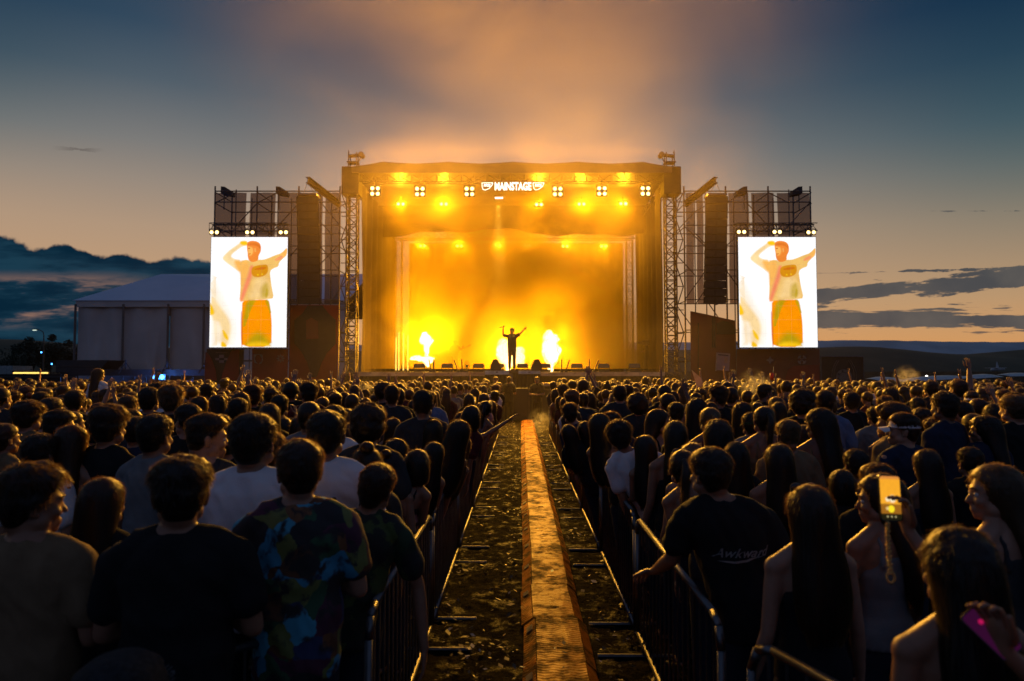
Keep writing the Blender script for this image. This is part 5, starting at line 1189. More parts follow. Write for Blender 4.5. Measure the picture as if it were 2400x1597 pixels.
# caps and hats
b = MB()
vs = []; nu, nv = 30, 9
for j in range(nv + 1):
    a = math.pi / 2 * j / nv
    for i in range(nu):
        t_ = 2 * math.pi * i / nu; vs.append((math.cos(a) * math.cos(t_) * .084, -.014 + math.cos(a) * math.sin(t_) * .104, .03 + math.sin(a) * .098))
b.add(vs, [(j * nu + i, j * nu + (i + 1) % nu, (j + 1) * nu + (i + 1) % nu, (j + 1) * nu + i) for j in range(nv) for i in range(nu)]); b.ell((0, -.014, .128), (.009, .009, .006)); b.rings([(.02, .085, .105, -.014), (.034, .086, .106, -.014)], 30)
crown_n = len(b.v)
b.sheet(lambda u_, v_: ((u_ - .5) * .15, .085 + .075 * v_ * (1 - (2 * u_ - 1) ** 2 * .55), .032 - .012 * v_ - .03 * (2 * u_ - 1) ** 2), 12, 5)
b.sheet(lambda u_, v_: ((u_ - .5) * .15, .085 + .075 * v_ * (1 - (2 * u_ - 1) ** 2 * .55), .028 - .012 * v_ - .03 * (2 * u_ - 1) ** 2), 12, 5)
CAPME = b.mesh('cap', True)
b = MB(); b.rings([(-.005, .128, .148, -.014), (.03, .096, .116, -.014), (.09, .084, .100, -.014), (.122, .066, .080, -.014), (.130, .03, .04, -.014)], 30); BUCKET = b.mesh('bucket_hat', True)
b = MB()
for s in (-1, 1): b.ell((s * .035, .045, .112), (.028, .014, .020)); b.bar((s * .062, .04, .108), (s * .083, -.03, .06), .0035, 5)
b.bar((-.01, .047, .115), (.01, .047, .115), .004, 5); SUNG = b.mesh('sunglasses', True)
b = MB()
for s in (-1, 1): b.ell((s * .0305, .0775, -.003), (.0125, .0125, .0115), nu=12, nv=8)
for s in (-1, 1): b.ell((s * .0315, .0865, -.003), (.0055, .004, .0055), nu=10, nv=6, mi=1)
EYES = b.mesh('eyes', True)
b = MB(); b.sheet(lambda u_, v_: ((.030 + .0 * v_) * math.cos(u_ * 6.2832), .030 * math.sin(u_ * 6.2832), .014 * (v_ - .5)), 14, 1); WRIST = b.mesh('wristband', True)

def hairmat(name, c, tc, f_=.38):
    return mat('hair ' + name, c, .42, col2=tuple(q * .6 for q in c), vs=30, transl=(tc, f_), spec=.5, sheen=((.9, .6, .28), .34))
HM = dict(black=hairmat('black', (.006, .005, .004), (.21, .14, .055)), brown=hairmat('brown', (.013, .008, .005), (.29, .18, .065)), chestnut=hairmat('chestnut', (.022, .011, .005), (.34, .18, .06)), blond=hairmat('blond', (.07, .045, .02), (.50, .32, .13)), ginger=hairmat('ginger', (.045, .018, .006), (.45, .22, .07)))
def skinmat(name, c): return mat('skin ' + name, c, .45, col2=tuple(q * .86 for q in c), vs=14, spec=.35, bump=.05, bs=200)
SK = dict(fair=skinmat('fair', (.30, .155, .10)), tan=skinmat('tan', (.24, .115, .068)), deep=skinmat('deep', (.13, .062, .038)))
def cloth(name, c, c2=None, vs=7, **k): return mat('cloth ' + name, c, .85, col2=c2 or tuple(q * .8 for q in c), vs=vs, bump=.25, bs=180, spec=.2, **k)
CM = dict(black=cloth('black', (.010, .010, .011)), charcoal=cloth('charcoal', (.030, .030, .033)), navy=cloth('navy', (.014, .020, .045)), grey=cloth('grey', (.16, .16, .165)), white=cloth('white', (.62, .60, .62), (.54, .52, .55)), cream=cloth('cream', (.50, .44, .36)), olive=cloth('olive', (.055, .050, .026)), wine=cloth('wine', (.08, .012, .016)), blue=cloth('blue', (.09, .14, .27)), tan=cloth('tan', (.17, .11, .06)), red=cloth('red', (.20, .022, .02)), green=cloth('green', (.018, .055, .022)), pink=cloth('pink', (.42, .22, .22)), denim=cloth('denim', (.045, .065, .11)), jeans=cloth('dark jeans', (.018, .022, .035)), khaki=cloth('khaki', (.16, .13, .085)))
def painted(name, cols, sc_, base, stripes=None):
    m = bpy.data.materials.new('cloth ' + name); m.use_nodes = True; T = NT(m.node_tree); b = T.n['Principled BSDF']; b.inputs['Roughness'].default_value = .8
    co = T.new('ShaderNodeTexCoord').outputs['Object']; wn = T.new('ShaderNodeTexNoise'); wn.inputs['Scale'].default_value = 5; wn.inputs['Detail'].default_value = 4; T.l.new(co, wn.inputs['Vector'])
    mp = T.mix(.16, co, wn.outputs['Color'], kind='VECTOR'); vo = T.new('ShaderNodeTexVoronoi'); vo.inputs['Scale'].default_value = sc_; T.l.new(mp, vo.inputs['Vector'])
    sx = T.xyz(vo.outputs['Color']); c = T.ramp(sx[0], [(i / len(cols), q) for i, q in enumerate(cols)], 'CONSTANT')
    z_ = T.xyz(co)[2]; n_ = T.noise(mp, 16, 4); c = T.mix(T.ss(n_, .5, .62), c, (*base, 1))
    T.l.new(c, b.inputs['Base Color']); bp = T.new('ShaderNodeBump'); bp.inputs['Strength'].default_value = .25; T.l.new(T.noise(co, 160, 2), bp.inputs['Height']); T.l.new(bp.outputs[0], b.inputs['Normal'])
    return m
CM['painted'] = painted('painted', [(.03, .20, .32), (.10, .035, .012), (.02, .07, .03), (.012, .012, .014), (.05, .28, .40), (.16, .06, .02), (.06, .01, .03), (.12, .13, .03), (.02, .03, .09)], 13, (.016, .012, .014))
CM['jungle'] = painted('jungle', [(.012, .035, .012), (.01, .01, .01), (.05, .075, .014), (.01, .02, .008)], 8, (.008, .012, .007))
CM['floral'] = painted('floral', [(.30, .27, .26), (.24, .2, .18), (.34, .32, .32)], 30, (.16, .14, .14))
shoe = mat('shoe', (.05, .05, .05), .5)
EYEM = [mat('eye white', (.5, .48, .45), .2), mat('iris', (.02, .014, .01), .15)]
ALLP = []
def person(x_, y_, H, rz, var, hs, hc, top='tee', tm='black', sk='tan', lm='jeans', label='', group=None, hat=None, hatm='black', sung=False, eyes=False, hv=None, z0=0.0, wid=1.0, tilt=0.0):
    v_ = VARS[var]; s_ = (H - TT[hat or hs]) / (v_['H'].translation.z + .117)
    def put(name, me, mats, parent=None, mtx=None):
        o = bpy.data.objects.new(name, me); COL.objects.link(o)
        mats = mats if isinstance(mats, (list, tuple)) else [mats]
        if len(me.materials) == 0:
            for _m in mats: me.materials.append(None)
        for i, m_ in enumerate(mats): o.material_slots[i].link = 'OBJECT'; o.material_slots[i].material = m_
        if parent: o.parent = parent
        if mtx is not None: o.matrix_local = mtx
        return o
    r = put('person', v_['body'], SK[sk]); r.location = (x_, y_, z0); r.matrix_world = Matrix.Translation((x_, y_, z0)) @ Matrix.Rotation(tilt, 4, 'Y') @ Matrix.Rotation(R(rz), 4, 'Z'); r.scale = (s_ * wid, s_ * wid, s_)
    tag(r, label, 'person', group)
    tp = top if v_.get(top) is not None else 'tee'
    put('shirt' if tp == 'tee' else 'tank_top', v_[tp], CM[tm], r); put('trousers', v_['trousers'], CM[lm], r)
    if hs and hs != 'bald':
        hh = HAIR[hs][(hv or 0) % len(HAIR[hs])] if (y_ > 9 or hs not in HAIR_HI) else HAIR_HI[hs]; hq = random.Random(int(x_ * 977 + y_ * 131))
        put('hair', hh, HM[hc], r, v_['H'] @ Matrix.Diagonal((hq.uniform(.97, 1.07), hq.uniform(.96, 1.08), hq.uniform(.97, 1.06), 1)))
    if hat: put('cap' if hat == 'cap' else 'hat', CAPME if hat == 'cap' else BUCKET, CM[hatm], r, v_['H'])
    if sung: put('sunglasses', SUNG, mat('dark lens', (.01, .01, .01), .08), r, v_['H'])
    if eyes: put('eyes', EYES, EYEM, r, v_['H'])
    ALLP.append((x_, y_)); return r
# ------------------------------------------------------------------ the crowd: people the photo shows one by one
def place(px, py, wpx, var, rz, hs, hc, top, tm, label, d=None, dmin=None, film=None, **k):
    v_ = VARS[var]; hat = k.get('hat')
    d_ = d or HWID[hat or hs] * F / (wpx * S)
    z = at(px, py, d_).z
    lo, hi = (1.52, 1.82) if v_['fem'] else (1.60, 1.93)
    zc = min(hi, max(lo, z))
    if zc != z and d is None: d_ *= (CAMZ - zc) / max(.02, CAMZ - z); d_ = min(d_, 21)
    p = at(px, py, d_); H = p.z
    s_ = (H - TT[hat or hs]) / (v_['H'].translation.z + .117)
    if film is not None:
        o_ = Matrix.Rotation(R(rz), 3, 'Z') @ v_['H'].translation; base = Vector((p.x - o_.x * s_, p.y - o_.y * s_, 0))
        film_variant(Matrix.Rotation(-R(rz), 3, 'Z') @ ((film - base) / s_) + Vector((.062, -.012, -.125))); v_ = VARS[var]
    # people at the barrier lean over it: feet behind the rail, head where the photo shows it
    if abs(p.x) < 2.2:
        sg = 1 if p.x > 0 else -1; rail = rrt(d_) if sg > 0 else rl(d_); need = (rail - p.x) * sg + k.pop('clr', .25)
        if need > .04:
            if need > .14 and var in ('m', 'm_fold', 'f', 'f_hold', 'm_up', 'f_left'):
                var = {'m': 'm_bend', 'f': 'f_bend'}[var[0]] + ('L' if sg > 0 else 'R'); v_ = VARS[var]
            if var.split('_')[-1][:4] in ('bend', 'lean') or var == 'm_reach': need -= .17
            tl = math.atan(min(.26, max(0, need / .70))) * -sg; k['tilt'] = tl
            bx = p.x - math.tan(tl) * H * .93 - (Matrix.Rotation(R(rz), 3, 'Z') @ v_['H'].translation).x
            bx = max(bx, rail + .12) if sg > 0 else min(bx, rail - .12)
            o_ = Matrix.Rotation(R(rz), 3, 'Z') @ v_['H'].translation
            return person(bx, p.y - o_.y * s_, H, rz, var, hs, hc, top, tm, label=label, group='concert crowd', **k)
    o_ = Matrix.Rotation(R(rz), 3, 'Z') @ v_['H'].translation
    return person(p.x - o_.x * s_, p.y - o_.y * s_, H, rz, var, hs, hc, top, tm, label=label, group='concert crowd', **k)
CROWD = [
 # left side, front to back
 (80, 1070, 138, 'm_right', 0, 'messy', 'brown', 'tee', 'tan', 'man with wavy hair in a tan top at the bottom left corner, face turned right', dict(sk='tan', d=2.6)),
 (240, 1100, 112, 'f', -8, 'long', 'chestnut', 'tee', 'black', 'woman with long reddish hair between the tan-top man and the black T-shirt man', dict()),
 (418, 1049, 128, 'm_fold', 8, 'quiff', 'black', 'tee', 'black', 'broad man in a black T-shirt seen from behind, bottom left foreground', dict(wid=1.06)),
 (585, 955, 96, 'm', -4, 'crop', 'black', 'tee', 'white', 'man in a plain white T-shirt with short dark hair and sticking-out ears', dict(sk='tan', wid=1.1)),
 (690, 1011, 112, 'm_fold', 10, 'crop', 'chestnut', 'tee', 'painted', 'young man in a colourful painterly-print T-shirt, hair edge glowing', dict(sk='fair')),
 (872, 1060, 95, 'm_reach', 0, 'crop', 'chestnut', 'tee', 'jungle', 'boy in a dark green patterned shirt leaning right with his arm over the barrier', dict(hv=1)),
 (752, 945, 86, 'm_fold', -6, 'crop', 'black', 'tee', 'white', 'big man in a pale printed T-shirt with dark lettering across the back', dict(wid=1.08)),
 (480, 951, 100, 'm_right', -12, 'fade', 'brown', 'tee', 'charcoal', 'man in profile looking down to the right behind the white T-shirt man', dict(eyes=True, sk='fair', d=4.0)),
 (360, 955, 76, 'm', -14, 'crop', 'black', 'tee', 'grey', 'man in a grey T-shirt with wet-looking dark hair', dict(hv=1)),
 (253, 932, 72, 'm_fold', -22, 'quiff', 'brown', 'tee', 'black', 'man in a black T-shirt with brushed-up hair catching the light, left', dict()),
 (315, 958, 58, 'm', 0, 'crop', 'black', 'tee', 'navy', 'dark-haired man in a navy top squeezed left of the grey T-shirt man', dict()),
 (140, 943, 66, 'm_right', -10, 'fade', 'black', 'tee', 'charcoal', 'man with a flat-top cut and glasses looking right, far left', dict(eyes=True, d=5.2)),
 (95, 1000, 62, 'm', -10, 'crop', 'brown', 'tee', 'white', 'man in a white T-shirt half hidden behind the long ginger hair, far left', dict(d=4.32)),
 (168, 978, 78, 'f', -10, 'long', 'ginger', 'tank', 'black', 'woman with long ginger hair glowing on one side, far left', dict()),
 (14, 975, 60, 'f', -25, 'pony', 'chestnut', 'tee', 'tan', 'woman with tied-back hair cut by the left edge of the photo', dict()),
 (848, 932, 82, 'm', 0, 'curly', 'black', 'tee', 'charcoal', 'person with thick curly hair rim-lit gold, left of the aisle', dict()),
 (974, 898, 50, 'm', 0, 'crop', 'black', 'tee', 'charcoal', 'tall man in a dark top standing head and shoulders above the others near the aisle', dict()),
 (1003, 966, 54, 'f', 0, 'long', 'brown', 'tank', 'black', 'woman with long smooth hair and glowing outline just below the tall man', dict()),
 (1062, 942, 58, 'f', -5, 'longwavy', 'brown', 'tank', 'wine', 'woman with long wavy hair in dark red near the aisle, left side', dict()),
 (1074, 980, 52, 'f_leanR', 0, 'long', 'blond', 'tank', 'black', 'woman with long blond hair hanging over the left barrier', dict()),
 (1046, 1014, 44, 'm_leanR', 0, 'crop', 'brown', 'tee', 'charcoal', 'short-haired man leaning on the left barrier beside the long-haired women', dict(d=6.8)),
 (1008, 1004, 54, 'f_leanR', 0, 'long', 'black', 'tank', 'pink', 'woman with very long dark hair and bare arms leaning over the left barrier', dict()),
 (970, 1025, 56, 'f_leanR', 0, 'bob', 'brown', 'tank', 'black', 'woman with a chin-length bob and bare shoulders at the left barrier', dict()),
 (912, 1010, 60, 'f_leanR', 0, 'longwavy', 'black', 'tee', 'pink', 'woman with sunglasses on her dark hair leaning at the left barrier', dict(sung=True)),
 (845, 1012, 78, 'f', 8, 'bun', 'black', 'tee', 'charcoal', 'woman with dark hair tied up in front of the curly-haired person', dict()),
 (955, 1006, 46, 'm', 0, 'crop', 'black', 'tee', 'navy', 'person with sunglasses pushed up on short hair behind the bob-haired woman', dict(sung=True, d=7.3)),
 (770, 932, 56, 'm', 0, 'fade', 'black', 'tee', 'white', 'man in white with a neat fade behind the printed T-shirt man', dict()),
 (655, 962, 50, 'f', 0, 'bob', 'black', 'tank', 'navy', 'woman with a dark bob between the white T-shirt man and the glowing-haired youth', dict()),
 (713, 925, 54, 'm', 0, 'buzz', 'brown', 'tee', 'grey', 'man with a buzz cut in grey just above the big printed T-shirt man', dict(d=5.52)),
 (550, 917, 46, 'm', 0, 'crop', 'black', 'tee', 'black', 'dark round head above the white T-shirt man, centre left', dict()),
 (460, 912, 44, 'f', 0, 'longwavy', 'chestnut', 'tank', 'black', 'woman with wavy chestnut hair above the man in profile', dict()),
 (345, 893, 44, 'm', 0, 'crop', 'black', 'tee', 'navy', 'tall man with dark hair under the blue lamps', dict()),
 (120, 915, 50, 'f_left', -80, 'long', 'brown', 'tank', 'grey', 'woman facing right with bright-lit face, far left', dict(eyes=True)),
 (40, 935, 46, 'm_right', -40, 'curly', 'brown', 'tee', 'wine', 'man with tousled hair looking right near the left edge', dict(eyes=True)),
 (78, 905, 34, 'f', 0, 'bun', 'ginger', 'tank', 'red', 'person with reddish tied-up hair in the left crowd', dict()),
 (905, 962, 46, 'f', 4, 'long', 'chestnut', 'tank', 'navy', 'woman with straight chestnut hair right of the curly-haired person', dict()),
 (890, 1030, 50, 'f', 4, 'bun', 'brown', 'tank', 'wine', 'woman with a small bun behind the boy in patterned green', dict(d=4.68)),
 (1095, 945, 36, 'f_leanR', 0, 'long', 'brown', 'tee', 'white', 'long-haired woman in white at the barrier far up the left side of the aisle', dict()),
 (1112, 920, 30, 'm_leanR', 0, 'crop', 'black', 'tee', 'navy', 'man at the last visible place of the left barrier near the thrust', dict()),
 # right side
 (1632, 1031, 96, 'm_leanL', 4, 'crop', 'brown', 'tee', 'black', 'man in a black shirt with script lettering on the back leaning on the right barrier', dict(sk='tan', wid=1.06, d=3.45, clr=.15)),
 (1562, 1037, 78, 'f_left', -8, 'pony', 'brown', 'tank', 'charcoal', 'woman with sunglasses on her tied-back hair and a bare shoulder next to the script-shirt man', dict(sung=True, d=4.26)),
 (1592, 1019, 60, 'f', 0, 'bob', 'blond', 'tank', 'black', 'fair-haired woman whose crown shows between the sunglasses woman and the script-shirt man', dict(d=4.80)),
 (1860, 1116, 122, 'f', 4, 'long', 'chestnut', 'tank', 'black', 'woman with very long straight hair and bare shoulders, sunglasses on her head, right foreground', dict(sung=True, sk='fair')),
 (2022, 1092, 108, 'f_left', 18, 'long', 'brown', 'tank', 'grey', 'woman in a pale grey top with her face in profile behind the raised phone', dict(eyes=True, sk='tan')),
 (2200, 1217, 170, 'f_film', 2, 'longwavy', 'black', 'tank', 'black', 'dark-haired woman in the bottom right corner filming with her raised phone', dict(film=at(2047, 1146, 2.4), d=1.99)),
 (2285, 1066, 118, 'f_left', 25, 'long', 'blond', 'tank', 'charcoal', 'woman with long fair hair and a lit profile at the right edge', dict(eyes=True, sk='fair')),
 (1790, 1021, 78, 'f', 0, 'long', 'brown', 'tank', 'black', 'woman with long dark hair in a black top right of the script-shirt man', dict()),
 (1692, 1016, 72, 'f', 0, 'long', 'black', 'tee', 'black', 'woman with long black hair right behind the script-shirt man', dict(d=4.80)),
 (1552, 970, 66, 'f', 3, 'long', 'brown', 'tank', 'black', 'woman with long brown hair and thin straps across a bare back', dict()),
 (1476, 1001, 56, 'f_leanL', 0, 'long', 'brown', 'tank', 'black', 'woman in a black tank top with bare arms leaning on the right barrier', dict()),
 (1418, 950, 58, 'm', 3, 'messy', 'black', 'tee', 'white', 'person in a white T-shirt wearing a dark backpack near the right barrier', dict()),
 (1650, 966, 70, 'f', 0, 'longwavy', 'brown', 'tank', 'charcoal', 'woman with voluminous long hair left of the green cap', dict()),
 (1727, 950, 48, 'm', 0, 'crop', 'black', 'tee', 'grey', 'man in a green cap and pale T-shirt with a dark strap across his back', dict(hat='cap', hatm='green')),
 (1812, 964, 58, 'm', 0, 'fade', 'blond', 'tee', 'tan', 'man with a short blond fade glowing on the left edge', dict()),
 (1850, 978, 54, 'f', -4, 'long', 'brown', 'tank', 'navy', 'woman with long brown hair beside the blond fade', dict()),
 (1935, 1078, 66, 'f', 0, 'bob', 'black', 'tee', 'black', 'woman with a dark bob between the long-haired woman and the profile behind the phone', dict(d=4.44)),
 (2018, 1066, 66, 'm', 0, 'quiff', 'brown', 'tee', 'black', 'man whose brushed-up hair shows just above the profile behind the phone', dict(d=3.96)),
 (1968, 1034, 66, 'm', 0, 'crop', 'black', 'tee', 'charcoal', 'dark round-headed man in front of the tank-top girl with a bun', dict(d=4.92)),
 (2036, 955, 44, 'f', 4, 'bun', 'brown', 'tank', 'black', 'girl with her hair up in a strappy black top and jeans', dict(lm='denim', d=7.20)),
 (2012, 935, 40, 'm', 0, 'crop', 'black', 'tee', 'grey', 'man in a pale top just behind the girl with her hair up', dict(hv=1)),
 (2118, 940, 56, 'm', 0, 'curly', 'black', 'tee', 'black', 'curly-haired man in black with a pale strap, right crowd', dict(d=7.44)),
 (2210, 925, 48, 'f_left', 30, 'long', 'brown', 'tank', 'charcoal', 'woman in dark top and pale trousers with a lit left side, right crowd', dict(lm='khaki', d=7.68)),
 (2285, 930, 52, 'f', 20, 'long', 'black', 'tee', 'black', 'woman with long black hair holding a drink near the right edge', dict(d=7.20)),
 (1872, 910, 42, 'm', 0, 'quiff', 'brown', 'tee', 'floral', 'man in a pale flower-print shirt in the right crowd', dict()),
 (1958, 903, 40, 'm', 0, 'crop', 'brown', 'tee', 'black', 'tall man in black right of the flower-print shirt', dict(d=8.88)),
 (2035, 912, 36, 'm', 0, 'messy', 'chestnut', 'tee', 'grey', 'man with glowing reddish hair in a pale top, right crowd', dict()),
 (1466, 904, 52, 'm', 0, 'afro', 'black', 'tee', 'charcoal', 'person with a big round afro rim-lit gold', dict()),
 (1493, 897, 22, 'm', 0, 'crop', 'brown', 'tee', 'charcoal', 'person in a white cap just right of the big afro', dict(hat='cap', hatm='white')),
 (1517, 942, 46, 'f_left', -150, 'long', 'brown', 'tank', 'black', 'woman facing the camera with a phone before her face', dict(eyes=True, d=6.72)),
 (1400, 946, 46, 'm', 0, 'messy', 'brown', 'tee', 'navy', 'man with tousled hair left of the backpack wearer', dict()),
 (1338, 950, 44, 'f', 0, 'long', 'brown', 'tank', 'black', 'woman with long hair in black at the right barrier, left of the tousled man', dict()),
 (1300, 958, 38, 'f_leanL', 0, 'long', 'brown', 'tee', 'black', 'long-haired woman at the right barrier about halfway up the aisle', dict()),
 (1373, 966, 44, 'f_hold', 6, 'long', 'chestnut', 'tank', 'pink', 'woman in a pink top with a slim bag strap at the right barrier', dict()),
 (1555, 925, 40, 'm', 0, 'fade', 'black', 'tee', 'navy', 'man with a dark fade and a glasses strap behind the brown-haired woman', dict()),
 (1600, 905, 38, 'f', 0, 'longwavy', 'black', 'tank', 'black', 'woman with black wavy hair behind the man with the fade, right crowd', dict()),
 (1790, 925, 40, 'f', 0, 'long', 'black', 'tee', 'cream', 'long black hair over a cream T-shirt left of the flower-print shirt', dict()),
 (2160, 905, 38, 'm_left', 20, 'crop', 'black', 'tee', 'navy', 'tall dark man left of the woman in pale trousers', dict(d=9.84)),
 (2330, 905, 40, 'm', 0, 'messy', 'black', 'tee', 'charcoal', 'man at the right edge with tousled black hair', dict(d=8.88)),
 (2130, 1035, 60, 'f', 6, 'long', 'brown', 'tank', 'navy', 'woman with long brown hair above the raised phone, right of it', dict(d=4.80)),
 (2230, 1030, 60, 'm', 0, 'crop', 'black', 'tee', 'black', 'man in black just left of the fair-haired profile, right foreground', dict(d=5.04)),
 (1340, 905, 30, 'm', 0, 'crop', 'black', 'tee', 'black', 'man in black behind the glowing phones right of the aisle', dict(d=10.80)),
]
byl = {}
for q in CROWD:
    byl[q[9]] = place(*q[:10], **q[10])
# lettering on two shirts
def onback(p, me, name, m, zc, xc, s_, rot=0):
    key = None
    sh = [c for c in p.children if c.name.split('.')[0] == 'shirt'][0]; msh = sh.data
    bv = BVHTree.FromPolygons([v_.co for v_ in msh.vertices], [list(f.vertices) for f in msh.polygons])
    ca, sa = math.cos(rot), math.sin(rot); out = []
    for v_ in me.vertices:
        a, b_ = v_.co.x * s_, v_.co.y * s_; X = xc + a * ca - b_ * sa; Z = zc + a * sa + b_ * ca
        h = bv.ray_cast(Vector((X, -1, Z)), Vector((0, 1, 0)))
        out += [X, (h[0].y if h[0] else -.1) - .0035 - max(0, v_.co.z) * .1, Z]
    me.vertices.foreach_set('co', out); me.update()
    o = bpy.data.objects.new(name, me); COL.objects.link(o); o.parent = p; me.materials.append(m); return o
def subdiv_text(s, bold, shear):
    return textmesh(s, 1.0, bold, shear, .004)
P1 = byl['man in a black shirt with script lettering on the back leaning on the right barrier']
thr = mat('grey screen print', (.24, .225, .22), .7)
onback(P1, subdiv_text('Awkward', .006, .45), 'lettering', thr, 1.25, -.085, .068, .02)
b = MB(); n = 26; vs = []
for i in range(n + 1): f_ = i / n; yy = -.02 - .03 * math.sin(f_ * 3.6 + .4) + .02 * f_; hw = .012 * math.sin(math.pi * min(1, f_ * 1.02)) + .001; vs += [((f_ - .5) * 4.0, yy * 8 - hw * 8, 0), ((f_ - .5) * 4.0, yy * 8 + hw * 8, 0)]
b.add(vs, [(2 * i, 2 * i + 2, 2 * i + 3, 2 * i + 1) for i in range(n)]); onback(P1, b.mesh('swoosh'), 'swoosh', thr, 1.225, -.085, .056)
P2 = byl['big man in a pale printed T-shirt with dark lettering across the back']
onback(P2, subdiv_text('ORA  F', .02, .12), 'lettering', mat('dark screen print', (.02, .02, .025), .7), 1.30, .055, .115, -.10)
b = MB(); b.add([(-2, -1.6, 0), (2, -1.4, 0), (2, .35, 0), (-2, .2, 0)], [(0, 1, 2, 3)]); bb = MB(); bb.sheet(lambda u_, v_: (-1.3 + 2.6 * u_, -2.4 + 2.2 * v_, 0), 18, 14); onback(P2, bb.mesh('print'), 'print', painted('photo print', [(.03, .03, .035), (.16, .15, .15), (.26, .24, .23), (.05, .05, .055)], 14, (.02, .02, .025)), 1.25, 0, .10)
# strap and backpack
P3 = byl['person in a white T-shirt wearing a dark backpack near the right barrier']
b = MB(); b.rings([(1.03, .13, .05, -.17), (1.06, .145, .075, -.185), (1.25, .14, .085, -.19), (1.36, .12, .07, -.18), (1.41, .07, .03, -.16)], 18, sq=.7); b.chain([(0, -.23, 1.40), (0, -.20, 1.45), (.03, -.16, 1.43)], [.009, .009, .009], 6)
for s in (-1, 1): b.chain([(s * .10, -.14, 1.38), (s * .115, -.07, 1.505), (s * .12, .06, 1.47), (s * .13, .12, 1.33)], [.02, .02, .02, .018], 8)
bp_ = obj('backpack', b, cloth('backpack', (.016, .018, .022), (.010, .011, .013)), None, True); bp_.matrix_world = Matrix.Translation(P3.location) @ Matrix.Rotation(P3.rotation_euler.z, 4, 'Z') @ Matrix.Scale(P3.scale.z, 4)
tag(bp_, 'dark backpack on the back of the person in a white T-shirt by the right barrier', 'backpack')
P4 = byl['man in a green cap and pale T-shirt with a dark strap across his back']
b = MB(); n = 20; vs = []
bb = MB(); bb.sheet(lambda u_, v_: (-.2 + .4 * u_, -.5 + 1.0 * v_ , 0), 2, 16); me = bb.mesh('bag_strap'); 
for v_ in me.vertices: v_.co = Vector((v_.co.x * .9 + v_.co.y * .42, v_.co.y, 0))
onback(P4, me, 'bag_strap', mat('strap', (.012, .012, .014), .6), 1.22, -.02, .36)

# ------------------------------------------------------------------ phones held up, cups, raised hands
def phone(c, w_, h_, tilt, label, es=1.6, col=(1, .62, .12), mats=None, rz=0, group='lit phones held up in the crowd', rx=0):
    o = bpy.data.objects.new('phone', None); COL.objects.link(o); o.location = c; o.rotation_euler = (R(rx), R(tilt), R(rz)); tag(o, label, 'phone', group)
    def rr_(a, c, r_, y0): return [(sx * (a - r_) + r_ * math.cos(t_), y0, sz * (c - r_) + r_ * math.sin(t_)) for sx, sz, t0 in ((1, -1, -90), (1, 1, 0), (-1, 1, 90), (-1, -1, 180)) for t_ in (R(t0), R(t0 + 30), R(t0 + 60), R(t0 + 90))]
    b = MB(); b.poly(rr_(w_ / 2, h_ / 2, .011, -.004), .008); q = obj('body', b, mat('phone case', (.012, .012, .012), .3), None); q.parent = o
    b = MB(); b.poly(rr_(w_ * .455, h_ * .47, .009, -.0062), .0015)
    m = mats or scrm('phone screen', col, es)
    q = obj('screen', b, m, None); q.parent = o; return o
def scrm(name, col, es):
    if name in MATS: return MATS[name]
    m = bpy.data.materials.new(name); m.use_nodes = True; T = NT(m.node_tree); T.n.clear(); MATS[name] = m
    out = T.new('ShaderNodeOutputMaterial'); e = T.new('ShaderNodeEmission'); g = T.new('ShaderNodeTexCoord').outputs['Generated']; x_, y_, z_ = T.xyz(g)
    nz = T.noise(g, 9, 4, .6)
    def spot(cx, cz, r0, r1): return T.ss(T.m('ADD', T.m('POWER', T.m('SUBTRACT', x_, cx), 2), T.m('POWER', T.m('MULTIPLY', T.m('SUBTRACT', z_, cz), 2.0), 2)), r1 * r1, r0 * r0)
    c = T.mix(nz, (col[0] * .8, col[1] * .8, col[2], 1), (col[0] * 1.1, col[1] * 1.15, col[2], 1))
    c = T.mix(T.ss(z_, .90, .97), c, (col[0] * .7, col[1] * .6, col[2] * 2, 1))
    c = T.mix(spot(.34, .47, .03, .14), c, (1, .86, .55, 1)); c = T.mix(spot(.58, .48, .06, .22), c, (1, .88, .6, 1)); c = T.mix(spot(.46, .44, .015, .03), c, (.25, .09, .01, 1))
    c = T.mix(T.ss(T.m('ADD', z_, T.m('MULTIPLY', nz, .06)), .42, .37), c, (.34, .13, .012, 1)); c = T.mix(T.ss(z_, .15, .13), c, (.014, .012, .004, 1))
    c = T.mix(spot(.5, .25, .15, .175), c, (1, .76, .02, 1)); c = T.mix(spot(.30, .26, .06, .085), c, (.8, .55, .2, 1))
    for cx in (.3, .5, .7): c = T.mix(spot(cx, .075, .03, .05), c, (.5, .42, .2, 1))
    T.l.new(c, e.inputs[0]); e.inputs[1].default_value = es; T.l.new(e.outputs[0], out.inputs[0]); return m
pc = at(2047, 1146, 2.4)
ph = phone(pc, .076, .158, 2, 'big lit phone held high in the right foreground, filming the stage', 1.0, (1, .42, .025), rx=-8)
b = MB(); prev = None; rr = random.Random(2)
for i in range(34):
    f_ = i / 33; p = Vector((-.014 + .0045 * math.sin(i * 2.4) - .004 * math.sin(f_ * 3), -.004 + .003 * math.cos(i * 2.4), -.082 - .17 * f_)); b.ell(p, (.0062, .0062, .0055), nu=8, nv=5)
for k in range(12): a = k * 2 * math.pi / 12; b.ell((-.016 + .013 * math.cos(a), -.004, -.265 + .018 * math.sin(a)), (.0052,) * 3, nu=8, nv=5)
st = obj('bead_strap', b, mat('gold beads', (.65, .42, .14), .25, .8), None, True); st.parent = ph
pp = at(2280, 1455, 1.75)
o = phone(pp, .062, .13, -40, 'phone with a dim pink-lit screen held low in the bottom right corner', 1.0, mats=mat('pink screen', emit=(.030, .003, .024), es=1.0), rx=-30)
b = MB(); 
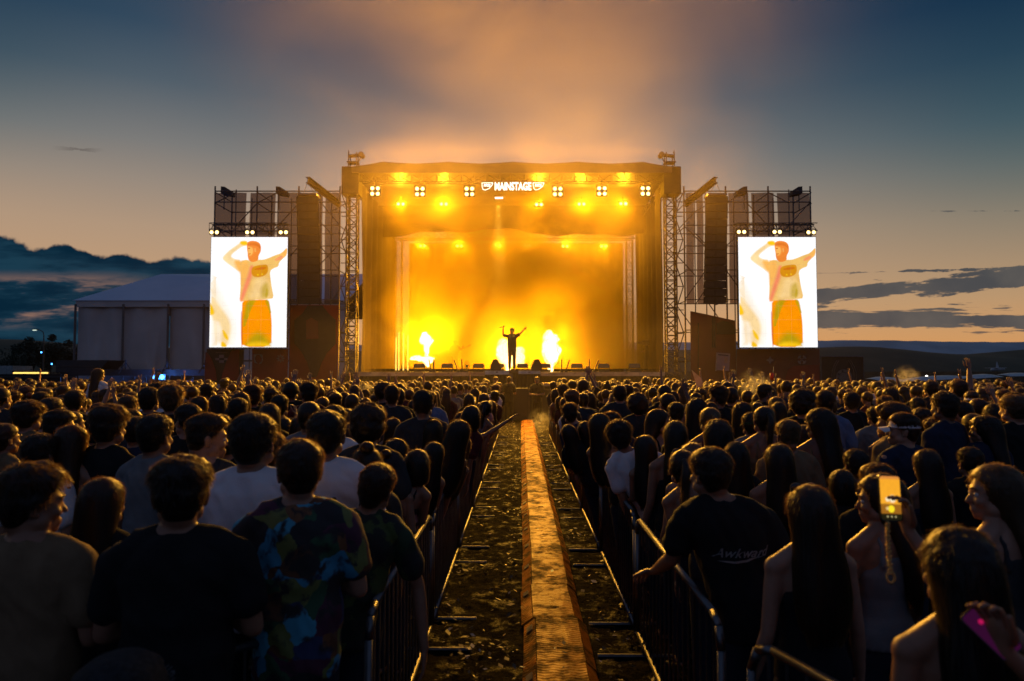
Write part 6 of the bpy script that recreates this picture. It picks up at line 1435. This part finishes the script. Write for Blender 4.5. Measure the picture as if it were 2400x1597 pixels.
for px_, pz in ((.0, .03), (.012, .005), (.02, -.045)): b.ell((px_, -.008, pz), (.0062, .003, .0062), nu=14, nv=8)
q = obj('screen_icon', b, mat('pink icon', emit=(.55, .008, .10), es=.8), None); q.parent = o
person(pp.x + .137, pp.y - .33, 1.585, 35, 'f_phone', 'long', 'brown', 'tank', 'black', sk='tan', label='person mostly outside the right edge holding the pink-lit phone', group='concert crowd')
def film(px, py, wpx, label, plabel, var='f_phone', rz=0, hs='long', hc='brown', tm='black'):
    d_ = .074 * F / (wpx * S); c = at(px, py, d_); s_ = min(1.06, max(.86, c.z / 1.63)); v_ = VARS[var]
    off = Vector((.085 if var == 'f_phone' else 0, .385, 1.63)) * s_; off = Matrix.Rotation(R(rz), 3, 'Z') @ off
    bx = c.x - off.x
    if abs(c.x) < 1.6: bx = min(bx, rl(c.y) - .26) if c.x < .2 else max(bx, rrt(c.y) + .26)
    c.x = bx + off.x
    person(bx, c.y - off.y, s_ * (v_['H'].translation.z + .117) + TT[hs], rz, var, hs, hc, 'tee', tm, label=label, group='concert crowd')
    phone(Vector((c.x, c.y, max(c.z, 1.63 * s_ - .08))), .074, .15, 0, plabel, 1.5)
for px, py, w_, l1, l2, var, hs, tm in (
  (182, 906, 10, 'person filming with a glowing phone at the far left', 'glowing phone held up at the far left', 'm_phone', 'crop', 'black'),
  (1139, 908, 8, 'woman filming near the thrust, left of the aisle', 'small glowing phone left of the thrust', 'f_phone', 'long', 'charcoal'),
  (1157, 922, 9, 'person filming over the left barrier close to the thrust', 'glowing phone nearest the aisle on the left side', 'f_phone', 'bob', 'black'),
  (1265, 916, 9.5, 'woman filming at the right barrier close to the thrust', 'glowing phone nearest the aisle on the right side', 'f_phone', 'long', 'black'),
  (1299, 921, 10, 'woman filming second from the right barrier', 'glowing phone second from the aisle on the right side', 'f_phone', 'long', 'wine'),
  (1318, 893, 9, 'man filming with raised phone in the rows right of the thrust', 'glowing phone above the heads right of the thrust', 'm_phone', 'crop', 'black'),
  (1336, 878, 7, 'person filming in the front rows below the effects jets', 'tiny glowing phone in the front rows below the effects jets', 'm_phone', 'crop', 'navy'),
  (1416, 908, 11, 'man filming left of the big afro', 'glowing phone left of the big afro', 'm_phone', 'crop', 'charcoal'),
  (1478, 880, 6, 'person filming in the front rows above the big afro', 'tiny glowing phone above the big afro', 'm_phone', 'crop', 'black'),
  (2246, 946, 13, 'woman checking a lit phone in the right crowd', 'lit phone held between two women in the right crowd', 'f_phone', 'long', 'cream')):
    film(px, py, w_, l1, l2, var, 0, hs, 'brown', tm)
HANDS = [(155, 880, 13, 'm_up', 'crop', 'grey', 'person with one arm raised at the far left below the lit tubes'), (258, 893, 9, 'f_up', 'long', 'black', 'woman raising her left arm beside the girl on shoulders'), (148, 872, 14, 'f_up', 'bob', 'navy', 'person stretching a thin arm up beside the trailer'),
 (398, 884, 12, 'm_up', 'crop', 'black', 'man with raised arm under the tent edge by the blue lamps'), (550, 850, 16, 'm_up', 'fade', 'wine', 'person with an arm stretched high in front of the checkered logo banner'), (579, 878, 14, 'm_up', 'crop', 'charcoal', 'person with raised hand in front of the leaf logo banner'),
 (785, 868, 14, 'm_both', 'crop', 'black', 'man with both hands up below the left roof tower'), (812, 866, 14, 'm_up', 'crop', 'grey', 'person with one hand up just right of the left roof tower'), (825, 876, 12, 'f_up', 'long', 'cream', 'woman waving her arm near the left smoke puff'),
 (890, 870, 15, 'm_up', 'crop', 'navy', 'person with one arm up below the left flame'), (1332, 852, 15, 'm_up', 'crop', 'black', 'person raising a dark arm right of the thrust'), (1362, 856, 15, 'f_up', 'bun', 'black', 'person raising an arm next to the dark arm right of the thrust'),
 (1690, 862, 13, 'm_up', 'crop', 'black', 'man raising his arm under the poster board'), (1737, 858, 14, 'f_up', 'long', 'charcoal', 'woman raising her hand below the right screen, near the smoke puff'), (1757, 866, 15, 'm_up', 'crop', 'wine', 'man raising his fist below the star logo'), (1852, 866, 14, 'm_up', 'fade', 'grey', 'man raising a hand below the knot logo')]
for px, py, d_, var, hs, tm, lab in HANDS:
    c = at(px, py - 9, d_); v_ = VARS[var]; s_ = min(1.06, max(.90, c.z / 2.08)); hx = .32 if var != 'f_up' else -.32
    bx = c.x - hx * s_
    if abs(bx) < 1.6: bx = min(bx, rl(d_) - .26) if bx < .2 else max(bx, rrt(d_) + .26)
    person(bx, d_, s_ * (v_['H'].translation.z + .117) + TT[hs], 0, var, hs, 'brown', 'tee', tm, label=lab, group='concert crowd')
# pointing woman by the left barrier
place(1068, 938, 36, 'f_point', -10, 'longwavy', 'chestnut', 'tank', 'black', 'woman stretching her arm out towards the thrust from the left barrier', d=8.2)
# girl on shoulders
c = at(228, 853, 13.0)
person(c.x, 13.1, 1.72, 0, 'm', 'crop', 'black', 'tee', 'charcoal', label='man carrying a girl on his shoulders, far left', group='concert crowd')
v_ = make_variant('f_sit', bodyspec(True, yaw=24))
for k in ('body', 'trousers'):
    for q in v_[k].vertices:
        if q.co.z < .86:
            t_ = (.86 - q.co.z); q.co.y += min(t_, .40) * .95 + (0 if t_ < .4 else 0); q.co.z = .86 - max(0, t_ - .40) * .9 - min(t_, .4) * .12
r = person(c.x, 13.0, 1.62, -8, 'f_sit', 'long', 'brown', 'tee', 'white', sk='tan', label='girl in a white top sitting on shoulders above the left crowd, long hair', group='concert crowd'); r.location.z = .46
# cup and paper held up
c = at(1776, 866, 14.2); o = empty('drink_cup', c, 'red drink cup held high below the right screen', 'cup'); b = MB(); b.rings([(c.z - .08, .032, .032, c.y, c.x), (c.z + .07, .045, .045, c.y, c.x)], 16); obj('cup', b, mat('red cup', (.5, .05, .03), .4, transl=((.7, .1, .05), .3)), o, True)
b = MB(); b.bar((c.x + .02, c.y, c.z + .04), (c.x + .04, c.y, c.z + .2), .005, 6); obj('straw', b, MATS['pale container paint'], o)
c2 = at(1776, 880, 14.2); v_ = VARS['m_up']; s_ = .93; person(c.x - .33, 14.1, 1.66, 0, 'm_up', 'crop', 'brown', 'tee', 'navy', label='man holding the red cup up below the right screen', group='concert crowd')
c = at(1606, 868, 15); b = MB(); b.poly([(c.x - .14, 15, c.z + .16), (c.x - .02, 15, c.z - .22), (c.x + .12, 15, c.z - .2), (c.x + .07, 15, c.z - .02)], .004); tag(obj('paper_sheet', b, mat('cream card', (.55, .45, .32), .6, transl=((.6, .45, .25), .3))), 'folded pale card held up in the crowd right of the stage', 'card')
person(c.x - .25, 15.1, 1.62, 0, 'm_up', 'crop', 'brown', 'tee', 'black', label='person holding up a pale card right of the stage', group='concert crowd')
# round woven ring at the bottom left (bag handle / basket rim)
c = at(272, 1576, 2.0); o = empty('straw_hat', c, 'dark round hat with a frayed woven brim at the bottom left edge', 'hat')
b = MB(); b.rings([(c.z - .1, .135, .15, c.y, c.x), (c.z - .03, .132, .147, c.y, c.x), (c.z + .045, .11, .125, c.y, c.x), (c.z + .075, .07, .08, c.y, c.x), (c.z + .085, .02, .02, c.y, c.x)], 28); obj('crown', b, cloth('woven hat', (.010, .011, .012), (.02, .021, .023), vs=60), o, True)
b = MB(); rr = random.Random(1)
for k in range(160): a = rr.uniform(0, 6.283); p = Vector((c.x + .132 * math.cos(a), c.y + .148 * math.sin(a), c.z - .02 + rr.uniform(-.02, .02))); b.bar(p, p + Vector((math.cos(a) * .012, math.sin(a) * .012, rr.uniform(-.012, .012))), .002, 4)
obj('fringe', b, cloth('hat fringe', (.10, .10, .10)), o)
person(c.x, c.y, c.z + .05, 0, 'f', 'bob', 'black', 'tee', 'black', label='short person under the dark woven hat at the bottom left edge', group='concert crowd')

# ------------------------------------------------------------------ performers
r = person(0.0, 29.75, 1.86, 178, 'singer', 'crop', 'black', 'tee', 'charcoal', sk='tan', lm='charcoal', label='singer in a boxy T-shirt on the thrust with microphone raised and one arm out', eyes=True, hat='cap', hatm='charcoal', z0=2.04)
bpy.context.view_layer.update()
s_ = r.scale.z; Wr = r.matrix_world @ Vector((.37, .135, 1.82))
b = MB(); b.bar(Wr, Wr + Vector((-.16, -.02, -.05)), .013, 8, .018); b.ell(Wr + Vector((.03, 0, .012)), (.028, .028, .028)); tag(obj('microphone', b, black, None, True), 'handheld microphone in the raised hand of the singer', 'microphone')
c = at(1067 / S, 860, 38.5); person(c.x, 38.5, 1.78, 170, 'guitar', 'messy', 'black', 'tee', 'black', sk='tan', label='guitarist in silhouette in the smoke left of the singer', z0=DECK)
o = empty('electric_guitar', (c.x, 38.2, DECK + 1.1), 'dark electric guitar with its neck pointing up to the right', 'guitar')
b = MB(); b.ell((c.x - .06, 38.22, DECK + 1.06), (.20, .03, .15)); b.ell((c.x + .08, 38.22, DECK + 1.11), (.13, .03, .12)); obj('body', b, mat('guitar lacquer', (.05, .02, .01), .25), o, True)
b = MB(); b.bar((c.x + .08, 38.2, DECK + 1.12), (c.x + .78, 38.15, DECK + 1.45), .022, 6); b.box((c.x + .84, 38.15, DECK + 1.48), (.16, .02, .07), Matrix.Rotation(-.45, 3, 'Y')); obj('neck', b, black, o)
c = at(1176 / S, 860, 41); person(c.x, 41, 1.50, 180, 'f', 'long', 'black', 'tee', 'black', sk='tan', label='long-haired musician in silhouette behind the singer\'s shoulder', z0=DECK)
c = at(1514 / S, 860, 37); person(c.x, 37, 1.74, 60, 'm_fold', 'crop', 'black', 'tee', 'black', label='stagehand in black behind the camera at the right side of the stage', z0=DECK)
o = empty('stage_camera', (c.x + .1, 36.6, DECK), 'dark video camera on a tripod at the right side of the stage', 'camera')
b = MB(); b.box((c.x - .1, 36.5, DECK + 1.55), (.35, .22, .25)); b.bar((c.x - .28, 36.5, DECK + 1.55), (c.x - .5, 36.45, DECK + 1.55), .07, 10); obj('body', b, black, o)
for a in (0, 2.1, 4.2): b = MB(); b.bar((c.x - .1, 36.5, DECK + 1.42), (c.x - .1 + .4 * math.cos(a), 36.5 + .4 * math.sin(a), DECK), .022); obj('leg', b, black, o)

# ------------------------------------------------------------------ more people pressed against the rails
rg = random.Random(23); HWD = dict(crop='short', quiff='brushed-up', fade='faded', messy='tousled', long='long straight', longwavy='long wavy', pony='ponytailed', bob='bobbed')
used_l = set()
for sg in (-1, 1):
    y_ = 4.3 if sg > 0 else 5.3
    while y_ < 17:
        rail = rrt(y_) if sg > 0 else rl(y_); fem = rg.random() < (.68 if y_ > 8 else .95); tl = math.radians(rg.uniform(3, 10)) * -sg
        bx = rail + sg * rg.uniform(.17, .30); hx = bx + math.tan(tl) * 1.6 - sg * .2
        if all((bx - a) ** 2 + (y_ - b_) ** 2 > .36 ** 2 for a, b_ in ALLP):
            hs = rg.choice(['long', 'long', 'longwavy', 'pony', 'bob'] if fem else ['crop', 'fade', 'messy', 'quiff']); hc = rg.choice(['black', 'brown', 'brown', 'chestnut', 'blond']); tm = rg.choice(['black', 'black', 'charcoal', 'navy', 'grey', 'wine', 'white', 'pink', 'tan'])
            var = ('f_' if fem else 'm_') + rg.choice(['lean', 'bend']) + ('L' if sg > 0 else 'R')
            if var == 'm_leanL': var = 'm_bendL'
            lab = f"{'woman' if fem else 'man'} with {HWD[hs]} {hc} hair, {tm} top, leaning on {'right' if sg > 0 else 'left'} barrier panel {int((y_ - 3.05) / 2.25) + 1}"
            if lab not in used_l:
                used_l.add(lab)
                person(bx, y_, rg.uniform(1.56, 1.70) if fem else rg.uniform(1.66, 1.82), rg.uniform(-14, 14), var, hs, hc, 'tank' if fem and rg.random() < .7 else 'tee', tm, sk=rg.choice(['fair', 'tan', 'tan']), label=lab, group='concert crowd', tilt=tl, hv=rg.randrange(2))
        y_ += rg.uniform(.42, .62)
for x_, yy, rz, lab in ((-.62, 26.3, 175, 'security guard in black standing in the pit, left of the aisle end'), (-.12, 26.6, -20, 'crew member in black standing by the cases at the aisle end'), (.95, 26.0, 170, 'security guard in black standing in the pit, right of the aisle end')):
    person(x_, yy, 1.8, rz, 'm_fold', 'crop', 'black', 'tee', 'black', sk='tan', lm='black', label=lab)
# ------------------------------------------------------------------ the rest of the packed crowd
rg = random.Random(11); cand = []
y_ = 4.4
while y_ < 23.5:
    x_ = -.80 * y_ - .3
    while x_ < .80 * y_ + .3:
        xx = x_ + rg.uniform(-.17, .17); yy = y_ + rg.uniform(-.2, .2)
        lim_l, lim_r = rl(yy) - .30, rrt(yy) + .30
        if (xx < lim_l or xx > lim_r):
            thin = .16 if xx < 0 else (.12 if xx / yy < .45 else .34)
            if yy < 7: thin = max(thin, .30)
            if rg.random() > thin: cand.append((xx, yy))
        x_ += .52
    y_ += .54
cand = [q for q in cand if all((q[0] - a) ** 2 + ((q[1] - b_) * .85) ** 2 > .40 ** 2 for a, b_ in ALLP)]
# keep what stands between the camera and people placed by hand free
def visible_conflict(q):
    for a, b_ in NEAR:
        if q[1] < b_ and abs(q[0] / q[1] - a / b_) < .16 / q[1] + .12 / b_ and b_ < 6.0: return True
    return False
NEAR = list(ALLP)
cand = [q for q in cand if not (q[1] < 6.0 and visible_conflict(q))]
cand.sort(key=lambda q: q[1])
NIND = 296 - len(ALLP)
near_, far_ = cand[:NIND], cand[NIND:]
def zone(x_, y_):
    px = (x_ / y_ * F + 1200) / S
    zs = ((130, 'under the far-left lit tubes'), (300, 'under the tent corner'), (478, 'under the tent wall'), (570, 'under left screen, left half'), (665, 'under left screen, right half'), (780, 'under the left speakers'), (880, 'under the left roof tower'), (985, 'under the left flame'), (1130, 'left of the thrust'), (1330, 'right of the thrust'), (1440, 'under the right jets'), (1560, 'under the right roof tower'), (1690, 'under the right speakers'), (1790, 'under right screen, left half'), (1888, 'under right screen, right half'), (2000, 'under the dial banner'), (2110, 'under the hill top'), (2240, 'under the long canopy'), (9999, 'near the right edge'))
    z_ = next(n_ for lim, n_ in zs if px < lim)
    return z_
HSM = ['crop'] * 5 + ['quiff', 'fade', 'fade', 'buzz', 'curly', 'messy', 'messy']; HSF = ['long'] * 5 + ['longwavy'] * 3 + ['bob', 'bun', 'pony', 'pony']
HW = dict(crop='short', quiff='brushed-up', fade='faded', buzz='buzz-cut', curly='curly', messy='tousled', long='long straight', longwavy='long wavy', bob='bobbed', bun='pinned-up', pony='ponytailed', afro='afro')
TW = dict(black='black', charcoal='charcoal', navy='navy', grey='grey', white='white', cream='cream', olive='olive', wine='dark red', blue='blue', tan='tan', green='green', pink='pink', red='red', floral='flower-print')
seen = {}; rows = []
for (xx, yy) in near_:
    fem = rg.random() < .45
    if fem: var = rg.choice(['f'] * 8 + ['f_hold'] * 3 + ['f_left'] * 2 + ['f_phone'] + (['f_up'] if yy > 8 else [])); hs = rg.choice(HSF); H = min(1.80, max(1.52, rg.gauss(1.635, .075)))
    else: var = rg.choice(['m'] * 8 + ['m_fold'] * 4 + ['m_right'] * 2 + ['m_left'] * 2 + ['m_phone'] + (['m_up', 'm_both'] if yy > 8 else [])); hs = rg.choice(HSM); H = min(1.90, max(1.62, rg.gauss(1.75, .085)))
    hc = rg.choice(['black'] * 3 + ['brown'] * 4 + ['chestnut', 'chestnut', 'blond']); tm = rg.choice(['black'] * 7 + ['charcoal'] * 4 + ['navy'] * 2 + ['grey', 'white', 'white', 'olive', 'wine', 'cream', 'tan', 'blue'])
    top = 'tank' if fem and rg.random() < .6 else 'tee'; hat = None; hatm = 'black'
    if rg.random() < .16 and hs in ('crop', 'fade'): hat = 'cap'; hatm = rg.choice(['black', 'white', 'navy', 'red', 'charcoal'])
    rz = rg.gauss(0, 15) + (-8 * xx / yy * 3) * .4 + (24 if xx / yy > .5 else 0) + (-22 if xx / yy < -.55 else 0)
    who = 'woman' if fem else 'man'
    hd = f'in a {TW[hatm]} cap' if hat else f'with {HW[hs]} {hc} hair'
    dp = 'near' if yy < 7.4 else 'mid-crowd' if yy < 10 else 'distant'
    lab = f"{dp} {who} {hd}, {TW[tm]} {'tank top' if top == 'tank' else 'top'}, {zone(xx, yy)}"
    rows.append((xx, yy, H, rz, var, hs, hc, top, tm, hat, hatm, lab))
cnt = {}
for q in rows: cnt[q[-1]] = cnt.get(q[-1], 0) + 1
for (xx, yy, H, rz, var, hs, hc, top, tm, hat, hatm, lab) in rows:
    person(xx, yy, H, rz, var, hs, hc, top, tm, sk=rg.choice(['fair', 'tan', 'tan', 'deep']), lm=rg.choice(['jeans', 'jeans', 'black', 'khaki', 'denim']), label=lab, group='concert crowd' if cnt[lab] == 1 else 'concert crowd, ' + lab, hat=hat, hatm=hatm, hv=rg.randrange(2), wid=rg.uniform(.96, 1.08))
# beyond these the heads run together: one mass towards the stage
def lowperson(fem, hs, seed, up=0):
    rr = random.Random(seed); b = MB()
    b.ell((0, .01, 1.62), (.068, .085, .105), nu=12, nv=8, mi=0); b.chain([(0, -.02, 1.46), (0, -.015, 1.57)], [.055, .052], 8, mi=0)
    k = .87 if fem else 1
    b.rings([(.95, .17 * k, .12, 0), (1.15, .155 * k, .11, 0), (1.33, .185 * k, .12, 0), (1.42, .165 * k, .1, -.01), (1.48, .07, .07, -.02)], 12, mi=2)
    for s in (-1, 1):
        if up and s == up: b.chain([(s * .10 * k, -.02, 1.46), (s * .19 * k, -.01, 1.43), (s * .25 * k, .05, 1.60)], [.05, .06, .05], 8, mi=2); b.chain([(s * .25 * k, .05, 1.60), (s * .29, .08, 1.74), (s * .31, .13, 1.95), (s * .32, .14, 2.0)], [.036, .034, .024, .03], 7, mi=0); b.chain([(s * .32, .14, 2.02), (s * .34, .15, 2.12)], [.012, .009], 5, mi=0); b.chain([(s * .30, .14, 2.02), (s * .29, .15, 2.11)], [.012, .009], 5, mi=0)
        else: b.chain([(s * .10 * k, -.02, 1.46), (s * .19 * k, -.01, 1.40), (s * .24 * k, .0, 1.16)], [.05, .06, .052], 8, mi=2); b.chain([(s * .24 * k, 0, 1.14), (s * .2 * k, .12, 1.02)], [.04, .03], 6, mi=0)
        b.chain([(s * .09, 0, .95), (s * .1, 0, .05)], [.09, .06], 6, mi=3)
    hr = {'afro': .055, 'curly': .035}.get(hs, .016)
    b.ell((0, -.018, 1.668), (.074 + hr, .094 + hr, .084 + hr), nu=14, nv=9, mi=1)
    if fem: b.rings([(1.70, .08, .09, -.03), (1.6, .09, .085, -.05), (1.5, .1, .05, -.085), (1.32, .1, .035, -.11), (1.2, .05, .015, -.11)], 12, mi=1)
    for i in range(130):
        d_ = Vector((rr.gauss(0, 1), rr.gauss(0, 1), abs(rr.gauss(0, 1)) + .05)).normalized(); p = Vector((0, -.018, 1.668)) + Vector((d_.x * (.074 + hr), d_.y * (.094 + hr), d_.z * (.084 + hr))); e = d_.orthogonal().normalized() * .004; q = p + (d_ + Vector((rr.gauss(0, .3), rr.gauss(0, .3), rr.gauss(0, .3)))) * rr.uniform(.008, .025)
        b.add([p - e, p + e, q], [(0, 1, 2)], 1)
    return np.array(b.v), b.f, b.m
TPL = [lowperson(False, 'crop', 1), lowperson(True, 'long', 2), lowperson(False, 'curly', 3), lowperson(False, 'crop', 4), lowperson(True, 'long', 5), lowperson(False, 'crop', 6)] * 7 + [lowperson(False, 'crop', 7, 1), lowperson(True, 'long', 8, -1)]
AV = []; AF = []; AM = []; off = 0
pal = ['black', 'black', 'black', 'charcoal', 'navy', 'grey', 'white', 'wine']; MI = {n_: 3 + i for i, n_ in enumerate(('black', 'charcoal', 'navy', 'grey', 'white', 'wine'))}
for (xx, yy) in far_:
    V, Fc, M = TPL[rg.randrange(len(TPL))]; s_ = rg.gauss(.957, .03); a = R(rg.gauss(0, 12) + (20 if xx / yy > .5 else 0)); ca, sa = math.cos(a), math.sin(a)
    V2 = V * s_; V2 = np.stack([V2[:, 0] * ca - V2[:, 1] * sa + xx, V2[:, 0] * sa + V2[:, 1] * ca + yy, V2[:, 2]], 1)
    AV.append(V2); hi = rg.choice((1, 1, 2)); ti = MI[rg.choice(pal)]
    AF += [tuple(i + off for i in f) for f in Fc]; AM += [0 if m == 0 else hi if m == 1 else ti if m == 2 else 3 for m in M]; off += len(V)
if AV:
    me = bpy.data.meshes.new('crowd'); me.from_pydata(np.concatenate(AV).tolist(), [], AF); me.polygons.foreach_set('material_index', AM); me.polygons.foreach_set('use_smooth', [True] * len(AF)); me.update()
    o = link('crowd', me, [SK['tan'], HM['black'], HM['brown']] + [CM[n_] for n_ in ('black', 'charcoal', 'navy', 'grey', 'white', 'wine')]); tag(o, 'far rows of the packed crowd, a mass of heads in front of the stage', kind='stuff')
# puffs of smoke over the heads
for px, py, d_, r_, lab in ((842, 893, 13, .20, 'small pale puff of smoke over heads below the left roof tower'), (1735, 888, 12, .34, 'pale puff of smoke over heads below the right screen'), (1243, 968, 15, .32, 'yellow puff of smoke at the right barrier beside the thrust'), (2086, 868, 22, .45, 'pale puff of smoke far right')):
    c = at(px, py, d_)
    b = MB(); b.ell((0, 0, 0), (r_ * 1.25, r_, r_))
    m = bpy.data.materials.new('puff'); m.use_nodes = True; T = NT(m.node_tree); T.n.clear(); out = T.new('ShaderNodeOutputMaterial'); pv = T.new('ShaderNodeVolumePrincipled'); co = T.new('ShaderNodeTexCoord').outputs['Object']
    ln_ = T.new('ShaderNodeVectorMath'); ln_.operation = 'LENGTH'; T.l.new(co, ln_.inputs[0]); fall = T.ss(T.m('DIVIDE', ln_.outputs['Value'], r_), 1.0, .2)
    T.l.new(T.m('MULTIPLY', T.m('MULTIPLY', fall, T.ss(T.noise(co, 2.2 / r_, 4, .6), .42, .62)), 1.6), pv.inputs['Density']); pv.inputs['Color'].default_value = (.95, .95, .95, 1); pv.inputs['Anisotropy'].default_value = .4; T.l.new(pv.outputs[0], out.inputs['Volume'])
    o = obj('smoke_puff', b, m); o.location = c; tag(o, lab, kind='stuff')
print('PEOPLE', len(ALLP), 'far', len(far_), 'shared labels', sum(v for v in cnt.values() if v > 1))
